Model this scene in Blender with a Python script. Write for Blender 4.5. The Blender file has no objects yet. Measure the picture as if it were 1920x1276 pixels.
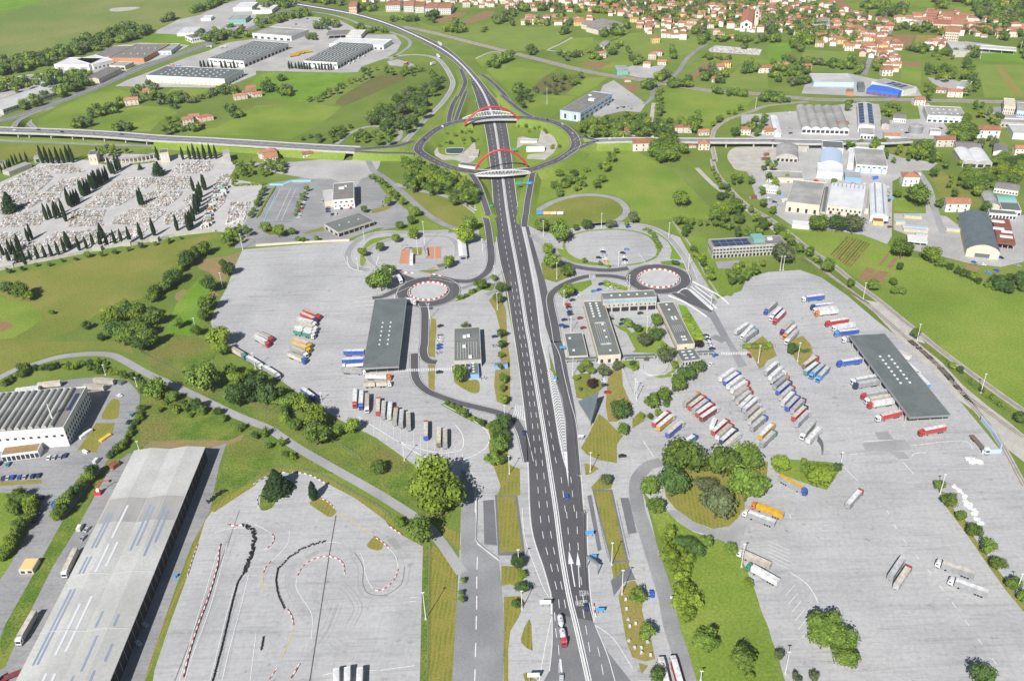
import bpy,math,random
from mathutils import Vector,Matrix,noise as mnoise
from mathutils.geometry import tessellate_polygon
R=random.Random(11)
SC=bpy.context.scene
COL=SC.collection
rad=math.radians

# ---------------------------------------------------------------- camera
FPX,PITCH,ROLL,CAMH=1677.5,rad(31.34),rad(-2.0),308.0
_f=Vector((0,math.cos(PITCH),-math.sin(PITCH)))
_r0=Vector((1,0,0));_u0=_r0.cross(_f)
_r=_r0*math.cos(ROLL)+_u0*math.sin(ROLL)
_u=-_r0*math.sin(ROLL)+_u0*math.cos(ROLL)
cam_d=bpy.data.cameras.new('camera');cam=bpy.data.objects.new('camera',cam_d);COL.objects.link(cam)
cam_d.sensor_fit='HORIZONTAL';cam_d.sensor_width=36.0;cam_d.lens=36.0*FPX/1920.0
cam_d.clip_start=1.0;cam_d.clip_end=20000.0
cam.matrix_world=Matrix(((_r.x,_u.x,-_f.x,0),(_r.y,_u.y,-_f.y,0),(_r.z,_u.z,-_f.z,CAMH),(0,0,0,1)))
SC.camera=cam

# ---------------------------------------------------------------- world, sun, exposure
SUN_EL,SUN_AZ=rad(40.5),rad(23.0)          # shadows fall away from the camera, 23 degrees to the right
w=bpy.data.worlds.new('World');SC.world=w;w.use_nodes=True
nt=w.node_tree;bg=nt.nodes['Background']
sky=nt.nodes.new('ShaderNodeTexSky');sky.sky_type='NISHITA';sky.sun_disc=False
sky.sun_elevation=SUN_EL;sky.sun_rotation=SUN_AZ+math.pi
sky.air_density=1.0;sky.dust_density=0.6;sky.altitude=100
nt.links.new(sky.outputs[0],bg.inputs[0]);bg.inputs[1].default_value=0.05
sd=bpy.data.lights.new('sun','SUN');sd.energy=5.0;sd.angle=rad(0.5);sd.color=(1.0,0.975,0.94)
sun=bpy.data.objects.new('sun',sd);COL.objects.link(sun)
_sdir=Vector((math.sin(SUN_AZ)*math.cos(SUN_EL),math.cos(SUN_AZ)*math.cos(SUN_EL),-math.sin(SUN_EL)))
sun.rotation_euler=_sdir.to_track_quat('-Z','Y').to_euler()
sun.location=(0,0,900)
vs=SC.view_settings;vs.view_transform='Standard';vs.look='None';vs.exposure=0.32;vs.gamma=1.0
vs.use_curve_mapping=False
SC.render.engine='CYCLES'
SC.cycles.max_bounces=4;SC.cycles.diffuse_bounces=2;SC.cycles.glossy_bounces=2
SC.cycles.transmission_bounces=2;SC.cycles.transparent_max_bounces=4

# ---------------------------------------------------------------- photo pixel -> place on the ground (or on a level z)
S4=3.9875
TILE={}
for _i,_ch in enumerate('ABCDEFGHIJKLMNOP'):
    TILE[_ch]=(480*(_i%4),(0,320,640,956)[_i//4],S4)
TILE.update(Z=(0,0,1),q=(760,170,5.3167),r=(1200,540,6.38),s=(1340,620,5.3167),t=(1200,680,6.3786),
            u=(400,560,6.38),v=(0,260,5.3167),w=(240,260,5.8),x=(1050,530,6.38))
def P(s):
    out=[];tl=TILE['Z']
    for tok in s.split():
        if tok in TILE:tl=TILE[tok]
        else:
            a,b=tok.split(',')
            out.append((tl[0]+float(a)/tl[2],tl[1]+float(b)/tl[2]))
    return out
def W(p,z=0.0):
    d=_f*FPX+_r*(p[0]-960)-_u*(p[1]-638)
    t=(z-CAMH)/d.z
    return Vector((d.x*t,d.y*t,z))
def WS(s,z=0.0):return[W(p,z)for p in P(s)]
def proj(v):
    q=Vector(v)-Vector((0,0,CAMH));d=q.dot(_f)
    return(960+FPX*q.dot(_r)/d,638-FPX*q.dot(_u)/d)
def mpp(p):                                    # metres per photo pixel across the view
    a=W(p);b=W((p[0]+1,p[1]));return(b-a).length

# ---------------------------------------------------------------- names, labels
def ordw(n):
    ws='first second third fourth fifth sixth seventh eighth ninth tenth eleventh twelfth thirteenth fourteenth fifteenth sixteenth seventeenth eighteenth nineteenth twentieth'.split()
    if n<20:return ws[n]
    n+=1
    return '%d%s'%(n,'th' if 10<n%100<14 else{1:'st',2:'nd',3:'rd'}.get(n%10,'th'))
def tag(o,label=None,cat=None,group=None,kind=None):
    if label:o['label']=label
    if cat:o['category']=cat
    if group:o['group']=group
    if kind:o['kind']=kind
    return o
def order(things,desc,how='from the left',key=None):
    things=sorted(things,key=key or(lambda o:proj(o.matrix_basis.translation)[0]))
    for i,o in enumerate(things):
        o['label']=desc if len(things)==1 else '%s, %s %s'%(desc,ordw(i),how)

# ---------------------------------------------------------------- materials
MATS={}
def lin(h):
    return tuple((c/255/12.92 if c/255<=0.04045 else((c/255+0.055)/1.055)**2.4)for c in h)+(1.0,)
def _new(name,rough,spec,metal=0.0):
    m=bpy.data.materials.new(name);m.use_nodes=True;MATS[name]=m
    b=m.node_tree.nodes['Principled BSDF']
    b.inputs['Roughness'].default_value=rough;b.inputs['Metallic'].default_value=metal
    b.inputs['Specular IOR Level'].default_value=spec
    return m,m.node_tree.nodes,m.node_tree.links,b
def _c(c):return tuple(c)+(1.0,)if len(c)==3 else c
def mat(name,c1,c2=None,scale=0.3,c3=None,scale3=0.02,rough=0.8,spec=0.25,metal=0.0,fine=0.0,fscale=3.0,
        stretch=None,objrand=0.0,island=0.0,bump=0.0,wave=None,worn=None,lo=0.38,hi=0.62):
    m,N,L,b=_new(name,rough,spec,metal)
    tc=N.new('ShaderNodeTexCoord');src=tc.outputs['Object']
    if stretch:
        mp=N.new('ShaderNodeMapping');mp.inputs['Rotation'].default_value=(0,0,stretch[2]);mp.inputs['Scale'].default_value=(stretch[0],stretch[1],1)
        L.new(src,mp.inputs[0]);ssrc=mp.outputs[0]
    else:ssrc=src
    def noise(s,v,det=4):
        n=N.new('ShaderNodeTexNoise');n.inputs['Scale'].default_value=s;n.inputs['Detail'].default_value=det
        L.new(v,n.inputs['Vector']);return n.outputs['Fac']
    def ramp(fac,a,bb):
        r=N.new('ShaderNodeMapRange');r.inputs[1].default_value=a;r.inputs[2].default_value=bb
        L.new(fac,r.inputs[0]);return r.outputs[0]
    def mix(f,a,bb,mode='MIX'):
        x=N.new('ShaderNodeMix');x.data_type='RGBA';x.blend_type=mode
        if isinstance(f,float):x.inputs[0].default_value=f
        else:L.new(f,x.inputs[0])
        for v,i in((a,6),(bb,7)):
            if isinstance(v,tuple):x.inputs[i].default_value=v
            else:L.new(v,x.inputs[i])
        return x.outputs[2]
    col=_c(c1)
    if c2:col=mix(ramp(noise(scale,ssrc),lo,hi),col,_c(c2))
    if c3:col=mix(ramp(noise(scale3,src,6),0.45,0.68),col,_c(c3))
    if wave:
        wv=N.new('ShaderNodeTexWave');wv.inputs['Scale'].default_value=wave[0];wv.inputs['Distortion'].default_value=1.2
        wv.inputs['Detail'].default_value=1;mp2=N.new('ShaderNodeMapping');mp2.inputs['Rotation'].default_value=(0,0,wave[1])
        L.new(src,mp2.inputs[0]);L.new(mp2.outputs[0],wv.inputs[0])
        col=mix(wv.outputs['Fac'],col,_c(wave[2]))
    def bright(fac,amt,col):
        g=N.new('ShaderNodeMapRange');g.inputs[3].default_value=1-amt;g.inputs[4].default_value=1+amt
        L.new(fac,g.inputs[0])
        cb=N.new('ShaderNodeCombineXYZ')
        for i in range(3):L.new(g.outputs[0],cb.inputs[i])
        return mix(1.0,col,cb.outputs[0],'MULTIPLY')
    if worn:                                   # paving wear: joints, tyre streaks, oil spots
        def mapped(rot,sx,sy):
            mp3=N.new('ShaderNodeMapping');mp3.inputs['Rotation'].default_value=(0,0,rot);mp3.inputs['Scale'].default_value=(sx,sy,1);L.new(src,mp3.inputs[0]);return mp3.outputs[0]
        def dark(fac,amt):
            nonlocal col
            g=N.new('ShaderNodeMapRange');g.inputs[3].default_value=1;g.inputs[4].default_value=1-amt;L.new(fac,g.inputs[0])
            cb=N.new('ShaderNodeCombineXYZ')
            for i in range(3):L.new(g.outputs[0],cb.inputs[i])
            col=mix(1.0,col,cb.outputs[0],'MULTIPLY')
        for rot,sx,sy,a,bb,amt in((worn[0],.05,1.1,.56,.72,.15),(worn[0]+.55,.04,.9,.58,.74,.14),(worn[0]-.45,.03,.6,.58,.72,.12),(worn[0]+.15,.02,.25,.53,.68,.12)):
            dark(ramp(noise(1.0,mapped(rot,sx,sy),3),a,bb),amt)
        dark(ramp(noise(.22,src,5),.63,.74),.30);dark(ramp(noise(.9,src,2),.70,.78),.30)
        bk=N.new('ShaderNodeTexBrick');bk.inputs['Scale'].default_value=1.0/worn[1];bk.inputs['Mortar Size'].default_value=.006;bk.inputs['Mortar Smooth'].default_value=.3;bk.offset=0
        for i,v in((1,(0,0,0,1)),(2,(0,0,0,1)),(3,(1,1,1,1))):bk.inputs[i].default_value=v
        L.new(mapped(worn[0],1,1),bk.inputs[0]);dark(bk.outputs['Color'],.09)
    if fine:col=bright(ramp(noise(fscale,src,3),0.3,0.7),fine,col)
    if objrand:
        oi=N.new('ShaderNodeObjectInfo');col=bright(oi.outputs['Random'],objrand,col)
    if island:
        ge=N.new('ShaderNodeNewGeometry');col=bright(ge.outputs['Random Per Island'],island,col)
    if isinstance(col,tuple):b.inputs['Base Color'].default_value=col
    else:L.new(col,b.inputs['Base Color'])
    if bump:
        bp=N.new('ShaderNodeBump');bp.inputs['Strength'].default_value=bump;bp.inputs['Distance'].default_value=0.3
        L.new(noise(fscale,src,3),bp.inputs['Height']);L.new(bp.outputs[0],b.inputs['Normal'])
    return m
mat('ground_grass',(.15,.215,.040),(.20,.25,.056),.03,(.125,.18,.036),.006,.95,.05,fine=.2,fscale=.9,bump=.4)
mat('meadow',(.178,.268,.038),(.245,.295,.060),.035,(.145,.22,.034),.014,.95,.05,fine=.22,fscale=.8,bump=.4,lo=.3,hi=.7)
mat('meadow_dry',(.19,.22,.042),(.265,.245,.070),.03,(.145,.195,.036),.012,.95,.05,fine=.22,fscale=.8,bump=.4,lo=.3,hi=.7)
mat('meadow_bright',(.15,.275,.030),(.20,.305,.046),.04,(.13,.235,.028),.012,.95,.05,fine=.2,fscale=.7,bump=.4)
mat('meadow_rows',(.165,.26,.036),(.215,.285,.052),.05,(.14,.22,.034),.02,.95,.05,fine=.18,fscale=.7,wave=(.045,rad(68),(.215,.26,.07)))
mat('airfield_grass',(.19,.235,.068),(.24,.26,.088),.012,(.15,.22,.054),.005,.95,.05,fine=.12,fscale=.2)
mat('rough_grass',(.10,.172,.026),(.175,.225,.044),.09,(.195,.185,.055),.025,.95,.05,fine=.36,fscale=.9,bump=.8)
mat('mown_grass',(.165,.20,.028),(.255,.235,.05),.12,None,.02,.95,.05,fine=.2,fscale=1.2,wave=(.16,rad(4),(.27,.235,.065)))
mat('dry_grass',(.30,.24,.08),(.24,.23,.06),.15,None,.02,.95,.05,fine=.18,fscale=1.0)
mat('bare_earth',(.33,.21,.12),(.27,.20,.10),.15,(.24,.22,.09),.05,.95,.05,fine=.15,fscale=1)
mat('ploughed_earth',(.31,.185,.11),(.25,.16,.08),.2,None,.1,.95,.05,fine=.15,fscale=.5,wave=(.12,rad(60),(.27,.18,.09)))
mat('scrub_earth',(.17,.15,.06),(.13,.15,.045),.06,None,.1,.95,.05,fine=.2,fscale=.6)
mat('gravel',(.50,.47,.42),(.42,.40,.36),.12,None,.1,.9,.1,fine=.15,fscale=1.5)
mat('cemetery_path',(.52,.505,.485),(.46,.445,.425),.1,None,.1,.9,.1,fine=.1,fscale=1.0)
mat('concrete_apron',(.44,.436,.434),(.470,.466,.462),.05,(.385,.382,.384),.022,.85,.2,fine=.09,fscale=.55,stretch=(1.2,.3,rad(12)),worn=(rad(102),24))
mat('concrete_track',(.44,.437,.435),(.470,.467,.462),.05,(.39,.388,.39),.03,.85,.2,fine=.08,fscale=.5,stretch=(1.2,.3,rad(8)),worn=(rad(96),30))
mat('concrete_light',(.50,.50,.495),(.45,.45,.45),.15,None,.1,.85,.2,fine=.1,fscale=1.5)
mat('yard_grey',(.30,.298,.30),(.345,.342,.342),.05,(.26,.26,.265),.02,.88,.2,fine=.1,fscale=.6,worn=(rad(40),18))
mat('yard_pale',(.41,.40,.385),(.47,.46,.44),.06,(.36,.35,.34),.02,.9,.2,fine=.12,fscale=.6)
mat('asphalt_new',(.098,.095,.102),(.118,.114,.120),.12,(.086,.083,.091),.02,.8,.25,fine=.10,fscale=1.2,stretch=(1.5,.1,rad(6)))
mat('asphalt_patch',(.155,.155,.165),(.18,.18,.19),.12,None,.02,.85,.25,fine=.08,fscale=1.2)
mat('asphalt_old',(.26,.26,.265),(.31,.31,.312),.08,(.225,.225,.235),.025,.85,.25,fine=.10,fscale=1.0)
mat('asphalt_mid',(.175,.175,.182),(.205,.205,.212),.12,None,.02,.85,.25,fine=.08,fscale=1.2)
mat('grave_bed',(.38,.36,.335),(.30,.29,.27),.3,None,.1,.9,.1,fine=.15,fscale=1.0)
mat('asphalt_pale',(.33,.325,.325),(.385,.38,.375),.08,(.29,.29,.29),.025,.85,.2,fine=.08,fscale=1.0)
mat('rail_ballast',(.46,.43,.39),(.38,.35,.31),.2,None,.02,.95,.1,fine=.2,fscale=2)
mat('rail_steel',(.16,.10,.075),rough=.6,metal=.3)
mat('paint_white',(.80,.80,.79),(.66,.66,.65),.8,rough=.6)
mat('paint_yellow',(.72,.50,.08),rough=.6)
mat('barrier_white',(.78,.78,.77),(.68,.68,.67),.5,rough=.6)
mat('barrier_red',(.55,.10,.085),(.45,.09,.08),.8,rough=.6)
mat('concrete_wall',(.50,.48,.43),(.42,.40,.36),.3,rough=.9,fine=.08,fscale=.8)
mat('steel_grey',(.42,.43,.44),rough=.45,metal=.5)
mat('pole_white',(.72,.72,.72),rough=.5)
mat('rubber',(.02,.02,.022),(.045,.045,.045),3,rough=.85)
mat('dark_void',(.03,.03,.035),rough=.9)
mat('glass_dark',(.035,.045,.06),rough=.12,spec=.6)
mat('glass_blue',(.22,.42,.52),rough=.15,spec=.6)
mat('tyre_mark',(.375,.373,.372),(.41,.408,.405),.5,rough=.85)
mat('roof_slate',(.125,.145,.145),(.155,.172,.17),.1,None,.05,.8,.2,fine=.08,fscale=.8)
mat('roof_felt',(.165,.180,.165),(.205,.215,.20),.1,(.14,.15,.14),.05,.9,.15,fine=.1,fscale=.7)
mat('roof_brown',(.20,.19,.18),(.24,.225,.21),.15,None,.05,.9,.15,fine=.1,fscale=.8)
mat('roof_cement',(.40,.39,.37),(.33,.325,.31),.12,(.28,.275,.265),.05,.9,.1,fine=.12,fscale=1.2)
mat('roof_pale',(.53,.53,.50),(.47,.47,.445),.07,(.42,.415,.39),.03,.85,.15,fine=.08,fscale=.8)
mat('roof_white',(.72,.72,.72),(.62,.62,.62),.1,rough=.6,fine=.06,fscale=1)
mat('roof_darkmetal',(.12,.145,.16),(.15,.175,.185),.2,None,.05,.5,.4,fine=.06,fscale=1)
mat('roof_greenish',(.20,.40,.36),rough=.7)
mat('roof_rust',(.27,.10,.065),(.22,.085,.06),.3,rough=.8,fine=.12)
mat('roof_blue',(.05,.17,.62),rough=.55)
mat('solar_glass',(.025,.045,.11),(.04,.07,.16),1.0,rough=.2,spec=.6)
mat('skylight',(.24,.285,.39),(.31,.35,.45),.6,rough=.3,spec=.5)
mat('skylight_white',(.70,.71,.73),rough=.4)
mat('wall_white',(.72,.72,.70),(.64,.64,.62),.15,rough=.8)
mat('wall_cream',(.66,.60,.48),(.60,.54,.42),.2,rough=.85)
mat('wall_house',(.74,.71,.65),(.62,.56,.47),.05,rough=.85,objrand=.14)
mat('wall_yellow',(.72,.53,.22),rough=.85,objrand=.1)
mat('wall_pink',(.70,.47,.36),rough=.85,objrand=.1)
mat('wall_blue',(.25,.42,.66),rough=.7)
mat('wall_metalblue',(.46,.56,.70),rough=.5,spec=.4)
mat('terracotta',(.42,.185,.105),(.35,.16,.095),.3,(.27,.155,.11),.15,.85,.1,fine=.18,fscale=2.0,objrand=.28)
mat('bark',(.13,.10,.075),(.09,.07,.05),2.0,rough=.95)
mat('leaf',(.102,.165,.024),(.145,.212,.034),.25,None,.1,.75,.2,objrand=.30,island=.34)
mat('leaf_dark',(.056,.104,.024),(.082,.136,.03),.3,None,.1,.75,.2,objrand=.22,island=.34)
mat('leaf_light',(.158,.228,.022),(.20,.268,.032),.3,None,.1,.75,.2,objrand=.18,island=.3)
mat('leaf_grey',(.098,.122,.052),(.128,.152,.066),.3,None,.1,.8,.2,objrand=.2,island=.3)
mat('leaf_purple',(.045,.020,.028),rough=.8,island=.3)
mat('needle',(.024,.050,.018),(.036,.066,.021),.4,None,.1,.8,.15,objrand=.2,island=.38)
mat('pond_water',(.05,.085,.075),rough=.08,spec=.6)
mat('pool_blue',(.30,.62,.74),rough=.5)
mat('arch_red',(.62,.035,.045),rough=.4,spec=.4)
mat('sign_green',(.03,.36,.20),rough=.5)
mat('sign_blue',(.06,.32,.70),rough=.5)
mat('marble',(.54,.53,.515),rough=.5,spec=.4,island=.45)
mat('brick_red',(.46,.20,.13),(.40,.17,.11),.5,rough=.9)
mat('brick_orange',(.52,.25,.14),rough=.9)
PAINT={}
for _n,_cc in dict(white=(.80,.80,.79),cream=(.68,.62,.52),grey=(.36,.37,.38),pale_grey=(.56,.56,.56),red=(.55,.035,.035),
                   blue=(.025,.10,.52),light_blue=(.10,.32,.66),navy=(.02,.035,.12),teal=(.06,.30,.34),green=(.05,.30,.20),
                   yellow=(.74,.42,.02),orange=(.78,.22,.025),purple=(.10,.03,.14),black=(.018,.018,.022),silver=(.48,.49,.51),
                   brown=(.22,.15,.10),beige=(.52,.47,.39),lilac=(.44,.42,.55),dark_red=(.28,.03,.035)).items():
    PAINT[_n]=mat('paint_'+_n+'_body',_cc,tuple(v*.7+.03 for v in _cc),.35,tuple(v*.55+.06 for v in _cc),.5,rough=.5,spec=.35,fine=.12,fscale=1.5)

# ---------------------------------------------------------------- mesh helpers
def mesh(name,vs,fs,m=None,smooth=False):
    me=bpy.data.meshes.new(name);me.from_pydata([tuple(v)for v in vs],[],fs)
    me.materials.append(MATS[m]if isinstance(m,str)else m)
    if smooth:
        for p in me.polygons:p.use_smooth=True
    me.update();return me
def obj(name,me,parent=None,m=None,loc=(0,0,0),rz=0.0,scale=None):
    o=bpy.data.objects.new(name,me);COL.objects.link(o)
    if parent is not None:o.parent=parent
    o.location=loc
    if rz:o.rotation_euler=(0,0,rz)
    if scale:o.scale=scale if hasattr(scale,'__len__')else(scale,)*3
    if m is not None:
        mm=MATS[m]if isinstance(m,str)else m
        s=o.material_slots[0];s.link='OBJECT';s.material=mm
    return o
def empty(name,loc,rz=0.0,scale=None):
    o=bpy.data.objects.new(name,None);COL.objects.link(o);o.location=loc;o.rotation_euler=(0,0,rz)
    o.empty_display_size=1
    if scale:o.scale=(scale,)*3
    return o
class MB:
    def __init__(s):s.v=[];s.f=[]
    def box(s,x0,x1,y0,y1,z0,z1,bottom=True):
        n=len(s.v)
        s.v+=[(x0,y0,z0),(x1,y0,z0),(x1,y1,z0),(x0,y1,z0),(x0,y0,z1),(x1,y0,z1),(x1,y1,z1),(x0,y1,z1)]
        s.f+=[(n+4,n+5,n+6,n+7),(n,n+1,n+5,n+4),(n+1,n+2,n+6,n+5),(n+2,n+3,n+7,n+6),(n+3,n,n+4,n+7)]
        if bottom:s.f.append((n+3,n+2,n+1,n))
        return s
    def quad(s,a,b,c,d):
        n=len(s.v);s.v+=[a,b,c,d];s.f.append((n,n+1,n+2,n+3));return s
    def tube(s,a,b,r0,r1,k=6,cap=True):
        a=Vector(a);b=Vector(b);d=(b-a).normalized()
        t=d.cross(Vector((0,0,1))if abs(d.z)<.9 else Vector((1,0,0))).normalized();q=d.cross(t)
        n=len(s.v)
        for c,rr in((a,r0),(b,r1)):
            for i in range(k):
                an=2*math.pi*i/k;s.v.append(tuple(c+t*math.cos(an)*rr+q*math.sin(an)*rr))
        for i in range(k):
            j=(i+1)%k;s.f.append((n+i,n+k+i,n+k+j,n+j))
        if cap:s.f+=[tuple(n+i for i in range(k)),tuple(n+2*k-1-i for i in range(k))]
        return s
    def prism(s,prof,y0,y1):             # side profile (x,z), extruded across y
        n=len(s.v);k=len(prof)
        s.v+=[(x,y0,z)for x,z in prof]+[(x,y1,z)for x,z in prof]
        for i in range(k):
            j=(i+1)%k;s.f.append((n+i,n+j,n+k+j,n+k+i))
        s.f+=[tuple(n+k-1-i for i in range(k)),tuple(n+k+i for i in range(k))]
        return s
    def me(s,name,m=None,smooth=False):return mesh(name,s.v,s.f,m,smooth)
def boxme(name,x,y,z,m=None,base=True):return MB().box(-x/2,x/2,-y/2,y/2,0 if base else-z/2,z if base else z/2).me(name,m)
UNIT={}
def unit(m=None):
    if m not in UNIT:UNIT[m]=boxme('unit_box',1,1,1,m)
    return UNIT[m]

def smooth(pts,k=6,closed=False):
    if len(pts)<3:return list(pts)
    out=[];n=len(pts)
    rng=range(n if closed else n-1)
    for i in rng:
        g=(lambda j:pts[j%n])if closed else(lambda j:pts[min(max(j,0),n-1)])
        p0,p1,p2,p3=g(i-1),g(i),g(i+1),g(i+2)
        for a in range(k):
            t=a/k
            out.append(0.5*((2*p1)+(p2-p0)*t+(2*p0-5*p1+4*p2-p3)*t*t+(3*p1-p0-3*p2+p3)*t**3))
    if not closed:out.append(pts[-1].copy())
    return out
def flat(name,pts,m,kind='structure',label=None,parent=None,cat=None):
    tris=tessellate_polygon([pts])
    fs=[]
    for t in tris:
        a,b,c=(pts[i]for i in t)
        fs.append(tuple(t)if(b-a).cross(c-a).z>0 else(t[0],t[2],t[1]))
    o=obj(name,mesh(name,pts,fs,m),parent)
    if parent is None:tag(o,label,cat,None,kind)
    return o
def area(name,s,z,m,curve=False,label=None,parent=None):
    pts=WS(s,0)
    if curve:pts=smooth(pts,5,True)
    for p in pts:p.z=z
    return flat(name,pts,m,label=label,parent=parent)
def offset(pts,d,closed=False):
    out=[];n=len(pts)
    for i in range(n):
        a=pts[(i-1)%n]if closed or i>0 else pts[i];b=pts[(i+1)%n]if closed or i<n-1 else pts[i]
        t=(b-a);t.z=0;t.normalize()
        out.append(pts[i]+Vector((-t.y,t.x,0))*d)
    return out
def strip_verts(pts,wd,mb,closed=False,dz=0.0,off=0.0):
    a=offset(pts,off+wd/2,closed);b=offset(pts,off-wd/2,closed);n=len(mb.v);k=len(pts)
    for p,q in zip(a,b):mb.v+=[(p.x,p.y,p.z+dz),(q.x,q.y,q.z+dz)]
    for i in range(k if closed else k-1):
        j=(i+1)%k;mb.f.append((n+2*i,n+2*i+1,n+2*j+1,n+2*j))
def resample(pts,step,closed=False):
    ps=list(pts)+([pts[0]]if closed else[])
    out=[ps[0].copy()];acc=0.0
    for a,b in zip(ps,ps[1:]):
        L=(b-a).length
        if L<1e-6:continue
        d=step-acc
        while d<=L:
            out.append(a.lerp(b,d/L));d+=step
        acc=(acc+L)%step
    return out
def dashes(pts,wd,on,off_,mb,dz=0.0,side=0.0):
    if side:pts=offset(pts,side)
    rs=resample(pts,1.0);per=int(on+off_);i=0
    while i+int(on)<len(rs):
        strip_verts(rs[i:i+int(on)+1],wd,mb,dz=dz);i+=per
def road(name,s,wd,m,z=0.12,lines=None,label=None,zs=None,k=6):
    """ribbon road; lines: list of (side offset in m, kind) with kind 'solid' or 'dash'"""
    pts=smooth(WS(s,0),k)if isinstance(s,str)else s
    for p in pts:p.z=z+.02
    mb=MB();strip_verts(pts,wd,mb)
    o=obj(name,mb.me(name,m));tag(o,label,None,None,'structure')
    if lines:
        lm=MB()
        for sd_,kd in lines:
            if kd=='solid':strip_verts(offset(pts,sd_),.30,lm,dz=.03)
            else:dashes(pts,.28,4,6,lm,.03,sd_)
        obj('road_markings',lm.me('road_markings','paint_white'),o)
    return o
EDGE2=lambda wd:[(wd/2-.5,'solid'),(-wd/2+.5,'solid')]
# ================================================================ GROUND
flat('ground',[Vector((-6000,-1500,0)),Vector((6000,-1500,0)),Vector((6000,9000,0)),Vector((-6000,9000,0))],'ground_grass')
_fz=[0.02]
def field(name,s,m,curve=False):
    _fz[0]+=0.0006
    return area(name,s,_fz[0],m,curve)
# --- far fields
field('airfield','Z -400,-60 430,-60 432,2 415,8 380,22 340,37 300,50 255,68 200,80 150,92 100,105 40,110 -20,112 -400,150','airfield_grass')
field('field','A -300,-40 360,-10 200,50 0,105 -300,190','meadow_bright')
field('bare_patch','A 815,78 850,62 940,54 1030,54 1040,62 960,80 860,88','gravel',True)
field('field','A 990,320 1140,260 1420,268 1440,310 1400,335 1100,325','meadow_bright')
field('field','A 290,890 500,780 700,700 860,660 1000,700 900,770 700,860 620,900 650,990 280,970','meadow')
field('field','A 700,900 830,830 1050,790 1250,800 1330,850 1200,900 1120,985 700,970','meadow')
field('field','A 1130,750 1300,660 1550,665 1640,670 1480,780 1300,720','meadow')
field('field','B -120,690 60,540 300,545 700,545 760,555 660,600 500,690 350,760 250,760 100,740','meadow_bright')
field('field','B -300,960 0,790 300,770 640,800 560,870 420,960 260,1040 -100,1010 -480,1010 -600,950','meadow')
field('scrub_field','B 610,745 860,590 1000,555 1130,570 1060,620 900,690 720,770 640,790','scrub_earth',True)
field('field','B 830,100 1000,75 1480,80 1450,115 1280,130 1080,130 860,110','meadow_rows')
field('ploughed_field','B 1335,150 1500,95 1580,95 1540,130 1390,178','ploughed_earth')
field('ploughed_field','B 1500,195 1700,85 1780,85 1790,120 1640,165 1540,195','ploughed_earth')
field('field','B 1200,160 1330,200 1400,230 1560,215 1914,190 1914,380 1560,285 1250,205','meadow_rows')
field('field','B 1640,440 1770,385 1900,410 1720,480 1690,500','meadow')
field('field','B 1720,520 1914,460 C 0,440 340,510 200,600 90,690 0,700 B 1850,640','meadow')
field('field','C -150,210 440,200 440,260 280,370 200,375 0,385 -150,300','meadow_rows')
field('field','C 300,370 450,285 610,280 600,330 540,370 440,395','meadow')
field('field','C 700,360 740,310 880,250 1100,240 1200,300 1440,270 1460,320 1340,400 1240,420 820,400','meadow_rows')
field('field','C 640,525 820,420 1020,410 940,470 780,550','meadow')
field('ploughed_field','C 490,480 640,460 720,480 640,520','ploughed_earth')
field('ploughed_field','C 1310,610 1400,500 1430,470 1540,480 1480,520 1400,560 1340,625','ploughed_earth')
field('field','C 1440,400 1640,420 1914,440 1914,470 1600,470 1420,455','meadow')
field('field','C 1570,640 1700,500 1914,500 1914,660 1700,665','meadow_rows')
field('field','C 1130,690 1180,660 1400,680 1800,740 1760,790 1600,880 1480,950 1390,945 1130,880','meadow')
field('field','C 400,700 560,580 720,575 640,640 500,720','meadow')
field('scrub_field','C 130,680 260,560 540,560 420,690 300,700','scrub_earth')
field('field','C 100,790 200,710 480,720 300,870 140,850','meadow')
field('ploughed_field','C 780,640 860,625 960,650 900,690 770,680','ploughed_earth',True)
field('field','D 0,330 180,320 170,430 30,480 0,500','meadow_bright')
field('field','D 230,450 280,370 600,390 610,440 580,520 350,500','meadow_rows')
field('field','D 930,260 1100,260 1060,350 980,340','ploughed_earth')
field('field','D 1110,260 1310,270 1320,330 1180,320 1140,380 990,360 1090,330','dry_grass')
field('field','D 1000,430 1140,440 1150,510 1140,640 1000,600 990,520','meadow')
field('ploughed_field','D 1005,455 1140,465 1140,500 1005,495','ploughed_earth')
field('field','D 1540,360 1860,370 1920,470 1590,460','meadow_bright')
field('field','D 1530,480 1900,490 2100,500 2100,720 1620,730 1590,600','meadow_rows')
field('field','D 1690,485 1740,485 1900,700 1840,715','dry_grass')
field('field','D 420,0 1240,0 1230,60 1040,90 700,80 560,40','meadow')
field('ploughed_field','D 480,0 560,0 650,80 560,75','ploughed_earth')
field('field','D 1340,40 1560,60 1580,110 1440,110','meadow')
# --- middle
field('meadow_field','G 190,60 420,-90 600,-200 900,-160 1210,0 1480,270 1510,330 1480,360 1210,360 900,380 880,250 760,180 560,165 330,200 190,250','meadow')
field('meadow_field','F 1140,190 1280,170 1430,200 1550,260 1610,330 1620,380 1560,420 1440,430 1360,380 1240,300','meadow_dry',True)
field('meadow_field','G 210,300 340,220 530,195 700,205 800,250 820,300 780,350 700,375 500,390 300,390 200,350','meadow_dry',True)
field('meadow_field','E -200,830 0,790 400,720 800,620 1130,560 1620,470 1640,500 1430,560 1330,740 1200,850 1050,960 850,1000 700,1090 560,1190 300,1276 -200,1276','meadow_dry')
field('meadow_field','E -100,920 0,950 200,990 320,1060 310,1120 200,1190 100,1250 -100,1270','meadow')
field('bare_patch','E -60,1120 60,1130 110,1160 20,1200 -60,1210','ploughed_earth')
field('bare_patch','E 1480,720 1540,660 1700,640 1800,610 1780,680 1700,800 1660,850 1580,770','bare_earth',True)
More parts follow.
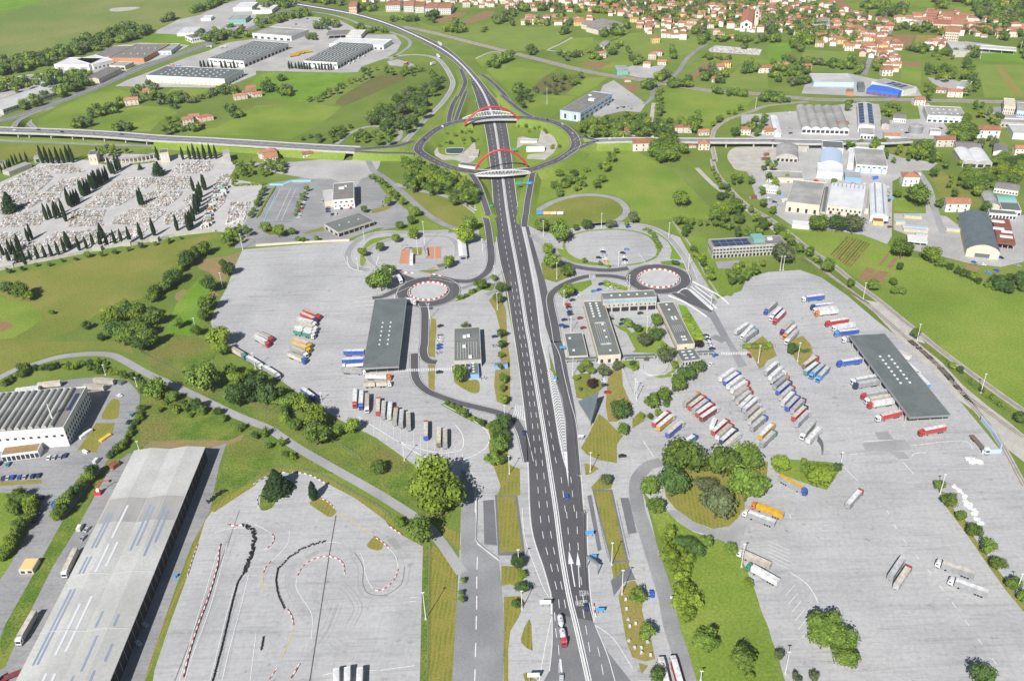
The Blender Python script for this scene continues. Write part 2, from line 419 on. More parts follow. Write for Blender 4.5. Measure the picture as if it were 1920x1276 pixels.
field('bare_patch','E 1310,930 1360,890 1400,900 1400,960 1330,975','bare_earth',True)
field('bare_patch','E 1560,915 1610,905 1640,930 1600,950','bare_earth',True)
field('meadow_field','E 1310,1010 1350,960 1440,850 1520,780 1590,900 1510,960 1500,1140 1420,1240 1230,1276 1250,1200 1280,1100','meadow_bright')
field('meadow_field','I 0,0 980,0 1000,90 850,60 640,60 420,90 230,150 0,240 -200,300 -200,0','meadow_dry')
field('slope_grass','I 1060,80 1300,-60 1640,0 1600,150 1700,250 1914,330 J 230,350 420,470 660,610 800,690 1190,940 1500,1100 1500,1200 N 1400,180 1040,110 J 1060,1230 600,930 320,780 110,640 0,590 I 1700,500 1400,360 1150,230','rough_grass')
field('slope_grass','I 1050,780 1040,640 1060,430 1240,370 1450,430 1700,560 1914,620 J 0,640 300,810 600,990 340,960 0,1000 I 1914,1010 1560,1250 1640,1010 1700,800 1520,740','rough_grass')
field('bare_patch','I 1060,780 1100,745 1300,740 1500,735 1700,740 1780,710 1830,690 1800,740 1680,780 1640,790 1400,790 1080,800','bare_earth')
field('verge_grass','I 640,1276 760,900 880,870 960,880 900,960 820,1060 720,1180 M 620,60 540,240 440,420 300,640 150,880 20,1080 0,1000 60,800 120,600 200,400 330,200 430,60','rough_grass')
field('verge_grass','M 1560,0 1600,0 1480,250 1400,500 1260,820 1100,1276 1010,1276 1160,1000 1340,560 1460,220','mown_grass')
field('meadow_field','H 150,400 700,470 900,560 1050,640 1250,680 1480,760 1700,880 1914,930 2100,1000 2300,1150 L 2300,620 1914,560 1830,500 1600,330 1250,0 H 1180,1276 1000,1100 830,960 700,830 480,690 360,600 150,450','meadow')
field('vineyard_soil','H 460,630 580,495 770,545 620,740','dry_grass')
field('garden_plot','H 820,710 900,620 970,650 910,740','meadow')
field('bare_patch','H 670,800 740,720 810,735 740,830','ploughed_earth')
field('bare_patch','H 750,820 820,745 910,755 860,835','ploughed_earth')
field('bare_patch','H 820,705 890,620 910,630 840,715','ploughed_earth')
field('bare_patch','H 885,720 945,645 970,655 925,740','ploughed_earth')
field('field','H 930,190 1170,220 1170,300 1110,320 940,300','meadow')
field('garden_plot','H 1190,20 1300,0 1600,260 1500,280 1300,200','meadow_dry')
field('bare_patch','H 1480,700 1590,720 1570,760 1480,730','bare_earth')
field('field','D 870,1110 1060,1080 1080,1170 1000,1175 880,1150','meadow_dry')
field('verge_grass','v -100,90 560,60 980,90 940,140 800,170 600,160 380,160 200,210 -100,240','meadow_dry')
field('verge_grass','v -100,0 1450,0 1480,50 900,70 -100,20','meadow')

# --- paved ground
_yz=[0.075]
def yard(name,s,m,curve=False):
    _yz[0]+=0.001
    return area(name,s,_yz[0],m,curve)
yard('cemetery_ground','Z -60,360 0,342 60,315 85,300 165,300 200,288 300,290 430,292 445,305 430,335 492,345 487,372 478,400 462,428 445,437 E 1610,455 1480,470 1300,492 1190,522 1130,528 980,562 920,562 740,592 560,632 440,657 200,702 0,747 -60,767','cemetery_path')
yard('truck_park_ground','Z 455,468 560,459 655,452 700,441 760,435 840,437 905,428 915,440 928,436 935,480 945,530 955,590 965,640 973,700 982,760 988,800 991,900 940,900 905,880 870,905 800,885 778,872 740,845 705,820 645,791 600,765 560,738 530,715 480,682 450,660 430,648 400,618 395,605 405,575 425,540 440,500','concrete_apron')
yard('apron_ground','Z 866,905 880,868 960,810 1010,780 1060,700 1200,780 1196,870 1205,920 1222,980 1240,1060 1256,1130 1272,1200 1295,1276 1305,1330 845,1330 850,1250 856,1150 860,1060 863,1000','concrete_apron')
yard('plaza_ground','Z 985,420 1005,430 1040,440 1080,425 1160,418 1230,428 1275,445 1300,490 1330,540 1345,560 1390,545 1400,522 1440,510 1500,506 1540,520 1590,555 1640,598 1700,645 1750,695 1800,752 1850,812 1900,875 1935,930 1980,1000 1990,1330 1490,1330 1470,1270 1458,1225 1436,1172 1414,1101 1384,1031 1350,1010 1300,1010 1240,960 1205,920 1196,870 1120,820 1090,800 1060,760 1030,660 1010,560 995,480','concrete_apron')
yard('kart_track_ground','Z 278,1330 290,1255 320,1165 351,1081 371,1020 385,975 400,955 440,922 480,905 507,891 530,886 568,887 600,897 625,912 660,930 713,962 728,984 756,1004 793,1024 790,1150 786,1330','concrete_track')
yard('factory_yard','Z -80,760 0,742 60,722 140,710 190,706 240,713 262,738 262,775 240,822 200,865 160,920 118,975 85,1035 55,1090 10,1170 -20,1250 -80,1330','yard_grey')
yard('warehouse_yard','Z 395,840 425,830 412,870 400,925 395,955 360,1020 330,1100 285,1230 255,1330 -60,1330 -40,1276 10,1250 40,1180 100,1060 150,980 205,880 240,850','yard_grey')
yard('office_yard','Z 497,345 560,335 600,320 650,318 700,330 720,360 765,395 770,420 700,435 655,450 500,460 440,466 445,440 460,415 472,392','yard_grey')
yard('underpass_ground','B -60,1220 300,1210 500,1190 700,1200 830,1170 940,1170 920,1250 F 900,0 850,40 790,60 740,130 560,60 400,60 160,20 B 100,1276','yard_pale')
yard('factory_yard','A 340,530 480,480 620,430 700,410 880,340 1050,320 1320,330 1420,340 1300,400 1230,430 1000,500 900,560 740,610 640,590 430,560','yard_pale')
yard('factory_yard','A 1210,210 1330,150 1500,110 1700,20 1800,0 1914,0 1914,190 1700,260 1440,290 1420,265 1140,250','yard_pale')
yard('factory_yard','A -200,680 0,620 200,560 420,560 450,650 300,720 100,800 0,880 -200,960','yard_pale')
yard('depot_yard','A 950,600 1060,560 1240,490 1400,430 1560,380 1700,320 1914,290 B 0,300 100,200 290,130 450,130 620,150 720,200 800,260 1040,260 1090,320 1050,390 960,440 790,500 760,540 640,545 0,530 A 1914,560 1670,660 860,645','yard_pale')
yard('depot_yard','B 980,460 1060,445 1180,480 1190,505 1000,490','yard_pale')
yard('depot_yard','C 600,830 680,640 760,600 900,700 980,760 1000,780 960,840 840,830 700,860 620,900','yard_pale')
yard('depot_yard','C 780,540 900,490 1040,500 1160,480 1060,590 940,580','yard_pale')
yard('small_cemetery_ground','C 1470,370 1520,340 1870,370 1850,415 1480,390','cemetery_path')
yard('depot_yard','D 280,620 330,550 600,550 740,580 1120,660 1150,720 700,720 250,700','yard_pale')
yard('factory_yard','D -200,860 230,830 560,780 690,770 830,780 850,900 1140,890 1120,790 1200,770 1400,1040 1060,1040 880,1060 0,1060 -200,1000','yard_pale')
yard('factory_yard','D 0,1110 60,1080 300,1060 880,1140 1000,1180 1270,1220 1200,1276 H 1100,0 930,80 925,490 890,550 710,480 320,420 180,410 60,330 -90,200 -150,20 -230,-80','yard_pale')
yard('timber_yard','H 940,320 1180,320 1180,200 1240,330 1330,340 1440,420 1740,350 1914,330 1914,680 1740,720 1490,690 1300,640 1060,590 1040,480 940,440','yard_pale')
yard('factory_yard','D 1190,580 1400,600 1500,640 1420,730 1360,700 1230,620','yard_pale')
yard('factory_yard','D 1600,860 1640,800 1914,800 2050,830 2050,930 1700,930','yard_grey')
yard('gravel_lot','C 1610,1160 1680,1100 1914,1090 D 60,1090 40,1276 C 1700,1276 1640,1230','gravel',True)
yard('gravel_lot','B 700,240 B 730,255 800,240 790,225','gravel')
yard('stadium_ground','D 1330,330 1480,310 1860,360 1860,390 1480,400 1380,350','yard_pale')

# --- grass islands on paved ground
_iz=[0.108]
def island(name,s,m,curve=False):
    _iz[0]+=0.0003
    return area(name,s,_iz[0],m,curve)
# beside the motorway, west
island('grass_strip','Z 932,931 966,931 979,1032 938,1035','mown_grass')
island('grass_strip','Z 940,1060 978,1062 983,1100 955,1095 940,1098','mown_grass')
island('grass_strip','Z 945,1118 978,1117 983,1130 972,1158 957,1182 953,1215 953,1300 944,1300 944,1180','mown_grass')
island('grass_island','O 65,960 90,880 130,810 145,850 155,1050 110,1030 70,990','mown_grass')
island('grass_island','O 80,1225 110,1210 160,1250 190,1276 100,1276','mown_grass')
# beside the motorway, east
island('grass_strip','Z 1113,920 1145,920 1174,1049 1148,1052','mown_grass')
island('grass_island','O 740,400 850,390 880,370 870,420 760,515','mown_grass')
island('dry_island','O 795,640 830,570 880,530 920,525 940,560 990,640 970,740 990,820 1040,960 1070,1110 1000,1130 900,1100 850,960 820,780','dry_grass')
island('grass_island','O 945,1140 1020,1160 970,1225','mown_grass')
# band between track and service road
island('mown_strip','N 1330,260 1500,430 1500,700 1490,1000 1470,1300 1290,1300 1300,700 1300,300','mown_grass')
island('verge_grass','N 1250,270 1295,270 1290,700 1280,1300 1225,1300 1240,700','rough_grass')
island('verge_grass','N 1410,120 1520,170 1530,300 1400,190','mown_grass')
island('grass_island','N 830,260 860,220 900,195 950,250 940,290 905,300 850,285','mown_grass',True)
island('grass_island','J 400,1210 440,1180 500,1180 560,1215 600,1270 N 600,20 550,50 480,10','mown_grass',True)
island('grass_island','J 30,1180 60,1080 140,1020 260,1040 290,1080 230,1130 170,1160 120,1240 40,1260','rough_grass',True)
island('mown_strip','I 1560,1250 1700,1150 1914,1040 J 0,1010 150,945 330,955 450,985 600,1060 930,1250 N 1090,140 1000,100 J 700,1140 560,1070 480,1015 360,970 200,970 110,985 0,1050 I 1914,1070 1600,1276','mown_grass')
# service area, west
island('dry_strip','J 1285,170 1340,170 1335,370 1290,350','dry_grass')
island('dry_strip','F 1310,1100 1345,1110 1350,1180 1340,1276 J 1340,120 1290,110 F 1290,1276','dry_grass')
island('grass_island','J 1480,290 1580,290 1660,290 1670,370 1620,385 1530,340','mown_grass',True)
island('verge_grass','F 1740,970 1800,900 1830,940 1870,1040 1880,1276 J 1900,150 1900,480 1800,450 1780,330 1790,200 1830,180 1830,0 F 1830,1200 1790,1050','dry_grass')
island('verge_grass','J 1740,600 1860,570 1900,640 1880,900 1914,930 K 60,950 60,1150 J 1800,1150 1830,1080 1780,940 1740,800','mown_grass')
island('verge_grass','F 1480,980 1640,880 1720,850 1800,840 1780,900 1690,890 1560,960','rough_grass')
island('verge_grass','J 1380,470 1440,440 1560,520 1760,620 1740,660 1560,570','rough_grass')
island('grass_island','F 790,600 850,520 960,495 1060,495 950,545 860,590 810,700 780,700','meadow',True)
island('grass_island','F 680,515 900,430 960,425 900,460 780,500 700,520','meadow')
island('grass_island','F 910,460 1200,380 1260,370 1440,440 1420,460 1150,460','meadow')
island('grass_island','F 1160,575 1240,575 1240,630 1180,635','meadow_dry')
island('grass_island','F 1210,750 1330,725 1400,745 1300,765','meadow_dry')
island('grass_island','F 860,290 1000,260 1020,270 960,300 870,320','mown_grass')
island('grass_island','F 40,450 150,440 300,440 290,470 100,480','rough_grass')
island('grass_island','F 340,470 500,420 520,445 380,470','meadow_dry')
# plaza, east
island('grass_island','G 340,590 380,590 500,660 700,700 640,710 480,690 380,650','meadow',True)
island('grass_island','G 215,690 330,690 470,760 420,800 330,835 240,810 225,740','meadow_dry')
island('grass_island','G 430,850 590,815 600,850 520,905 450,900','meadow')
island('grass_island','G 680,830 860,880 860,895 740,880 660,850','meadow')
island('grass_island','G 1000,430 1080,470 1180,540 1280,650 1270,665 1180,660 1195,590 1150,500 1060,450','meadow_bright')
island('grass_island','G 1110,680 1200,670 1310,700 1310,745 1220,710 1120,700','meadow')
island('grass_island','G 1070,490 1090,500 1120,590 1090,630 1080,560','rough_grass')
island('grass_bank','G 1200,390 1330,490 1440,500 1480,560 1520,660 1600,700 1900,690 1700,870 1640,940 1540,920 1420,780 1330,600','meadow')
island('office_court','G 1520,680 1700,670 1690,730 1540,730','yard_grey')
island('grass_bank','G 1240,1000 1300,1010 1400,1170 1440,1240 1380,1276 1330,1276 1280,1110','meadow_bright')
island('garden_lawn','x 640,500 780,520 860,600 1000,520 1100,540 1240,700 1400,830 1200,850 860,830 900,800 800,600 720,560','meadow')
island('garden_lawn','x 160,1120 260,1080 360,1090 420,1276 180,1276','meadow_dry')
island('garden_lawn','K 470,330 560,270 650,280 700,330 620,400 530,430 480,420','meadow_dry')
island('mown_lawn','K 715,280 760,200 820,210 830,330 905,500 880,520 780,600 720,600 700,480','dry_grass')
island('mown_lawn','K 515,795 570,700 600,640 650,540 690,570 760,640 830,705 785,770 785,910 650,885 560,845','mown_grass')
island('garden_lawn','x 750,930 940,930 960,1000 840,1030 760,990','meadow')
island('plaza_paving','x 880,1050 1000,960 1290,980 1260,1100 1040,1130 930,1276 900,1276','concrete_light')
island('garden_lawn','x 1090,1110 1260,1100 1340,1050 1380,950 1420,900 1430,960 1340,1120 1200,1140','meadow')
island('grass_island','K 540,910 600,920 650,950 590,990 550,1000','mown_grass')
island('grass_island','K 590,1090 680,990 760,1040 740,1100 600,1110','mown_grass')
island('grass_island','K 900,580 960,520 1010,560 980,600 900,650','meadow_dry')
island('tree_island','K 1130,1000 1250,880 1500,900 1914,900 1900,1100 1740,1180 1740,1276 O 1620,120 1500,140 1340,80 1230,0 K 1150,1160','mown_grass')
island('path','O 1150,0 1240,0 1350,80 1480,140 1620,130 1690,60 1720,0 1800,0 1700,280 1600,240 1480,190 1340,150 1220,70','asphalt_pale')
island('slope_grass','O 1030,0 1150,0 1230,80 1350,160 1500,210 1600,260 1690,310 1740,430 1810,580 1840,700 1914,870 P 60,1080 50,1150 100,1300 O 1300,1300 1290,1040 1240,900 1200,700 1190,450 1110,200','meadow')
island('grass_island','s 390,110 480,50 540,120 580,150 620,250 520,300 490,360 440,380 400,290 360,220 320,190 330,140','dry_grass')
island('grass_island','s 780,80 880,50 960,140 980,220 920,300 890,360 850,350 780,250 740,200','dry_grass')
island('grass_island','L 20,920 160,880 450,900 570,920 520,990 440,1110 280,1060 60,980','meadow')
island('verge_grass','L 1270,1110 1330,1130 1400,1276 P 1440,0 1540,200 1700,420 1820,580 1914,700 1960,780 1914,760 1780,600 1650,420 1500,200 1350,0 L 1300,1200','meadow_dry')
island('verge_grass','H 160,560 390,740 560,860 770,1000 740,990 560,890 360,760 180,620','rough_grass')
island('verge_grass','L 1110,0 1200,20 1400,180 1640,360 1800,500 1914,590 1914,640 1790,540 1620,420 1400,240','rough_grass')
island('grass_island','I 760,570 830,440 890,440 890,520 870,575','mown_grass',True)
island('grass_island','I 580,810 720,610 860,610 840,680 760,740 720,830','mown_grass')
island('grass_island','I 0,1045 310,1030 310,1060 0,1080','dry_grass')
island('grass_island','I -50,1160 0,1130 200,1130 310,1180 300,1276 M 250,40 180,230 60,430 0,520 -50,560','meadow')
# roundabout interchange interior
island('interchange_green','q 200,600 230,500 330,420 450,370 600,350 750,360 770,480 800,600 810,780 600,760 380,720 260,660','meadow',True)
island('interchange_green','q 1010,310 1250,300 1440,330 1560,390 1630,480 1600,570 1480,660 1300,740 1210,750 1080,640 1040,480','meadow',True)
island('bare_patch','q 1110,580 1120,470 1170,460 1330,490 1370,330 1520,400 1470,430 1520,540 1480,620 1390,690 1210,680 1220,640 1390,620 1400,560 1250,540 1180,540','gravel',False)
island('bare_patch','q 240,510 280,480 320,570 350,630 480,650 560,630 640,560 690,520 700,590 690,690 600,720 480,690 330,690 290,620','gravel',True)
island('verge_grass','q 730,870 830,880 850,1050 850,1276 830,1160 780,1040','meadow_dry')
# ================================================================ ROADS
# motorway: traced edges and median, then lanes laid out between them
ML=smooth(WS('Z 505,3 530,7.5 580,16 630.5,24 680.6,35 731,51 781,73 826,98 856,120 879,148 891,176 898,200 906,225 912,250 918,290 923,339 926.5,390 931,440 939,490 951,540 962,610 970,660 977,710 987.6,800 992,880 995,960 1002,1008 1020,1062 1031,1100 1035,1118 1036,1150'),5)
MM=smooth(WS('Z 512,1 537,5 585,13 632,20.8 681,31 732,47 780,67.5 829,92.5 862.5,118.5 891,151 905,172 913,189 921,210 928,236 935,280 943.5,339 950,390 958,440 967.5,490 977,545 987,610 993.5,645 1003,705 1018.5,800 1031,880 1043,960 1052,1030 1062,1090 1070,1130 1080,1170 1104,1276'),5)
MR=smooth(WS('Z 518,-1 543,2.5 588,10 634,17.6 681.5,28 733,43 779,62 832,87 869,117 903,154 918,174 931,189 940,210 949,236 956,280 963.5,339 968,375 977,420 985,455 994,500 1003,546 1011,620 1015,645 1027.7,698 1043,800 1054,856 1064,886'),5)
def level(pts,z):
    for p in pts:p.z=z
    return pts
ML=level(ML,.14);MM=level(MM,.14);MR=level(MR,.14)
RR=level(smooth(WS('K 300,0 350,100 385,260 430,450 462,560 478,650 497,850 515,1050 535,1276 O 555,0 557,200 570,500 585,680 612,830'),5),.14)   # right edge of the joining slip road
mway_pts=ML+[Vector((p.x,p.y,p.z))for p in reversed(MR+[q for q in RR if q.y<MR[-1].y])]
motorway=flat('motorway',mway_pts,'asphalt_new',label='dark asphalt motorway running straight through the middle')
slip=level(smooth(WS('G 75,330 90,420 130,560 170,700 215,850 240,980 290,1150 330,1276 K 330,0 355,110 375,250 410,430 430,560 445,700 455,850 470,1000'),5),.135)
_mb=MB();strip_verts(slip,7.5,_mb);obj('slip_road',_mb.me('slip_road','asphalt_new'));bpy.data.objects['slip_road']['kind']='structure'
toll=flat('toll_road',level(WS('O 300,650 430,650 575,690 615,840 700,1040 900,1290 620,1340 200,1340 280,1200 300,1000 300,780'),.12),'asphalt_mid')
# grey wedge between motorway and slip road
area('median_wedge','G 60,380 100,420 190,800 230,1020 265,1276 K 265,0 290,200 265,220 215,0 G 215,1276 175,960 110,600',.155,'concrete_light')
# lane lines
lm=MB()
def interp(A,B,t):
    """curve between two traced curves at matching share of distance from the camera (world y)"""
    out=[]
    ys=[p.y for p in B]
    for p in A:
        best=None
        for a,b in zip(B,B[1:]):
            if(a.y-p.y)*(b.y-p.y)<=0 and a.y!=b.y:
                best=a.lerp(b,(p.y-a.y)/(b.y-a.y));break
        if best is None:continue
        out.append(p.lerp(best,t))
    return out
strip_verts(offset(ML,-.5),.4,lm,dz=.03);strip_verts(offset(MR,.5),.4,lm,dz=.03)
strip_verts(offset(RR,.5),.3,lm,dz=.03)
strip_verts(offset(MM,1.0),.45,lm,dz=.03);strip_verts(offset(MM,-1.0),.45,lm,dz=.03)
wl=[p for p in ML if p.y<W((960,520)).y];wu=[p for p in ML if p.y>=W((960,520)).y]
for t_,seg in((.48,wu),(.36,wl),(.68,wl)):dashes(interp(seg,MM,t_),.28,5,6,lm,.03)
er=[p for p in MR if p.y<W((960,500)).y];eu=[p for p in MR if p.y>=W((960,500)).y]
for t_,seg in((.5,eu),(.5,er)):dashes(interp(seg,MM,t_),.28,5,6,lm,.03)
low=[p for p in RR if p.y<MR[-1].y]
for t_ in(.33,.66):dashes(interp(low,MM,t_),.28,5,6,lm,.03)
obj('lane_markings',lm.me('lane_markings','paint_white'),motorway)
# direction arrows and lettering on the carriageway near the toll
ar=MB()
def arrow_px(a,b,w_):
    A=W(P(a)[0],.175);B=W(P(b)[0],.175);d=(B-A);L=d.length;d.normalize();n=Vector((-d.y,d.x,0))
    h=L*.62
    ar.quad(*[tuple(v)for v in(A-n*w_*.1,A-n*w_*-.1,A+d*h+n*w_*.1,A+d*h-n*w_*.1)][::1])
    k=len(ar.v);ar.v+=[tuple(A+d*h-n*w_/2),tuple(A+d*h+n*w_/2),tuple(B)];ar.f.append((k,k+2,k+1))
arrow_px('O 470,570','O 425,300',2.6);arrow_px('O 505,575','O 490,310',2.0)
obj('lane_arrow',ar.me('lane_arrow','paint_white'),motorway)
def ground_text(txt,s,size,m='paint_white',parent=None,z=.18,rot=None):
    cu=bpy.data.curves.new('lettering','FONT');cu.body=txt;cu.size=size;cu.align_x='CENTER';cu.align_y='CENTER'
    tmp=bpy.data.objects.new('lettering',cu);COL.objects.link(tmp)
    bpy.context.view_layer.update()
    me=bpy.data.meshes.new_from_object(tmp);COL.objects.unlink(tmp);bpy.data.objects.remove(tmp)
    me.materials.clear();me.materials.append(MATS[m]);me.name='lettering'
    p=W(P(s)[0],z);o=obj('lettering',me,parent,loc=p)
    o.rotation_euler=(0,0,rot if rot is not None else 0);return o
# lettering read by drivers who come up from the toll
o=ground_text('VIA A34/GORIZIA','O 520,695',3.1,parent=motorway,rot=rad(2));o.scale=(.23,1.5,1)
o=ground_text('DOGANA','O 538,620',3.1,parent=motorway,rot=rad(2));o.scale=(.30,1.5,1)
# toll road lines
tm=MB()
for s in('O 75,-20 95,200 170,420 240,590 285,660','O 300,780 275,890 240,1060 200,1290','O 612,840 640,870 760,960 900,1180','O 300,650 300,780 300,1000 280,1200','O 575,690 615,840 660,950 720,1100 770,1276'):strip_verts(smooth(WS(s,.13),5),.3,tm,dz=.03)
for s in('O 318,760 330,920 350,1050 352,1276','O 405,920 430,1100','O 530,740 545,830 590,1100','O 640,1020 665,1130 685,1250'):dashes(smooth(WS(s,.13),5),.28,5,4,tm,.03)
strip_verts(WS('O 360,1110 378,1276',.13),.8,tm,dz=.03)
obj('lane_markings',tm.me('lane_markings','paint_white'),toll)
# chevrons painted between motorway and slip road, and at the merging ramps
def chevrons(name,sL,sR,n,z=.18,vee=.5):
    A=WS(sL,z);B=WS(sR,z);mb=MB()
    def at(pl,t):
        L=sum((b-a).length for a,b in zip(pl,pl[1:]));d=t*L
        for a,b in zip(pl,pl[1:]):
            l=(b-a).length
            if d<=l:return a.lerp(b,d/max(l,1e-6))
            d-=l
        return pl[-1]
    for i in range(n):
        t0=i/n;t1=t0+.4/n
        a0,a1,b0,b1=at(A,t0),at(A,t1),at(B,t0),at(B,t1);m0=at(A,min(1,t0+vee/n)).lerp(at(B,min(1,t0+vee/n)),.5);m1=at(A,min(1,t1+vee/n)).lerp(at(B,min(1,t1+vee/n)),.5)
        mb.quad(a0,a1,m1,m0);mb.quad(m0,m1,b1,b0)
    strip_verts(A,.3,mb);strip_verts(B,.3,mb)
    return obj(name,mb.me(name,'paint_white'),motorway)
area('chevron_field','K 265,225 300,225 375,420 405,600 415,980 385,870 330,560',.16,'asphalt_old')
chevrons('chevron_markings','K 265,225 300,430 345,660 385,860','K 300,225 360,420 395,600 405,810',30,.19,-.9)
ar2=MB();ar2.v+=[tuple(p)for p in WS('K 385,820 412,820 425,1090',.19)];ar2.f.append((0,2,1));obj('gore_marking',ar2.me('gore_marking','paint_white'),motorway)
chevrons('chevron_markings','K 25,475 95,485','K 0,560 105,592',6,.2,.5)
chevrons('chevron_markings','F 1640,240 1630,285 1700,350','F 1690,235 1705,290 1712,350',9,.2,-.4)
chevrons('chevron_markings','G 30,280 100,370','G 45,260 100,330',8,.2,-.3)
# central reserve barrier: two low concrete walls
def wall_line(name,pts,wd,h,m,z=0.0,label=None,cat=None,parent=None,closed=False,group=None):
    mb=MB();a=offset(pts,wd/2,closed);b=offset(pts,-wd/2,closed);k=len(pts)
    for p,q in zip(a,b):mb.v+=[(p.x,p.y,p.z+z),(q.x,q.y,q.z+z),(q.x,q.y,q.z+z+h),(p.x,p.y,p.z+z+h)]
    for i in range(k if closed else k-1):
        j=(i+1)%k;n,m_=4*i,4*j
        mb.f+=[(n+3,n+2,m_+2,m_+3),(n,n+3,m_+3,m_),(n+2,n+1,m_+1,m_+2)]
    if not closed:mb.f+=[(0,1,2,3),(4*k-1,4*k-2,4*k-3,4*k-4)]
    o=obj(name,mb.me(name,m),parent)
    if parent is None:tag(o,label,cat,group)
    return o
mid=[p.copy()for p in MM]
_m=MB();strip_verts(mid,1.1,_m,dz=.015);obj('median_strip',_m.me('median_strip','concrete_light'),motorway)
wall_line('median_barrier',mid,.5,.85,'barrier_white',0,'long pale concrete barrier along the motorway central reserve','barrier')
def rail(s_or_pts,label,h=.75,side=0.0,group='steel guard rails along the roads'):
    pts=smooth(WS(s_or_pts,0),5)if isinstance(s_or_pts,str)else s_or_pts
    if side:pts=offset(pts,side)
    t=empty('guard_rail',pts[len(pts)//2].copy());o0=t.location.copy()
    tag(t,label,'guard rail',group)
    loc=[p-o0 for p in pts]
    wall_line('rail_beam',loc,.12,.32,'steel_grey',h-.32,parent=t)
    mb=MB()
    for p in resample(loc,8.0):mb.box(p.x-.07,p.x+.07,p.y-.07,p.y+.07,p.z,p.z+h-.1)
    obj('rail_posts',mb.me('rail_posts','steel_grey'),t)['kind']='stuff'
rail([p for p in ML if 380<p.y],'steel guard rail along the west edge of the motorway',side=1.2)
rail([p for p in MR if p.y>640],'steel guard rail along the east edge of the far motorway',side=-1.2)
rail(RR,'steel guard rail along the right edge of the joining slip road',side=-1.3)

# --- interchange ring on its embankment
RZ=6.0
ring=smooth(WS('q 130,590 165,510 290,400 430,335 600,298 850,268 1120,266 1300,278 1500,322 1620,390 1690,480 1685,570 1570,665 1390,742 1240,788 960,812 700,808 500,778 330,718 200,650',RZ),6,True)
RW=10.5
_m=MB();strip_verts(ring,RW,_m,True,dz=.12);ring_o=obj('interchange_ring_road',_m.me('interchange_ring_road','asphalt_new'));tag(ring_o,None,None,None,'structure')
_m=MB();strip_verts(ring,.3,_m,True,dz=.15,off=RW/2-.6);strip_verts(ring,.3,_m,True,dz=.15,off=-RW/2+.6)
dashes(ring+[ring[0]],.25,4,5,_m,.15);obj('road_markings',_m.me('road_markings','paint_white'),ring_o)
def on_bridge(p):
    q=proj((p.x,p.y,RZ));x=(q[0]-760)*5.3167;y=(q[1]-170)*5.3167
    return(640<x<1110 and y<420)or(720<x<1230 and y>700)
def bank(name,pts,half,h,m='meadow',closed=False,skip=None,foot=1.6):
    mb=MB();k=len(pts);ah,bh=offset(pts,half,closed),offset(pts,-half,closed);al,bl=offset(pts,half+h*foot,closed),offset(pts,-half-h*foot,closed)
    for i in range(k):
        t=pts[i].z
        mb.v+=[(al[i].x,al[i].y,.05),(ah[i].x,ah[i].y,t-.02),(bh[i].x,bh[i].y,t-.02),(bl[i].x,bl[i].y,.05)]
    for i in range(k if closed else k-1):
        if skip and(skip(pts[i])or skip(pts[(i+1)%k])):continue
        n,j=4*i,4*((i+1)%k)
        for c in range(3):mb.f.append((n+c,n+c+1,j+c+1,j+c))
    o=obj(name,mb.me(name,m));tag(o,None,None,None,'structure');return o
bank('embankment',ring,RW/2+.6,RZ,'meadow',True,on_bridge)
def parapet_run(pts,side,label):
    pass
# ramps joining the ring: fall from ring level to the ground
def ramp(name,s,wd,z0,z1,m='asphalt_new',lines=True,bankm='meadow',label=None,dz=.17):
    px=P(s);n=len(px)
    pts=[W(p,z0+(z1-z0)*i/(n-1))for i,p in enumerate(px)]
    pts=smooth(pts,6);mb=MB();strip_verts(pts,wd,mb,dz=dz)
    o=obj(name,mb.me(name,m));tag(o,label,None,None,'structure')
    if lines:
        l2=MB()
        for sd_ in(wd/2-.5,-wd/2+.5):strip_verts(pts,.28,l2,dz=dz+.03,off=sd_)
        obj('road_markings',l2.me('road_markings','paint_white'),o)
    if bankm:bank('embankment',pts,wd/2+.4,3.0,bankm)
    return o
ramp('ramp_road','q 640,815 690,880 730,950 770,1060 800,1150 825,1240 F 1700,290 1732,410 1752,560',6.5,5.8,.0)
ramp('ramp_road','q 440,330 440,260 470,150 520,60 B 1510,740 1560,640 1560,590 1530,520',6.5,5.8,.0)
ramp('ramp_road','q 490,320 530,210 570,100 600,20 B 1570,680 1575,600',5.5,5.7,.0)
ramp('ramp_road','q 1300,280 1180,220 1060,130 960,50 B 1914,790 1850,700 1760,610 1690,560',6.5,5.8,.0)
ramp('ramp_road','q 1330,770 1275,820 1255,900 1235,1010 1215,1120 1205,1220 G 100,340 92,420',6.5,5.8,.0)
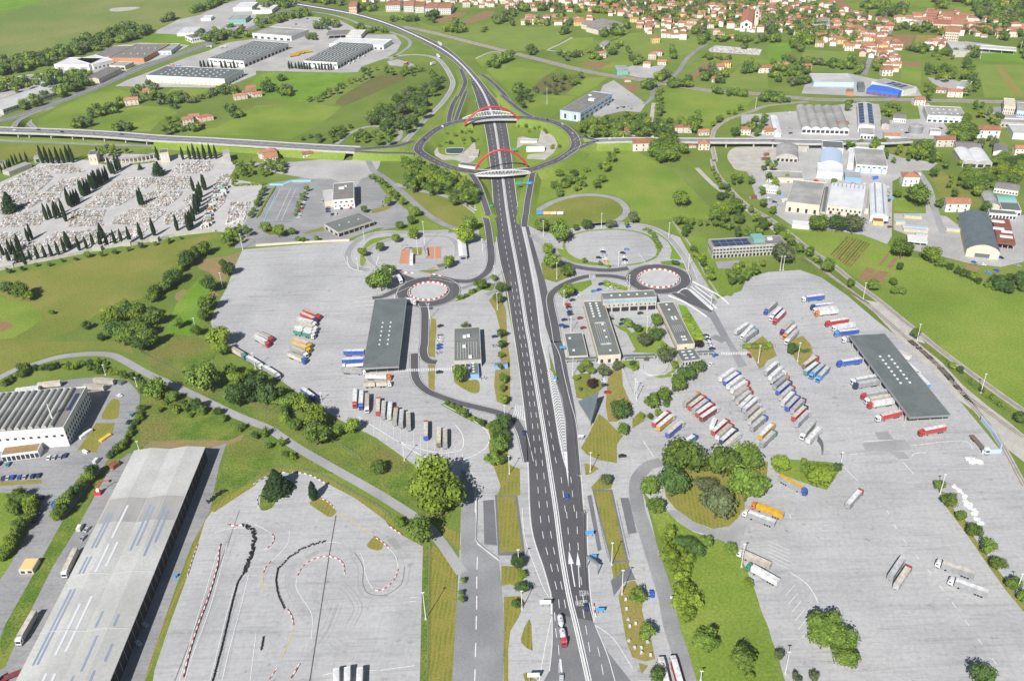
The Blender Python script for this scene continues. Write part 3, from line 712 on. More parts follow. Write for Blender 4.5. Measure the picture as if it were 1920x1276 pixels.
# --- viaducts west and east
def viaduct(name,label,s,z,wd,piers,m='asphalt_mid',zend=None):
    px=P(s);n=len(px);t=empty(name,W(px[n//2]));o0=t.location.copy();tag(t,label,'viaduct')
    pts=[p-o0 for p in smooth([W(p,z)for p in px],5)]
    mb=MB();a,b=offset(pts,wd/2),offset(pts,-wd/2)
    for p,q in zip(a,b):mb.v+=[tuple(p),tuple(q),(q.x,q.y,q.z-1.3),(p.x,p.y,p.z-1.3)]
    for i in range(len(pts)-1):
        for c in range(4):mb.f.append((4*i+c,4*i+(c+1)%4,4*i+4+(c+1)%4,4*i+4+c))
    obj('deck',mb.me('deck','concrete_wall'),t)
    mb=MB();strip_verts(pts,wd-1.2,mb,dz=.05);rs=obj('road_surface',mb.me('road_surface',m),t)
    mb=MB()
    for sd_ in(wd/2-1.3,-wd/2+1.3,.25,-.25):strip_verts(pts,.25,mb,dz=.09,off=sd_)
    for sd_ in(wd/4-.4,-wd/4+.4):dashes(pts,.25,4,6,mb,.09,sd_)
    obj('road_markings',mb.me('road_markings','paint_white'),rs)
    for sd_ in(wd/2-.2,-wd/2+.2):wall_line('parapet',offset(pts,sd_),.35,.9,'concrete_light',0,parent=t)
    for s_ in piers:
        p=W(P(s_)[0],z)-o0
        k=min(range(len(pts)),key=lambda i:(pts[i].xy-p.xy).length);q=pts[k];d=(pts[min(k+1,len(pts)-1)]-pts[max(k-1,0)])
        obj('pier',boxme('pier',1.2,wd*.75,z-1.2,'concrete_wall'),t,loc=(q.x,q.y,-o0.z),rz=math.atan2(d.y,d.x))
    return t
viaduct('road_viaduct','long road viaduct on piers crossing left behind the cemetery','A -300,955 0,972 400,985 800,1005 1190,1035 1500,1050 B 0,1075 300,1095 600,1112 760,1120',6,17,['A 115,980','A 250,985','A 390,990','A 525,995','A 665,1000','A 805,1007','A 950,1017','A 1095,1027'])
bank('embankment',smooth(WS('A 1190,1035 1500,1050 1914,1065 B 300,1095 600,1112 700,1118',5.6),5),8.8,5.6,'meadow')
ramp('ring_connector','B 740,1118 900,1105 1060,1090 1180,1055',8,6,6.0,bankm='meadow',dz=.14)
ramp('ring_connector','B 740,1130 940,1142 1080,1142 1190,1150',6,6,6.0,bankm='meadow',dz=.13)
viaduct('road_viaduct','straight road viaduct on piers crossing to the right above the railway loop','C 620,1055 800,1048 1000,1048 1300,1050 1600,1052 1914,1052 D 60,1055 300,1062 560,1060 900,1055 1060,1045',6,12,['C 1470,1060','C 1630,1060','C 1800,1060','D 30,1070','D 300,1075','C 1200,1060','C 980,1060'])
bank('embankment',smooth(WS('C 620,1055 760,1049 900,1048',5.6),5),6.4,5.6,'meadow')
ramp('ring_connector','q 1690,500 1760,460 1830,470 C 560,1030 640,1050',6,6,6,bankm='meadow',dz=.14)
ramp('ring_connector','q 1560,680 1680,600 1800,545 1914,500 C 560,1070 650,1055',6,6,6,bankm='meadow',dz=.13)

# --- western roads
GR='asphalt_new'
def disc_road(name,centre,rin,rout,label):
    c=W(P(centre)[0],.16);k=mpp(P(centre)[0]);n=48;ri,ro=rin*k,rout*k
    ci=[Vector((c.x+(ri+ro)/2*math.cos(2*math.pi*i/n),c.y+(ri+ro)/2*math.sin(2*math.pi*i/n),.16))for i in range(n)]
    mb=MB();strip_verts(ci,ro-ri,mb,True);o=obj(name,mb.me(name,GR));tag(o,label,None,None,'structure')
    l=MB()
    for rr in(ri+.8,ro-.8):strip_verts([Vector((c.x+rr*math.cos(2*math.pi*i/n),c.y+rr*math.sin(2*math.pi*i/n),.19))for i in range(n)],.3,l,True)
    obj('road_markings',l.me('road_markings','paint_white'),o)
    flat('roundabout_island',[Vector((c.x+ri*math.cos(2*math.pi*i/n),c.y+ri*math.sin(2*math.pi*i/n),.21))for i in range(n)],'concrete_light')
    return c,ri
RB=[disc_road('roundabout','F 1289,901',36.6,61,'small roundabout beside the western canopy'),
      disc_road('roundabout','G 1097,806',38.8,62,'small roundabout beside the eastern offices')]
road('service_road','F 1735,480 1752,560 1757,680 1720,765 1620,822 1500,825 1380,800 1300,795',7,GR,.15,EDGE2(7))
road('service_road','F 1130,860 1040,900 960,935 870,950',7,GR,.145,EDGE2(7))
road('service_road','F 1060,780 1110,800 1200,830',7,GR,.147)
road('service_road','F 1240,990 1262,1060 1260,1276 J 1250,60 1262,120 1300,150 1350,155',6.5,GR,.15,EDGE2(6.5))
road('service_road','F 1290,1010 1300,1040',5,GR,.148)
road('service_road','J 1185,90 1187,240 1215,310 1280,370 1370,410 1500,455 1640,490 1800,530 1914,570 K 40,620 75,690 100,790 125,900',6.2,GR,.15,EDGE2(6.2))
road('service_road','F 1540,880 1680,830 1790,790 1800,880 1720,930',4,'asphalt_old',.13)
road('loop_road','F 840,745 740,720 690,660 700,590 780,510 930,465 1100,465 1300,460 1440,455',7,'asphalt_pale',.13,EDGE2(7))
road('loop_road','F 920,720 850,660 850,590 930,540 1060,505 1280,490 1440,500 1500,560 1500,640',6,'asphalt_pale',.132,EDGE2(6))
road('old_road','F 1500,440 1380,390 1260,310 1150,210 1060,130 960,50 880,0 B 830,1190 760,1150',6,'asphalt_old',.128)
road('farm_lane','F 1040,100 1180,140 1300,165 1430,195 1520,225 1600,280 1680,350 1700,440 1700,540',4.5,'asphalt_pale',.126,EDGE2(4.5))
road('country_lane','I -200,380 0,270 110,215 230,180 420,122 640,95 820,100 940,150 1100,240 1300,330 1500,425 1750,545 1914,612 J 110,660 320,800 600,960 900,1130 1110,1262 N 1250,95 1360,210 1440,320 1540,470',5.5,'asphalt_pale',.126)
area('access_road','N 1530,-300 1600,-280 1650,0 1655,250 1815,375 1835,560 1855,850 1845,1310 1465,1310 1500,700 1535,450',.13,'asphalt_old')
am=MB()
for s in('N 1655,345 1652,440','N 1650,495 1650,585','N 1650,640 1650,740','N 1648,790 1645,890','N 1643,990 1640,1095','N 1638,1185 1635,1276'):strip_verts(WS(s,.15),.45,am)
strip_verts(WS('N 1645,0 1648,180 1655,250 1815,375',.15),.35,am)
obj('road_markings',am.me('road_markings','paint_white'),bpy.data.objects['access_road'])
for q_ in('Z 906,938 926,936 932,1022 908,1020','Z 928,927 970,927 985,1041 934,1041','Z 1163,933 1179,933 1194,998 1178,1001','Z 1101,929 1109,927 1128,1030 1121,1033','Z 1110,917 1148,917 1179,1053 1146,1056','Z 1145,1088 1177,1054 1192,1086 1171,1090 1151,1117'):area('dark_lane',q_,.1055,'asphalt_patch')
# --- eastern roads
road('access_road','K 1590,0 1500,-40',6,'asphalt_old',.12)
road('access_road','K 1120,900 1020,930 945,1010 925,1090 935,1200 O 950,20 1010,200 1080,420 1150,650 1190,860 1260,1080 1320,1290',7,'asphalt_old',.14)
road('service_road','G 870,730 740,745 600,738 480,718 390,690',7,GR,.15,EDGE2(7))
road('service_road','G 880,815 760,790 640,785 540,795 430,830 340,880 290,935 290,1010 320,1150 340,1276',6.5,GR,.152,EDGE2(6.5))
road('loop_road','G 190,300 330,225 520,183 690,190 800,225 855,290 830,345 740,390 600,402',6,'asphalt_pale',.13)
road('loop_road','G 150,480 250,560 340,640 470,705 640,730 860,715',6,'asphalt_pale',.128)
road('loop_road','G 600,405 760,395 960,408 1100,450 1200,530 1290,650 1340,760 1360,820',6,'asphalt_pale',.13,EDGE2(6))
area('access_road','G 1200,905 1310,870 1400,860 1540,980 1500,1020 1640,1276 K 1760,180 1690,195 1600,0 G 1580,1276 1480,1100',.136,'asphalt_old')
area('access_road','G 1250,905 1310,875 1480,1010 1440,1030',.142,'asphalt_new')
area('access_road','G 1180,915 1250,915 1500,1040 1490,1060 1340,1000',.14,'asphalt_new')
area('repair_patch','L 705,762 930,735 1025,735 1078,805 910,822 730,818',.12,'asphalt_pale')
area('repair_patch','L 795,680 895,670 940,735 830,735',.122,'asphalt_pale')
area('repair_patch','L 905,822 1010,822 1065,880 985,885',.122,'asphalt_pale')
road('village_road','C 1040,690 1085,640 1170,600 1240,540 1300,450 1370,385 1450,330',6,'asphalt_old',.1)
road('village_road','D 720,560 760,450 800,340 880,280 940,190',6,'asphalt_old',.1)
road('village_road','C 990,780 1040,740 1060,690',5,'asphalt_old',.1)
road('farm_lane','C 1010,1020 1040,900 1060,770',4.5,'gravel',.1)
road('farm_lane','H 1120,0 1200,120 1230,220 1260,330 1310,470',5.5,'asphalt_pale',.11)
road('farm_lane','G 1380,-20 1500,100 1580,160 1740,280 1914,410 H 0,400 110,500',4.5,'gravel',.11)
road('farm_lane','C 260,378 380,320 450,280',3.5,'gravel',.09)
road('farm_lane','C 260,378 420,390',3.5,'gravel',.09)
road('farm_lane','B 1640,440 1770,388 1900,410',3,'gravel',.09)
road('avenue','A -200,930 100,880 330,800 700,660 1000,530 1300,420 1500,350 1700,260 1914,200 B 120,120 260,70',16,'asphalt_mid',.1,[(7.4,'solid'),(-7.4,'solid'),(.9,'solid'),(-.9,'solid')])
ramp('slip_road','A 330,820 200,870 130,910 105,950',6,.1,6,'asphalt_old',True,'meadow')
road('slip_road','A 400,800 260,860 215,910 260,960',6,'asphalt_old',.11,EDGE2(6))
road('back_road','A -200,1040 200,1060 600,1075 1050,1090 1300,1095 1600,1105 1914,1115 B 200,1130',6,'asphalt_old',.1)
road('country_road','B 1110,1060 1240,920 1400,760 1470,640 1450,560 1390,470 1330,430 1200,410 1060,420 960,440',6.5,'asphalt_pale',.11,EDGE2(6.5))
road('country_road','B 600,1080 700,1000 830,950 1000,950 1080,980 1050,1060 960,1080',5,'asphalt_pale',.11)
road('country_road','B 1000,450 1090,390 1150,340 1130,290 1000,240 800,190 700,150 560,110 420,90',5,'asphalt_pale',.11)
# railway
def railway(s,label,tracks=1,wd=4.2):
    px=smooth(WS(s,.12),6);mb=MB();strip_verts(px,wd,mb);o=obj('railway_bed',mb.me('railway_bed','rail_ballast'));tag(o,label,None,None,'structure')
    mb=MB();mb2=MB()
    for k in range(tracks):
        off=(k-(tracks-1)/2)*4.5
        for g in(-.72,.72):wall_line_to(mb,offset(px,off+g),.16,.16)
        for p,q in zip(resample(offset(px,off+1.3),1.8),resample(offset(px,off-1.3),1.8)):
            d=(q-p);n_=Vector((-d.y,d.x,0)).normalized()*.14
            mb2.quad(*[(v.x,v.y,.2)for v in(p-n_,q-n_,q+n_,p+n_)])
    obj('rail',mb.me('rail','rail_steel'),o)
    ob=obj('sleepers',mb2.me('sleepers','roof_cement'),o);ob['kind']='stuff'
def wall_line_to(mb,pts,wd,h):
    a=offset(pts,wd/2);b=offset(pts,-wd/2);n0=len(mb.v)
    for p,q in zip(a,b):mb.v+=[(p.x,p.y,p.z),(q.x,q.y,q.z),(q.x,q.y,q.z+h),(p.x,p.y,p.z+h)]
    for i in range(len(pts)-1):
        n=n0+4*i;m_=n+4
        mb.f+=[(n+3,n+2,m_+2,m_+3),(n,n+3,m_+3,m_),(n+2,n+1,m_+1,m_+2)]
railway('B 1100,200 1300,240 1560,305 1914,395 C 0,395 220,450 520,525 760,570 980,600 1200,635 1500,680 1914,705 D 0,710 400,745 900,745 1400,755 1914,765 2200,770','main railway line',2,11)
railway('D 300,760 0,790 C 1800,830 1620,890 1530,950 1500,1010 1500,1100 1520,1200 G 1500,-80 1530,20 1640,150 1760,260 1914,350 H 0,350 150,460 300,580 480,700 640,830 830,970 1000,1110 1140,1220 L 1230,20 1400,150 1700,370 1914,520','branch railway',1,5)
railway('H 240,640 400,740 560,860 760,1010 900,1130 1060,1270 L 1160,80 1300,210 1480,400 1640,520 1914,720','rail siding',1,4.5)
area('rail_yard_ground','H 700,960 830,985 1000,1125 1130,1235 L 1200,40 1330,190 1460,330 1640,480 1800,600 1914,700 2000,780 2000,1000 1914,900 1760,780 1600,560 1400,420 1250,240 1060,60 940,-60',.115,'gravel')
railway('L 1060,-10 1200,110 1340,250 1460,400 1600,560 1740,760 1860,980 1914,1080','rail siding',1,4)
# ================================================================ BUILDINGS
GLASS_CACHE={}
def pane(wd,h,m):
    key=(round(wd,1),round(h,1),m)
    if key not in GLASS_CACHE:GLASS_CACHE[key]=MB().box(-key[0]/2,key[0]/2,-.04,.10,0,key[1]).me('pane',m)
    return GLASS_CACHE[key]
def rectify(s,z):
    a,b,c,d=[W(p,z)for p in P(s)]            # front-left, front-right, back-right, back-left
    cen=(a+b+c+d)/4;ux=(b-a).normalized()+(c-d).normalized();uy=(d-a).normalized()+(c-b).normalized()
    ux.normalize();uy.normalize()
    la,lb=((b-a).length+(c-d).length)/2,((d-a).length+(c-b).length)/2
    # square the two directions up, weighted to the longer side
    ang=math.atan2(ux.y,ux.x);ang2=math.atan2(uy.y,uy.x)-math.pi/2
    while ang2-ang>math.pi:ang2-=2*math.pi
    while ang2-ang<-math.pi:ang2+=2*math.pi
    t=lb/(la+lb);an=ang*(1-t)+ang2*t
    return Vector((cen.x,cen.y,0)),an,la,lb
def put_side(root,side,x,lx,ly,z,me,name,m=None,gap=0.0):
    o=obj(name,me,root,m)
    if side=='f':o.location=(x,-ly/2-gap,z)
    elif side=='b':o.location=(x,ly/2+gap,z);o.rotation_euler=(0,0,math.pi)
    elif side=='l':o.location=(-lx/2-gap,x,z);o.rotation_euler=(0,0,-math.pi/2)
    else:o.location=(lx/2+gap,x,z);o.rotation_euler=(0,0,math.pi/2)
    return o
def gable_mesh(lx,ly,H,rise,n,axis,ov,m,barrel=False,saw=False,th=.2):
    """roof skin with n bays; ridges run along 'axis'"""
    mb=MB()
    span=(ly if axis=='x' else lx)+2*ov;run=(lx if axis=='x' else ly)+2*ov
    prof=[]
    bw=span/n
    for i in range(n):
        s0=-span/2+i*bw
        if barrel:
            k=10
            for j in range(k+1):
                a=math.pi*j/k;prof.append((s0+bw*j/k,H+rise*math.sin(a)**.75))
        elif saw:prof+=[(s0,H),(s0+bw*.12,H+rise),(s0+bw,H)]
        else:prof+=[(s0,H),(s0+bw/2,H+rise),(s0+bw,H)]
    k=len(prof)
    for e in(-run/2,run/2):
        for p,z in prof:mb.v.append((e,p,z+th)if axis=='x' else(p,e,z+th))
    for e in(-run/2,run/2):
        for p,z in prof:mb.v.append((e,p,z)if axis=='x' else(p,e,z))
    for i in range(k-1):
        q=(i,i+1,k+i+1,k+i);mb.f.append(q if axis=='y' else q[::-1])
        q=(2*k+i,3*k+i,3*k+i+1,2*k+i+1);mb.f.append(q if axis=='y' else q[::-1])
        for e in(0,1):mb.f.append((e*k+i,e*k+i+1,2*k+e*k+i+1,2*k+e*k+i))
    for i in(0,k-1):mb.f.append((i,k+i,3*k+i,2*k+i))
    # gable infill for the walls
    wb=MB()
    for e in(-run/2+ov,run/2-ov):
        for i in range(k-1):
            a,b=prof[i],prof[i+1]
            f_=lambda p,z:(e,p,z)if axis=='x' else(p,e,z)
            wb.quad(f_(a[0],H-.01),f_(b[0],H-.01),f_(b[0],b[1]),f_(a[0],a[1]))
    return mb,wb
def bld(name,label,s,H,roof='flat',wall='wall_white',rm='roof_felt',rise=2.0,n=1,axis='x',ov=.3,win=(),cat='building',
        parapet=.6,sky=None,strips=None,group=None,open_sides=False,base=0.0):
    c,an,lx,ly=rectify(s,H)
    t=empty(name,c,an);tag(t,label,cat,group)
    mb=MB()
    if open_sides:
        k=max(3,int(lx/12));kk=max(2,int(ly/9))
        pm=boxme('column',.5,.5,H,'concrete_wall')
        for i in range(k+1):
            for j in range(kk+1):obj('column',pm,t,loc=((-.46+.92*i/k)*lx,(-.44+.88*j/kk)*ly,0))
        mb.box(-lx/2,lx/2,-ly/2,ly/2,H-1.0,H)
        obj('fascia',mb.me('fascia',wall),t)
    else:
        mb.box(-lx/2,lx/2,-ly/2,ly/2,base,H,False)
    if roof=='flat':
        if not open_sides:obj('wall',mb.me('wall',wall),t)
        obj('roof',MB().box(-lx/2+.3,lx/2-.3,-ly/2+.3,ly/2-.3,H-.1,H+.12).me('roof',rm),t)
        if parapet:
            p=MB();th=.35
            p.box(-lx/2-.03,lx/2+.03,-ly/2-.03,-ly/2+th,H-.3,H+parapet);p.box(-lx/2-.03,lx/2+.03,ly/2-th,ly/2+.03,H-.3,H+parapet)
            p.box(-lx/2-.03,-lx/2+th,-ly/2+th,ly/2-th,H-.3,H+parapet);p.box(lx/2-th,lx/2+.03,-ly/2+th,ly/2-th,H-.3,H+parapet)
            obj('parapet',p.me('parapet',wall),t)
    else:
        g,wb=gable_mesh(lx,ly,H,rise,n,axis,ov,rm,roof=='barrel',roof=='saw')
        k0=len(mb.v);mb.v+=wb.v;mb.f+=[tuple(i+k0 for i in f_)for f_ in wb.f]
        obj('wall',mb.me('wall',wall),t)
        obj('roof',g.me('roof',rm),t)
    for sd_,cnt,z0,z1,fr,m,pn in win:
        L=lx if sd_ in 'fb' else ly;bw=L/cnt
        for i in range(cnt):put_side(t,sd_,-L/2+bw*(i+.5),lx,ly,z0,pane(bw*fr,z1-z0,m),pn)
    if sky:                                    # roof lights: (columns, rows, size x, size y, material, rise fraction function)
        for fx,fy,sx,sy,m in sky:
            obj('roof_light',unit(m),t,loc=(fx*lx/2,fy*ly/2,H+.1),scale=(sx,sy,.5))
    if strips:                                 # strips laid on sloping roofs: fx0, fx1, fy, width, material, part name
        for fx0,fx1,fy,wd,m,pn in strips:
            zf=0.0
            if roof in('gable','barrel'):
                u_=(fy*.5+.5)*n;fr_=u_-math.floor(u_);zf=rise*(1-abs(2*fr_-1))if roof=='gable' else rise*math.sin(math.pi*fr_)**.75
            if axis=='x': 
                o=obj(pn,unit(m),t,loc=((fx0+fx1)/4*lx,fy*ly/2,H+zf+.12),scale=((fx1-fx0)/2*lx,wd,.18))
                if roof=='gable':o.rotation_euler=(math.atan2(rise,ly/n/2)*(1 if(fr_<.5)else-1),0,0)
            else:
                o=obj(pn,unit(m),t,loc=(fy*lx/2,(fx0+fx1)/4*ly,H+zf+.12),scale=(wd,(fx1-fx0)/2*ly,.18))
                if roof=='gable':o.rotation_euler=(0,math.atan2(rise,lx/n/2)*(-1 if(fr_<.5)else 1),0)
    return t,lx,ly
def dots(cols,rows,sx,sy,m='skylight_white',x0=-.8,x1=.8,y0=-.8,y1=.8):
    return[(x0+(x1-x0)*(i+.5)/cols,y0+(y1-y0)*(j+.5)/rows,sx,sy,m)for i in range(cols)for j in range(rows)]
def on_roof(t,name,x,y,z,sx,sy,sz,m):return obj(name,unit(m),t,loc=(x,y,z),scale=(sx,sy,sz))

# ---- houses of the village: a few house shapes, copied
HOUSE=[]
def house_shape(lx,ly,H,rise,hip,wings=False):
    wb=MB().box(-lx/2,lx/2,-ly/2,ly/2,0,H,False);rb=MB()
    o=.5
    if hip:
        r=min(lx,ly)/2
        v=[(-lx/2-o,-ly/2-o,H),(lx/2+o,-ly/2-o,H),(lx/2+o,ly/2+o,H),(-lx/2-o,ly/2+o,H),(-lx/2+r,0,H+rise),(lx/2-r,0,H+rise)]
        rb.v=v;rb.f=[(0,1,5,4),(1,2,5),(2,3,4,5),(3,0,4),(3,2,1,0)]
    else:
        g,w2=gable_mesh(lx,ly,H,rise,1,'x',o,None)
        rb=g;k=len(wb.v);wb.v+=w2.v;wb.f+=[tuple(i+k for i in f_)for f_ in w2.f]
    wins=[]
    for zf in([1.0,3.9]if H>5 else[1.0]):
        for i in range(3):wins.append(('f',(-.33+.33*i)*lx,zf))
        for i in(0,1):wins.append(('l',(-.22+.44*i)*ly,zf)); 
        for i in(0,1):wins.append(('r',(-.22+.44*i)*ly,zf))
    return dict(wall=wb.me('wall','wall_house'),roof=rb.me('roof','terracotta'),lx=lx,ly=ly,H=H,rise=rise,wins=wins)
HOUSE+=[house_shape(12,9,6.2,2.2,False),house_shape(10,9,6.0,2.0,True),house_shape(16,9,6.4,2.2,False),
          house_shape(11,8,3.6,2.0,False),house_shape(20,10,6.6,2.4,True),house_shape(13,11,8.6,2.4,True)]
WIN_ME=MB().box(-.5,.5,-.05,.06,0,1.4).me('window','glass_dark')
DOOR_ME=MB().box(-.55,.55,-.05,.07,0,2.1).me('door','roof_brown')
CHIM_ME=boxme('chimney',.7,.7,1.6,'brick_red')
def house(px,kind,rz,wall=None,roofm=None,sc=1.0,full=True,name='house'):
    h=HOUSE[kind];t=empty(name,W(px),rz,sc)
    obj('wall',h['wall'],t,wall);r=obj('roof',h['roof'],t,roofm)
    obj('chimney',CHIM_ME,r,loc=(h['lx']*.22,h['ly']*.12,h['H']+h['rise']*.6))
    # only faces that can be seen from the camera side carry windows
    for sd_,x,z in h['wins']:
        nrm={'f':-math.pi/2,'b':math.pi/2,'l':math.pi,'r':0}[sd_]+rz
        to=Vector((0,0,0))-t.location
        if math.cos(nrm)*to.x+math.sin(nrm)*to.y<0:continue
        if not full and sd_!='f':continue
        if sd_=='f' and abs(x)<.1 and z<2:put_side(t,sd_,x,h['lx'],h['ly'],0,DOOR_ME,'door');continue
        put_side(t,sd_,x,h['lx'],h['ly'],z,WIN_ME,'window')
    return t

# ================================================================ VEHICLES
WHEEL=MB().tube((0,-.17,.5),(0,.17,.5),.5,.5,10).me('wheel','rubber')
CARWHEEL=MB().tube((0,-.11,.32),(0,.11,.32),.32,.32,8).me('wheel','rubber')
CAB_ME=MB().prism([(-2.2,.6),(0,.55),(.05,1.6),(-.22,2.9),(-.7,3.55),(-2.2,3.75)],-1.23,1.23).me('cab')
SCREEN_ME=MB().prism([(.07,1.65),(.09,1.65),(-.185,2.75),(-.22,2.75)],-1.08,1.08).me('windscreen','glass_dark')
SIDEGL_ME=MB().box(-1.5,-.45,-1.26,1.26,1.75,2.55).me('side_window','glass_dark')
BUMP_ME=MB().box(-2.0,.12,-1.24,1.24,.35,.62).me('bumper','rubber')
CHASSIS_ME=MB().box(-16.2,-2.0,-.5,.5,.75,1.12).me('chassis','rubber')
TANKFUEL_ME=MB().box(-4.6,-3.3,-1.2,1.2,.5,1.05).me('fuel_tank','steel_grey')
_TR={}
def trailer_me(x0,x1,h0=1.15,h1=4.0,w_=2.55):
    k=('b',x0,x1,h0,h1)
    if k not in _TR:_TR[k]=MB().box(x0,x1,-w_/2,w_/2,h0,h1).me('trailer')
    return _TR[k]
def roof_me(x0,x1,h1=4.0,w_=2.55):
    k=('r',x0,x1,h1)
    if k not in _TR:_TR[k]=MB().box(x0+.08,x1-.08,-w_/2+.06,w_/2-.06,h1-.02,h1+.05).me('trailer_roof')
    return _TR[k]
def door_me(x0,h0=1.2,h1=3.9):
    k=('d',x0)
    if k not in _TR:_TR[k]=MB().box(x0-.05,x0+.02,-1.2,1.2,h0,h1).me('rear_door')
    return _TR[k]
def frame_me(x0,x1):
    k=('f',x0,x1)
    if k not in _TR:
        mb=MB()
        for a in(x0+.06,x1-.06):
            for y in(-1.27,1.27):mb.box(a-.09,a+.09,y-.05,y+.05,1.1,4.02)
        for y in(-1.28,1.28):mb.box(x0,x1,y-.04,y+.04,1.05,1.25)
        _TR[k]=mb.me('side_frame','steel_grey')
    return _TR[k]
def tube_me(x0,x1,r,z):
    k=('t',x0,x1,r)
    if k not in _TR:
        mb=MB();mb.tube((x0,0,z),(x1,0,z),r,r,14);_TR[k]=mb.me('tank',None,False)
    return _TR[k]
TRUCKS=[]
def truck(s,cab,side,roof,kind='semi',name='lorry'):
    fr,re=[W(p,3.6)for p in P(s)]
    d=(fr-re);d.z=0;an=math.atan2(d.y,d.x);mid_=(fr+re)/2;L=16.0
    if kind=='rigid':L=9.0
    if kind in('trailer',):L=13.6
    if kind=='short':L=8.0
    pos=Vector((mid_.x,mid_.y,0))+d.normalized()*L/2
    t=empty(name,(pos.x,pos.y,.14),an);t['category']='lorry'
    def wheels(xs,zz=0):
        for x in xs:
            for y in(-1.05,1.05):obj('wheel',WHEEL,t,loc=(x,y,0))
    if kind not in('trailer','short'):
        c=obj('cab',CAB_ME,t,PAINT[cab]);obj('windscreen',SCREEN_ME,c);obj('side_window',SIDEGL_ME,c);obj('bumper',BUMP_ME,c)
        wheels((-1.3,-4.7)); 
    if kind=='semi':
        obj('chassis',CHASSIS_ME,t);obj('fuel_tank',TANKFUEL_ME,t)
        b=obj('trailer',trailer_me(-16.3,-2.7),t,PAINT[side]);obj('trailer_roof',roof_me(-16.3,-2.7),b,PAINT[roof]);obj('rear_door',door_me(-16.3),b,PAINT[side]);obj('side_frame',frame_me(-16.3,-2.7),b)
        wheels((-11.6,-12.9,-14.2))
    elif kind=='draw':
        obj('chassis',CHASSIS_ME,t)
        for x0,x1 in((-9.2,-2.6),(-16.9,-10.0)):
            b=obj('cargo_box',trailer_me(x0,x1),t,PAINT[side]);obj('box_roof',roof_me(x0,x1),b,PAINT[roof])
        obj('rear_door',door_me(-16.9),t,PAINT[side]);wheels((-6.5,-12,-15))
    elif kind=='tipper':
        obj('chassis',CHASSIS_ME,t)
        b=obj('trailer',trailer_me(-16.0,-2.9,1.2,3.4),t,PAINT[side]);obj('load_cover',roof_me(-16.0,-2.9,3.4),b,PAINT[roof]);wheels((-11.6,-12.9,-14.2))
    elif kind=='tank2':
        obj('chassis',CHASSIS_ME,t);wheels((-7,-11.6,-14.2))
        for x0,x1 in((-8.6,-2.9),(-16,-9.6)):
            o=obj('tank',mesh('tank',*[(q.v,q.f)for q in[MB().tube((x0,0,2.3),(x0+1.2,0,2.3),.6,1.25,14).tube((x0+1.2,0,2.3),(x1-1.2,0,2.3),1.25,1.25,14).tube((x1-1.2,0,2.3),(x1,0,2.3),1.25,.6,14)]][0]),t,PAINT[side]);obj('hatch',unit('steel_grey'),o,loc=((x0+x1)/2,0,3.5),scale=(.8,.8,.2))
    elif kind=='tank':
        obj('chassis',CHASSIS_ME,t);obj('tank',tube_me(-15.8,-2.8,1.2,2.3),t,PAINT[side]);wheels((-11.6,-12.9,-14.2))
        for x in(-5,-8.5,-12):obj('hatch',unit('steel_grey'),t,loc=(x,0,3.45),scale=(.7,.7,.2))
    elif kind=='flatbed':
        obj('chassis',CHASSIS_ME,t);obj('load_bed',trailer_me(-16.0,-2.9,1.15,1.5),t,PAINT[side]);wheels((-11.6,-12.9,-14.2))
    elif kind=='rigid':
        b=obj('cargo_box',trailer_me(-9.0,-2.4),t,PAINT[side]);obj('box_roof',roof_me(-9.0,-2.4),b,PAINT[roof]);wheels((-7,))
    elif kind in('trailer','short'):
        x0=-13.6 if kind=='trailer' else-8.0
        obj('trailer',trailer_me(x0,0.0),t,PAINT[side]);obj('trailer_roof',roof_me(x0,0.0),t,PAINT[roof]);obj('rear_door',door_me(x0),t,PAINT[side])
        wheels((x0+2,x0+3.3));obj('landing_gear',unit('steel_grey'),t,loc=(-2.5,0,0),scale=(.3,1.8,1.2))
    t['_c']=(cab,side,roof,kind)
    TRUCKS.append(t)
    return t
NICE=lambda c:c.replace('_',' ')
def fleet(rows,where,group):
    """rows: lines 'px px cab side roof [kind]' ; labelled in the order given"""
    seen={}
    ts=[]
    for ln in rows.strip().splitlines():
        a=ln.split();coords=' '.join(a[:3]);c=a[3:]
        ts.append(truck(coords,c[0],c[1],c[2],c[3]if len(c)>3 else 'semi'))
    for i,t in enumerate(ts):
        cab,side,roof,kind=t['_c'];t['group']=group
        body={'semi':'%s cab lorry, %s trailer, %s roof','draw':'%s drawbar lorry, %s boxes, %s tops','tipper':'%s tipper lorry, %s body, %s cover','rigid':'%s rigid lorry, %s box, %s roof'}.get(kind,'%s %s %s')%(NICE(cab),NICE(side),NICE(roof))
        if kind=='semi' and side==roof:body='%s cab lorry with %s trailer'%(NICE(cab),NICE(side))
        if kind in('trailer','short'):body=('parked trailer' if kind=='trailer' else 'short trailer')+' with %s sides'%NICE(side)
        if kind in('tank','tank2'):body='tanker lorry with %s cab'%NICE(cab)
        if kind=='flatbed':body='flatbed lorry with %s cab'%NICE(cab)
        t['label']=body+', '+(where if len(ts)==1 else '%s %s'%(ordw(i),where))
        del t['_c']
    return ts
CAR_BODY=MB().prism([(0,.25),(0,.62),(-.9,.86),(-1.55,1.38),(-3.1,1.42),(-3.95,1.0),(-4.3,.92),(-4.3,.25)],-.86,.86).me('body')
VAN_BODY=MB().prism([(0,.25),(0,.9),(-.8,1.15),(-1.5,2.0),(-1.9,2.2),(-5.2,2.2),(-5.2,.25)],-.95,.95).me('body')
CAR_GLASS=MB().prism([(-.93,.90),(-.98,.88),(-1.52,1.34),(-1.6,1.39)],-.76,.76).prism([(-3.15,1.40),(-3.1,1.36),(-3.9,1.0),(-3.95,1.03)],-.74,.74).box(-3.3,-1.35,-.88,.88,.95,1.28).me('windows','glass_dark')
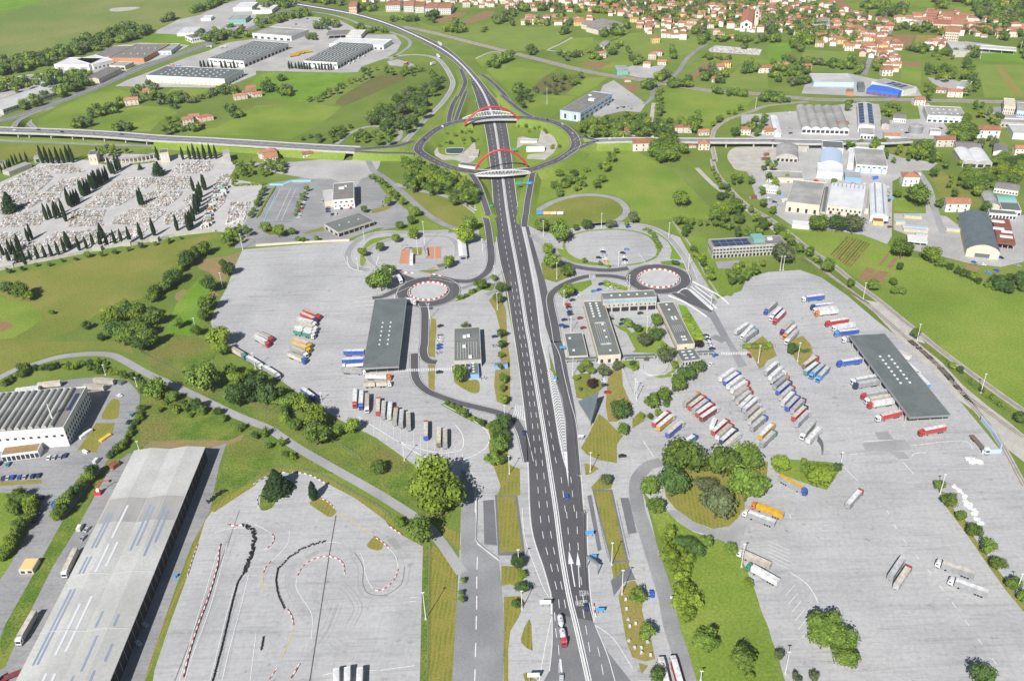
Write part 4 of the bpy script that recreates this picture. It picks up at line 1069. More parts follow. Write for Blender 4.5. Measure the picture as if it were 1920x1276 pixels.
VAN_GLASS=MB().prism([(-.82,1.2),(-.87,1.16),(-1.48,1.95),(-1.55,2.02)],-.82,.82).box(-2.3,-1.3,-.97,.97,1.2,1.75).me('windows','glass_dark')
def car(px,an,c,van=False):
    p=W(px);L=5.2 if van else 4.3;v=Vector((math.cos(an),math.sin(an),0))*L/2
    t=empty('van' if van else 'car',(p.x+v.x,p.y+v.y,.16),an);t['category']='van' if van else 'car'
    obj('body',VAN_BODY if van else CAR_BODY,t,PAINT[c]);obj('windows',VAN_GLASS if van else CAR_GLASS,t)
    for x in((-.95,-4.2)if van else(-.8,-3.45)):
        for y in(-.8,.8):obj('wheel',CARWHEEL,t,loc=(x,y,0))
    t['_c']=c
    return t
def cars(s,head,cols,where,group,van=False):
    """s: pixel list of car centres; head: two-point pixel vector for heading"""
    h=WS(head);d=h[1]-h[0];an=math.atan2(d.y,d.x);ts=[]
    cl=cols.split()
    for i,p in enumerate(P(s)):ts.append(car(p,an+R.uniform(-.03,.03),cl[i%len(cl)],van))
    for i,t in enumerate(ts):
        t['label']='%s %s %s'%(NICE(t['_c']),'van' if van else 'car',where)if len(ts)==1 else '%s %s, %s %s'%(NICE(t['_c']),'van' if van else 'car',ordw(i),where)
        t['group']=group;del t['_c']
    return ts

# ================================================================ TREES
def leaf_quad(mb,c,nrm,sz,rr):
    t=nrm.cross(Vector((0,0,1))if abs(nrm.z)<.9 else Vector((1,0,0))).normalized();b=nrm.cross(t)
    a=rr.uniform(0,6.28);e1=(t*math.cos(a)+b*math.sin(a))*sz;e2=(b*math.cos(a)-t*math.sin(a))*sz*rr.uniform(.6,1)
    mb.quad(tuple(c-e1*.9-e2*.3),tuple(c+e2-e1*.2),tuple(c+e1+e2*.2),tuple(c-e2+e1*.3))
def rdir(rr):
    z=rr.uniform(-1,1);a=rr.uniform(0,6.283);s_=math.sqrt(1-z*z);return Vector((s_*math.cos(a),s_*math.sin(a),z))
def blob(mb,c,r,rr,k=1,sq=.85):
    # low solid core so that the crown is not see-through
    n0=len(mb.v);rows,segs=4,7
    for i in range(1,rows):
        th=math.pi*i/rows
        for j in range(segs):
            ph=2*math.pi*j/segs;q=r*rr.uniform(.8,1.05)
            mb.v.append((c.x+q*math.sin(th)*math.cos(ph),c.y+q*math.sin(th)*math.sin(ph),c.z+q*sq*math.cos(th)))
    mb.v+=[(c.x,c.y,c.z+r*sq),(c.x,c.y,c.z-r*sq)];top,bot=len(mb.v)-2,len(mb.v)-1
    for i in range(rows-2):
        for j in range(segs):mb.f.append((n0+i*segs+j,n0+(i+1)*segs+j,n0+(i+1)*segs+(j+1)%segs,n0+i*segs+(j+1)%segs))
    for j in range(segs):
        mb.f.append((top,n0+j,n0+(j+1)%segs));l=n0+(rows-2)*segs;mb.f.append((bot,l+(j+1)%segs,l+j))
def crown_mesh(seed,leaves=1500,lobes=16,flat_=.78,spread=1.0):
    """crown of radius 1 around the origin: lobes of leaf clumps, uneven outline"""
    rr=random.Random(seed);mb=MB();L=[]
    for i in range(lobes):
        d=rdir(rr);d.z=d.z*.8+.12
        q=rr.uniform(.35,.68)*spread;L.append((Vector((d.x*q,d.y*q,d.z*q*flat_)),rr.uniform(.26,.46)))
    L.append((Vector((0,0,0)),.55))
    for c,r in L:blob(mb,c,r*.72,rr)
    for i in range(leaves):
        c,r=L[rr.randrange(len(L))]
        d=rdir(rr);p=c+d*r*rr.uniform(.8,1.12)
        if p.z<-.5*flat_ and rr.random()<.6:continue
        n=(d+rdir(rr)*.55+Vector((0,0,.25))).normalized()
        leaf_quad(mb,p,n,rr.uniform(.05,.10),rr)
    return mb
CROWN=[crown_mesh(i,1500,13+i).me('crown','leaf')for i in range(6)]
BUSH=[crown_mesh(20+i,650,9,.9).me('foliage','leaf')for i in range(4)]
def trunk_mesh(seed):
    rr=random.Random(seed);mb=MB();mb.tube((0,0,0),(0,0,.5),.035,.024,7)
    for i in range(5):
        a=i*1.3+rr.uniform(0,.6);z=rr.uniform(.3,.48)
        mb.tube((0,0,z),(.22*math.cos(a),.22*math.sin(a),z+rr.uniform(.12,.25)),.015,.006,5)
    return mb.me('trunk','bark')
TRUNK=[trunk_mesh(i)for i in range(3)]
def spindle_mesh(seed,leaves=700,blunt=.5):
    rr=random.Random(seed);mb=MB()
    prof=lambda t:(max(0.0,math.sin(math.pi*min(1,t*.93+.07))**blunt)*(1-t*.55))
    k=9;n0=0
    for i in range(9):
        t=i/8;r=prof(t)*.8+.01
        for j in range(k):mb.v.append((r*math.cos(6.283*j/k),r*math.sin(6.283*j/k),t))
    for i in range(8):
        for j in range(k):mb.f.append((i*k+j,i*k+(j+1)%k,(i+1)*k+(j+1)%k,(i+1)*k+j))
    for i in range(leaves):
        t=rr.random()**1.15;a=rr.uniform(0,6.283);r=prof(t)*rr.uniform(.75,1.1)
        d=Vector((math.cos(a),math.sin(a),.3));p=Vector((r*math.cos(a),r*math.sin(a),t))
        n=(d+rdir(rr)*.5).normalized();s_=rr.uniform(.10,.2)
        tt=n.cross(Vector((0,0,1))).normalized();mb.quad(tuple(p-tt*s_),tuple(p+Vector((0,0,-.04))),tuple(p+tt*s_),tuple(p+Vector((0,0,.055))+d*.05))
    return mb.me('crown','needle')
SPINDLE=[spindle_mesh(50+i)for i in range(3)]
def cone_mesh(seed,leaves=1100):
    rr=random.Random(seed);mb=MB()
    for i in range(leaves):
        t=rr.random()**1.2;a=rr.uniform(0,6.283);lay=(t*7)%1.0
        r=(1-t)**.8*(1.05-.45*lay)*rr.uniform(.35,1.0)
        p=Vector((r*math.cos(a),r*math.sin(a),t*1.0));n=(Vector((math.cos(a)*.4,math.sin(a)*.4,1))+rdir(rr)*.4).normalized()
        leaf_quad(mb,Vector((p.x,p.y,0)),n,rr.uniform(.07,.15),rr)
        for q in range(4):v=mb.v[-4+q];mb.v[-4+q]=(v[0],v[1],v[2]*.6+p.z)
    mb.tube((0,0,0),(0,0,.95),.06,.01,6)
    return mb.me('crown','needle')
CONE=[cone_mesh(70+i)for i in range(2)]
CONETRUNK=MB().tube((0,0,-.15),(0,0,.3),.05,.04,6).me('trunk','bark')
NTREE=[0]
def tree(px,dpx,leaf='leaf',squash=1.0,ratio=1.05,kind='tree'):
    """px: centre of the crown in the photo, dpx: crown width in photo pixels"""
    D=dpx*mpp(px);R_=D/2;NTREE[0]+=1;i=NTREE[0]
    if kind=='bush':
        hh=R_*.95*squash;p=W(px,hh*.8)
        t=empty('shrub',(p.x,p.y,0),R.uniform(0,6.28));t['category']='shrub'
        obj('foliage',BUSH[i%4],t,leaf,loc=(0,0,hh*.8),scale=(R_,R_*R.uniform(.85,1.1),hh));obj('stem',TRUNK[i%3],t,scale=(R_*2,R_*2,hh*1.4))
        return t
    R_*=1.1;Hh=D*ratio;cz=Hh-R_*.80*squash;cz=max(cz,R_*.75)
    p=W(px,cz)
    t=empty('tree',(p.x,p.y,0),R.uniform(0,6.28));t['category']='tree'
    obj('trunk',TRUNK[i%3],t,scale=(D*.9,D*.9,cz*1.5));obj('crown',CROWN[i%6],t,leaf,loc=(0,0,cz),scale=(R_*R.uniform(.9,1.14),R_*R.uniform(.88,1.1),R_*R.uniform(.85,1.15)*squash))
    return t
def spire(base,top,wr=.115,leaf=None,name='cypress'):
    b=W(base);d0=math.hypot(top[0]-base[0],top[1]-base[1]);lo_,hi_=1.0,60.0
    for _ in range(24):
        mdl=(lo_+hi_)/2;q=proj((b.x,b.y,mdl))
        if math.hypot(q[0]-base[0],q[1]-base[1])<d0:lo_=mdl
        else:hi_=mdl
    H=lo_;NTREE[0]+=1
    t=empty(name,b,R.uniform(0,6.28));t['category']='tree'
    obj('crown',SPINDLE[NTREE[0]%3],t,leaf,loc=(0,0,H*.04),scale=(H*wr,H*wr,H*.97));obj('trunk',CONETRUNK,t,scale=(H*.35,H*.35,H*.25),loc=(0,0,H*.03))
    return t
def conifer(px,dpx,ratio=1.1):
    D=dpx*mpp(px);H=D*ratio;p=W(px,H*.4);NTREE[0]+=1
    t=empty('conifer',(p.x,p.y,0),R.uniform(0,6.28));t['category']='tree'
    obj('crown',CONE[NTREE[0]%2],t,loc=(0,0,H*.08),scale=(D/2,D/2,H*.92));obj('trunk',CONETRUNK,t,scale=(D*.3,D*.3,H*.3),loc=(0,0,H*.045))
    return t
def hedge(s,wd,h,label,leaf='leaf',name='hedge',closed=False,dens=1.0,cat='hedge'):
    pts=smooth(WS(s),4);c=pts[len(pts)//2].copy();rr=random.Random(len(s)*7+int(pts[0].x));mb=MB()
    rs=resample(pts,max(.8,wd*.42)); 
    for p in rs:
        for _ in range(2):
            q=p-c+Vector((rr.uniform(-.3,.3)*wd,rr.uniform(-.3,.3)*wd,h*rr.uniform(.35,.55)));r=rr.uniform(.34,.5)*max(wd,h*.6)
            blob(mb,q,r*.75,rr,sq=min(1.1,h/max(wd,.1)))
            for _k in range(int(26*dens)):
                d=rdir(rr); 
                if d.z<-.3:continue
                leaf_quad(mb,Vector((q.x+d.x*r,q.y+d.y*r,max(.1,q.z+d.z*r*min(1.1,h/max(wd,.1))))),(d+rdir(rr)*.5).normalized(),rr.uniform(.12,.22)*max(1.2,min(wd,h))*.7,rr)
    t=empty(name,c);obj('foliage',mb.me('foliage',leaf),t);tag(t,label,cat);return t
def poly_area(pts):return abs(sum(a.x*b.y-b.x*a.y for a,b in zip(pts,pts[1:]+pts[:1])))/2
def inside(p,poly):
    c=False;n=len(poly)
    for i in range(n):
        a,b=poly[i],poly[i-1]
        if(a[1]>p[1])!=(b[1]>p[1])and p[0]<(b[0]-a[0])*(p[1]-a[1])/(b[1]-a[1])+a[0]:c=not c
    return c
def scatter(s,n,gap,rr=R):
    """n pixel positions inside a traced outline, no closer than gap metres on the ground"""
    poly=P(s);xs=[p[0]for p in poly];ys=[p[1]for p in poly];out=[];ws=[]
    for _ in range(n*40):
        if len(out)>=n:break
        p=(rr.uniform(min(xs),max(xs)),rr.uniform(min(ys),max(ys)))
        if not inside(p,poly):continue
        w_=W(p)
        if any((w_-q).length<gap for q in ws):continue
        out.append(p);ws.append(w_)
    return out
def along(s,n,jit=0.0):
    px=[Vector((a,b,0))for a,b in P(s)];L=sum((b-a).length for a,b in zip(px,px[1:]));out=[]
    for i in range(n):
        d=L*(i+.5)/n
        for a,b in zip(px,px[1:]):
            l=(b-a).length
            if d<=l:q=a.lerp(b,d/l);out.append((q.x+R.uniform(-jit,jit),q.y+R.uniform(-jit,jit)));break
            d-=l
    return out
def grove(pts,size,desc,group,leaf='leaf',var=.3,kind='tree',squash=1.0,ratio=1.0,how='from the left'):
    """size: crown width in metres (or list)"""
    ts=[]
    for p in pts:
        d=size*R.uniform(1-var,1+var)/mpp(p)
        lf=leaf if isinstance(leaf,str)else R.choice(leaf)
        ts.append(tree(p,d,lf,squash,ratio,kind))
    for t in ts:t['group']=group
    order(ts,desc,how);return ts
# ================================================================ BUILDINGS, traced
Wn,Dr,Sh='window','door','loading_door'
gd,gb,dv='glass_dark','glass_blue','dark_void'
t,a,b=bld('canopy','large grey flat canopy roof over the western lorry lanes','Z 680.6,689.4 749.6,687.6 761,559.5 702,560.8',7,wall='steel_grey',rm='roof_slate',open_sides=True,parapet=.25,cat='canopy',sky=dots(2,6,1.0,1.0,x0=-.5,x1=.45,y0=-.45,y1=.3))
t,a,b=bld('canopy','large grey flat canopy roof over the eastern lorry lanes','Z 1709.6,783 1779.8,777.4 1662,626 1588,628',7,wall='steel_grey',rm='roof_slate',open_sides=True,parapet=.25,cat='canopy',sky=dots(2,8,1.2,1.2,x0=-.45,x1=.5,y0=-.3,y1=.45))
# customs offices
t,a,b=bld('office_wing','long grey-roofed office wing west of the garden court','x 455,875 733,865 517,212 277,228',5.5,wall='wall_cream',rm='roof_felt',parapet=.5,win=[('l',22,1.2,3.2,.6,gd,Wn),('r',22,1.2,3.2,.6,gd,Wn),('f',3,.4,3,.4,gd,Dr)],cat='office',
              sky=dots(2,6,1.4,1.4,x0=-.7,x1=.5,y0=.35,y1=.95)+dots(1,5,1.3,1.3,y0=-.95,y1=.2,x0=-.3,x1=.7))
for i in range(6):on_roof(t,'roof_pipe',(-.25+.1*i)*a,-.12*b,5.62,.18,b*.38,.35,'concrete_light')
for y_ in(-.31,.07):on_roof(t,'roof_duct',0,y_*b,5.62,a*.45,.8,.7,'concrete_light')
t,a,b=bld('office_block','grey three storey office block closing the court at the roundabout','x 530,203 1163,182 1120,95 470,122',9.5,wall='concrete_wall',rm='roof_felt',parapet=.7,cat='office',
              win=[('f',14,7.3,9.0,.78,gb,Wn),('f',12,4.4,5.6,.28,gd,Wn),('f',6,.2,3.4,.82,dv,'archway')],sky=dots(5,1,1.4,1.4,y0=-.3,y1=.5))
t,a,b=bld('office_wing','long grey-roofed office wing east of the garden court','x 1400,745 1612,735 1357,225 1165,245',5.5,wall='wall_cream',rm='roof_felt',parapet=.5,cat='office',win=[('l',18,1.2,3.2,.6,gd,Wn),('f',1,2.2,3.6,.12,gd,Wn)],
              sky=dots(1,2,1.4,1.4,y0=.5,y1=1)+dots(2,2,1.3,1.3,x0=-.3,x1=.5,y0=.12,y1=.3)+dots(2,2,1.3,1.3,x0=-.2,x1=.4,y0=-.85,y1=-.6))
for i in range(6):on_roof(t,'roof_pipe',(-.28+.11*i)*a,-.14*b,5.62,.2,b*.15,.35,'concrete_light')
bld('pavilion','low dark flat-roofed pavilion beside the slip road','x 105,882 340,875 262,597 48,607',3.8,wall='wall_cream',rm='roof_slate',parapet=.3,cat='pavilion',win=[('r',10,.8,2.8,.6,gd,Wn)],sky=[(-.5,.55,1.5,1.5,'skylight_white'),(-.35,-.5,1.6,1.6,'skylight_white')])
bld('pavilion','low grey pavilion with white roof lights beside the lorry park','x 1440,960 1690,900 1590,790 1405,800',3.5,wall='concrete_wall',rm='roof_slate',parapet=.3,cat='pavilion',sky=dots(2,3,2.2,.8,x0=-.7,x1=.7),win=[('f',6,.6,2.6,.6,gd,Wn)])
for i,(s,lb)in enumerate((('x 60,925 440,905 440,880 60,895','covered walkway west of the long office wing'),('x 760,888 1140,872 1140,845 755,860','covered walkway linking the two office wings'),('x 1640,840 1850,825 1840,805 1640,815','covered walkway ending at the parked cars'))):
    bld('covered_walkway','grey '+lb,s,3.0,wall='steel_grey',rm='roof_slate',open_sides=True,parapet=0,cat='walkway')
# triangular chapel
A_,B_,C_=W(P('K 495,445')[0],5),W(P('K 648,378')[0],11),W(P('K 592,600')[0],4.5)
g=[Vector((v.x,v.y,.1))for v in(A_,B_,C_)];c0=sum(g,Vector())/3;c0.z=0
t=empty('chapel',c0);tag(t,'dark triangular chapel with sail-like pointed roof on the lawn','chapel')
vv=[v-c0 for v in(A_,B_,C_)];gg=[(c0+(v-c0)*.86)-c0 for v in g]
obj('roof',mesh('roof',vv+[v-Vector((0,0,.5))for v in vv],[(0,2,1),(3,4,5),(0,1,4,3),(1,2,5,4),(2,0,3,5)],'roof_darkmetal'),t)
obj('wall',mesh('wall',gg+[Vector((a_.x,a_.y,v.z-.6))for a_,v in zip(gg,vv)],[(0,1,4,3),(1,2,5,4),(2,0,3,5)],'concrete_wall'),t)
t,a,b=bld('service_building','grey-roofed service building with roof ducts, west of the motorway','J 1482,150 1682,135 F 1675,1170 F 1480,1178',5.5,wall='concrete_wall',rm='roof_felt',parapet=.4,win=[('f',5,.8,3,.7,gd,Wn),('r',12,1,3.4,.6,gd,Wn),('l',12,1,3.4,.6,gd,Wn)])
for i in range(8):on_roof(t,'roof_pipe',(-.36+.1*i)*a,-.2*b,5.62,.35,b*.48,.3,'concrete_light')
for x_,y_ in((-.1,.2),(.05,.22),(-.12,-.1),(.1,-.42)):on_roof(t,'roof_unit',x_*a,y_*b,5.62,2.2,2.0,1.3,'roof_white')
bld('kiosk','low blue-walled annex with grey roof by the crossing','J 1602,250 1665,245 1662,142 1600,150',3.2,wall='wall_blue',rm='roof_slate',parapet=.25,sky=dots(1,4,1.4,.9,x0=-.7,x1=.2),cat='annex')
bld('shelter','small blue shelter under the trees beside the motorway','J 1785,185 1880,170 1875,145 1780,160',3.0,wall='wall_blue',rm='roof_brown',parapet=.1,cat='shelter')
bld('kiosk','white customs booth with a metal roof by the oval plaza','F 1520,640 1577,635 1562,515 1508,518',3.4,'gable','steel_grey','roof_white',.7,1,'y',.3,cat='booth',win=[('f',1,.5,2.4,.6,gd,Wn),('r',6,1,2.2,.6,gd,Wn)])
bld('kiosk','small grey customs booth beside the red brick lanes','F 1150,680 1175,680 1172,615 1150,615',3.0,wall='wall_white',rm='roof_white',parapet=.15,cat='booth',win=[('r',3,1,2.2,.7,gd,Wn)])
bld('kiosk','small grey-roofed hut at the foot of the oval plaza','F 1362,728 1415,715 1390,690 1352,705',2.6,wall='roof_cement',rm='roof_slate',parapet=.1,cat='hut')
for s in('F 1070,695 1142,695 1148,590 1088,590','F 1280,655 1330,658 1328,570 1282,570','F 1338,655 1385,655 1380,568 1340,570'):area('brick_lane',s,.2,'brick_orange')
def gantry(s0,s1,h,label,m='steel_grey'):
    A,B=WS(s0)[0],WS(s1)[0];c=(A+B)/2;d=B-A;t=empty('gantry',c,math.atan2(d.y,d.x));tag(t,label,'gantry');L=d.length
    for x in(-L/2,L/2):obj('post',unit(m),t,loc=(x,0,0),scale=(.4,.4,h))
    obj('beam',unit(m),t,loc=(0,0,h),scale=(L+.6,.8,.6));return t,L
gantry('F 1095,600','F 1140,595',4.5,'grey portal frame across the left brick lane');gantry('F 1262,600','F 1270,655',4.5,'grey portal frame beside the right brick lanes')
t,a,b=bld('office_block','long cream office block with solar roof east of the plaza','Z 1337,465 1476,456 1461,443 1327.5,448',9,wall='concrete_wall',rm='roof_brown',parapet=.5,cat='office',win=[('f',22,6.3,7.6,.7,gd,Wn),('f',22,3.6,5.0,.7,gd,Wn),('f',20,.2,2.6,.6,dv,'archway'),('l',4,4,6,.5,gd,Wn)])
for i in range(5):
    for j in range(2):on_roof(t,'solar_panel',(-.42+.1*i)*a,(-.22+.4*j)*b,9.15,a*.09,b*.32,.25,'solar_glass')
on_roof(t,'stair_tower',.15*a,.1*b,9.1,9,b*.7,3.2,'roof_greenish');on_roof(t,'roof_unit',.32*a,.1*b,9.1,4,3,1.4,'roof_white')
t,a,b=bld('office_block','white cube office block with grey roof beside the playground','F 580,222 738,210 728,88 575,95',8.5,wall='wall_white',rm='roof_brown',parapet=.5,cat='office',win=[('f',4,5.8,7.0,.4,gd,Wn),('f',5,2.2,3.4,.35,gd,Wn),('r',6,5.6,7,.4,gd,Wn)])
on_roof(t,'roof_unit',-.1*a,.15*b,8.6,5,3,1.4,'roof_white');on_roof(t,'roof_unit',.1*a,.25*b,8.6,2,2,1.1,'roof_white')
bld('annex','pale low annex against the white cube office','F 512,238 578,225 575,140 500,150',5.5,wall='wall_cream',rm='concrete_light',parapet=.3)
bld('garage_building','low grey-roofed garage with dark bays on the office yard','F 613,457 885,378 770,310 510,402',4.5,wall='concrete_wall',rm='roof_felt',parapet=.2,win=[('f',7,.4,3.2,.85,dv,'bay'),('l',3,.4,2.6,.5,dv,'bay')],sky=dots(3,1,.9,.9))
# white factory, left
t,a,b=bld('factory','white factory with ribbed roof vaults at the left edge','I -420,715 462,648 652,357 -260,395',12.5,wall='wall_white',rm='roof_brown',parapet=.8,cat='factory',win=[('r',14,7.2,9.4,.45,gd,Wn),('r',14,4.0,5.8,.5,gd,Wn),('r',14,.6,2.6,.5,gd,Wn),('f',16,7,8.4,.4,gd,Wn)])
for i in range(15):
    x_=(.40-.0545*i)*a
    mb=MB();k=8;w_=a*.021
    for e in(-b*.46,b*.46):
        for j in range(k+1):mb.v.append((w_*math.cos(math.pi*j/k),e,2.0*math.sin(math.pi*j/k)))
    for j in range(k):mb.f.append((j,j+k+1,j+k+2,j+1))
    mb.f+=[tuple(range(k,-1,-1)),tuple(range(k+1,2*k+2))]
    obj('roof_vault',mb.me('roof_vault','roof_pale' if i%2 else 'roof_cement'),t,loc=(x_-a*.01,0,12.6))
for i in range(7):on_roof(t,'solar_panel',.455*a,(-.05+.06*i)*b,12.7,a*.03,b*.055,.3,'solar_glass')
mast=MB();mast.tube((.36*a,-.25*b,12),(.36*a,-.25*b,23),.5,.25,6);obj('aerial_mast',mast.me('aerial_mast','pole_white'),t)
t2,a2,b2=bld('factory_porch','white entrance block with beige canopy in front of the factory','I 40,835 300,825 275,780 20,780',4.5,wall='wall_white',rm='bare_earth',parapet=.3,cat='porch',win=[('f',8,.4,3.4,.8,gd,Wn)])
# long warehouse bottom left
strip=[]
for fy,segs in((-.8,[(-.95,-.72),(-.55,-.1),(0,.12),(.18,.45)]),(-.7,[(-.95,-.72),(-.55,-.1),(0,.12),(.18,.45)]),(-.4,[(-.9,-.6),(-.5,-.2),(.0,.2),(.25,.5)]),(-.22,[(-.95,-.6),(-.48,-.15),(0.05,.22)]),
                 (.2,[(-.95,-.62),(-.35,-.25),(.15,.5)]),(.33,[(-.6,-.4),(.18,.48)]),(.62,[(-.95,-.6),(-.35,-.28),(.1,.48)]),(.75,[(-.55,-.45),(.2,.45)])):
    for u0,u1 in segs:strip.append((u0,u1,fy,1.0,'skylight' if fy not in(-.4,-.22)else 'skylight_white','roof_light'))
t,a,b=bld('warehouse','very long pale twin-gabled warehouse at the lower left','Z -43,1420 150,1415 382.5,838 253,846',8.5,'gable','concrete_wall','roof_pale',1.2,2,'y',.4,cat='warehouse',strips=strip,win=[('r',34,.2,7.6,.94,dv,Sh),('b',4,.3,4.8,.5,dv,Sh)])  # right-hand loading bays drawn near-black, painting in the wall's deep shade
for n_,(sx,rz)in enumerate(((-.25,0),(.25,0))):                                    # weathered grey sheets in the roof
    for sd_ in(-1,1):
        fx=sx+sd_*.125;o=obj('weathered_sheet',unit('roof_cement'),t,loc=(fx*a,.235*b,8.5+.6+.17),scale=(a*.235,b*.1,.12));o.rotation_euler=(0,-math.atan2(1.2,a/4)*(1 if sd_<0 else-1),0)
for y_ in(-.36,-.18,.0,.285): 
    for sx in(-.25,.25):
        for sd_ in(-1,1):
            o=obj('roof_joint',unit('concrete_light'),t,loc=((sx+sd_*.125)*a,y_*b,8.5+.6+.2),scale=(a*.25,.5,.18));o.rotation_euler=(0,-math.atan2(1.2,a/4)*(1 if sd_<0 else-1),0)
bld('bus_shelter','small yellow-roofed gatehouse on the verge of the factory road','M 140,443 243,447 287,357 190,360',2.8,wall='wall_cream',rm='wall_yellow',parapet=0,cat='shelter',win=[('f',2,.5,2,.6,gd,Wn)])
# halls upper left
def hall(label,s,H,**k):return bld(k.pop('name','industrial_hall'),label,s,H,cat='hall',**k)
hall('long white logistics hall with grey roof left of the meadows','A 1058,570 1680,585 1835,518 1265,500',8.5,rm='roof_slate',parapet=.6,win=[('f',18,.3,3.2,.45,'wall_yellow',Sh),('r',6,.4,3,.3,dv,Sh),('f',1,4.2,5.6,.98,'wall_metalblue','canopy')],sky=dots(9,4,2.2,1.4))
for lb,s in(('dark-roofed white hall with ribbed roof lights at the depot, left one','A 1572,440 1825,458 B 225,330 -10,300'),('dark-roofed white hall with ribbed roof lights at the depot, right one','B 340,460 612,466 865,330 640,315')):
    t,a,b=hall(lb,s,8.5,rm='roof_slate',parapet=.5,win=[('f',8,4.5,6,.7,gd,Wn),('r',12,.3,4,.6,dv,Sh),('r',1,4.6,5.4,.97,'wall_cream','canopy')])
    for i in range(9):
        for j in range(3):on_roof(t,'roof_light',(-.42+.105*i)*a,(-.3+.3*j)*b,8.6,a*.028,b*.24,.7,'roof_pale')
hall('white hall with pale roof behind the left depot hall','B -20,250 265,275 385,225 110,200',7,rm='roof_cement',win=[('f',6,.4,3.4,.5,gd,Wn)])
hall('white low hall with white roof behind the right depot hall','B 575,322 965,348 990,300 610,285',6,rm='roof_white',win=[('f',10,.4,3,.4,gd,Wn)])
hall('brown open canopy at the depot gate','B 540,262 692,262 690,225 530,230',5.5,rm='roof_brown',open_sides=True,wall='steel_grey',parapet=.2)
hall('cream office beside the depot gate canopy','B 690,265 790,270 810,228 700,225',5.5,wall='wall_cream',rm='roof_white',win=[('f',6,1,3.5,.6,gb,Wn)])
hall('white L-shaped workshop by the avenue','A 668,492 852,445 700,415 600,440',7,rm='roof_white',win=[('f',5,.5,3,.4,gd,Wn)])
hall('white workshop with three grey doors by the avenue','A 432,478 668,492 745,440 510,430',7,rm='roof_white',win=[('f',3,.3,4.2,.6,'roof_cement',Sh)])
hall('broad brown-roofed factory beside the airfield hedge','A 860,432 1070,440 1250,340 1000,325',6,wall='brick_orange',rm='roof_brown',sky=dots(4,2,1.6,1.6))
hall('low brown-roofed shed left of the broad brown factory','A 690,428 860,432 1000,345 840,345',5,wall='wall_cream',rm='roof_brown')
hall('pale extension with flat roof beside the broad brown factory','A 1130,385 1290,385 1320,335 1170,330',5,rm='roof_cement',win=[('f',5,.5,3,.6,gb,Wn)])
hall('grey-roofed low shop on the avenue','A 825,492 935,495 990,470 880,460',5,wall='wall_cream',rm='roof_cement',win=[('f',3,.4,3,.6,dv,Sh)])
hall('old brown-roofed works beside the avenue trees','A 640,590 740,590 880,520 790,500',6, 
     roof='gable',rise=2,n=2,axis='y',wall='wall_cream',rm='roof_brown')
hall('white two-part workshop near the left edge','A 90,612 310,590 310,555 110,575',5,rm='roof_cement',win=[('f',8,1,3.4,.6,gd,Wn)])
hall('white and blue showroom near the left edge','A 310,625 405,615 405,580 315,580',4,wall='wall_blue',rm='roof_white',win=[('f',4,.5,3,.7,gd,Wn)])
hall('long concrete depot shed cut by the left edge','A 20,840 440,668 300,655 -140,780',6,wall='concrete_wall',rm='roof_pale',win=[('f',20,3,4.6,.8,gd,Wn)])
hall('small white shed among trees at the left edge','A 10,510 95,500 90,480 20,485',4,rm='roof_white')
hall('long dark-roofed depot beside the small sports field','A 1410,300 1610,252 1590,228 1430,265',7,rm='roof_brown',win=[('l',3,1,4,.5,gd,Wn),('f',12,3.5,5.5,.6,gd,Wn)])
hall('pale two storey works beyond the sports field','A 1610,250 1720,240 1845,175 1700,185',6,wall='wall_cream',rm='roof_cement',win=[('f',5,1,3,.5,gd,Wn)])
hall('white sawtooth workshop beyond the sports field','A 1350,245 1460,250 1475,210 1370,205',4.5,roof='gable',n=4,axis='y',rise=1.2,rm='roof_white')
hall('white hall with blue side at the top left','A 1750,55 1890,60 1914,20 1790,25',6,rm='roof_white',win=[('r',5,1,4,.6,'wall_blue',Sh)])
hall('green-sided sorting shed at the top left','A 1715,145 1840,150 1860,115 1740,120',6,wall='roof_greenish',rm='roof_cement')
hall('small white hall at the far upper left','A 1510,140 1580,140 1590,120 1520,120',4,rm='roof_white')
hall('long pale hall beside the far motorway','B 0,75 130,80 140,45 10,40',6,rm='roof_white')
# commerce building right of the interchange
t,a,b=hall('white and blue commercial block right of the interchange','C 355,835 512,842 745,710 610,680',9.5,wall='wall_metalblue',rm='roof_brown',parapet=.8,win=[('f',3,.4,8.4,.28,'wall_white','panel'),('f',2,2,7,.2,gd,Wn),('r',8,5.5,7.2,.7,gd,Wn),('r',7,.4,3.4,.5,gd,Wn)])
on_roof(t,'roof_unit',.1*a,.1*b,9.6,7,5,2.2,'roof_white');on_roof(t,'roof_unit',-.3*a,.3*b,9.6,4,2,1.2,'roof_white')
hall('green and white garden shop beside the railway','C 770,540 860,525 855,490 790,495',5,wall='roof_greenish',rm='roof_cement')
hall('low grey barn beyond the railway','C 640,350 690,350 730,315 680,310',4,roof='gable',n=1,axis='y',wall='wall_cream',rm='roof_cement')
# industry on the right
t,a,b=hall('vaulted grey workshops with brick parapet behind the eastern viaduct','D 235,965 592,962 552,800 235,798',6,roof='barrel',n=5,axis='y',rise=2.2,wall='wall_white',rm='roof_cement',win=[('f',10,1.5,4.5,.75,gd,Wn)])
t,a,b=hall('hall with blue solar roof behind the eastern viaduct','D 670,938 792,938 786,775 675,770',7,roof='gable',n=1,axis='y',rise=1.5,rm='roof_pale',win=[('f',3,.5,4,.5,gd,Wn)])
for sd_ in(-1,1):
    for j in range(7):
        o=obj('solar_panel',unit('solar_glass'),t,loc=(sd_*.29*a,(-.38+.13*j)*b,7.0+1.5*.42+.22),scale=(a*.33,b*.12,.1));o.rotation_euler=(0,sd_*math.atan2(1.5,a/2),0)
hall('white gatehouse in front of the blue solar hall','D 690,1005 790,1010 795,960 690,955',4.5,rm='roof_cement',win=[('f',4,.5,3,.6,gd,Wn)])
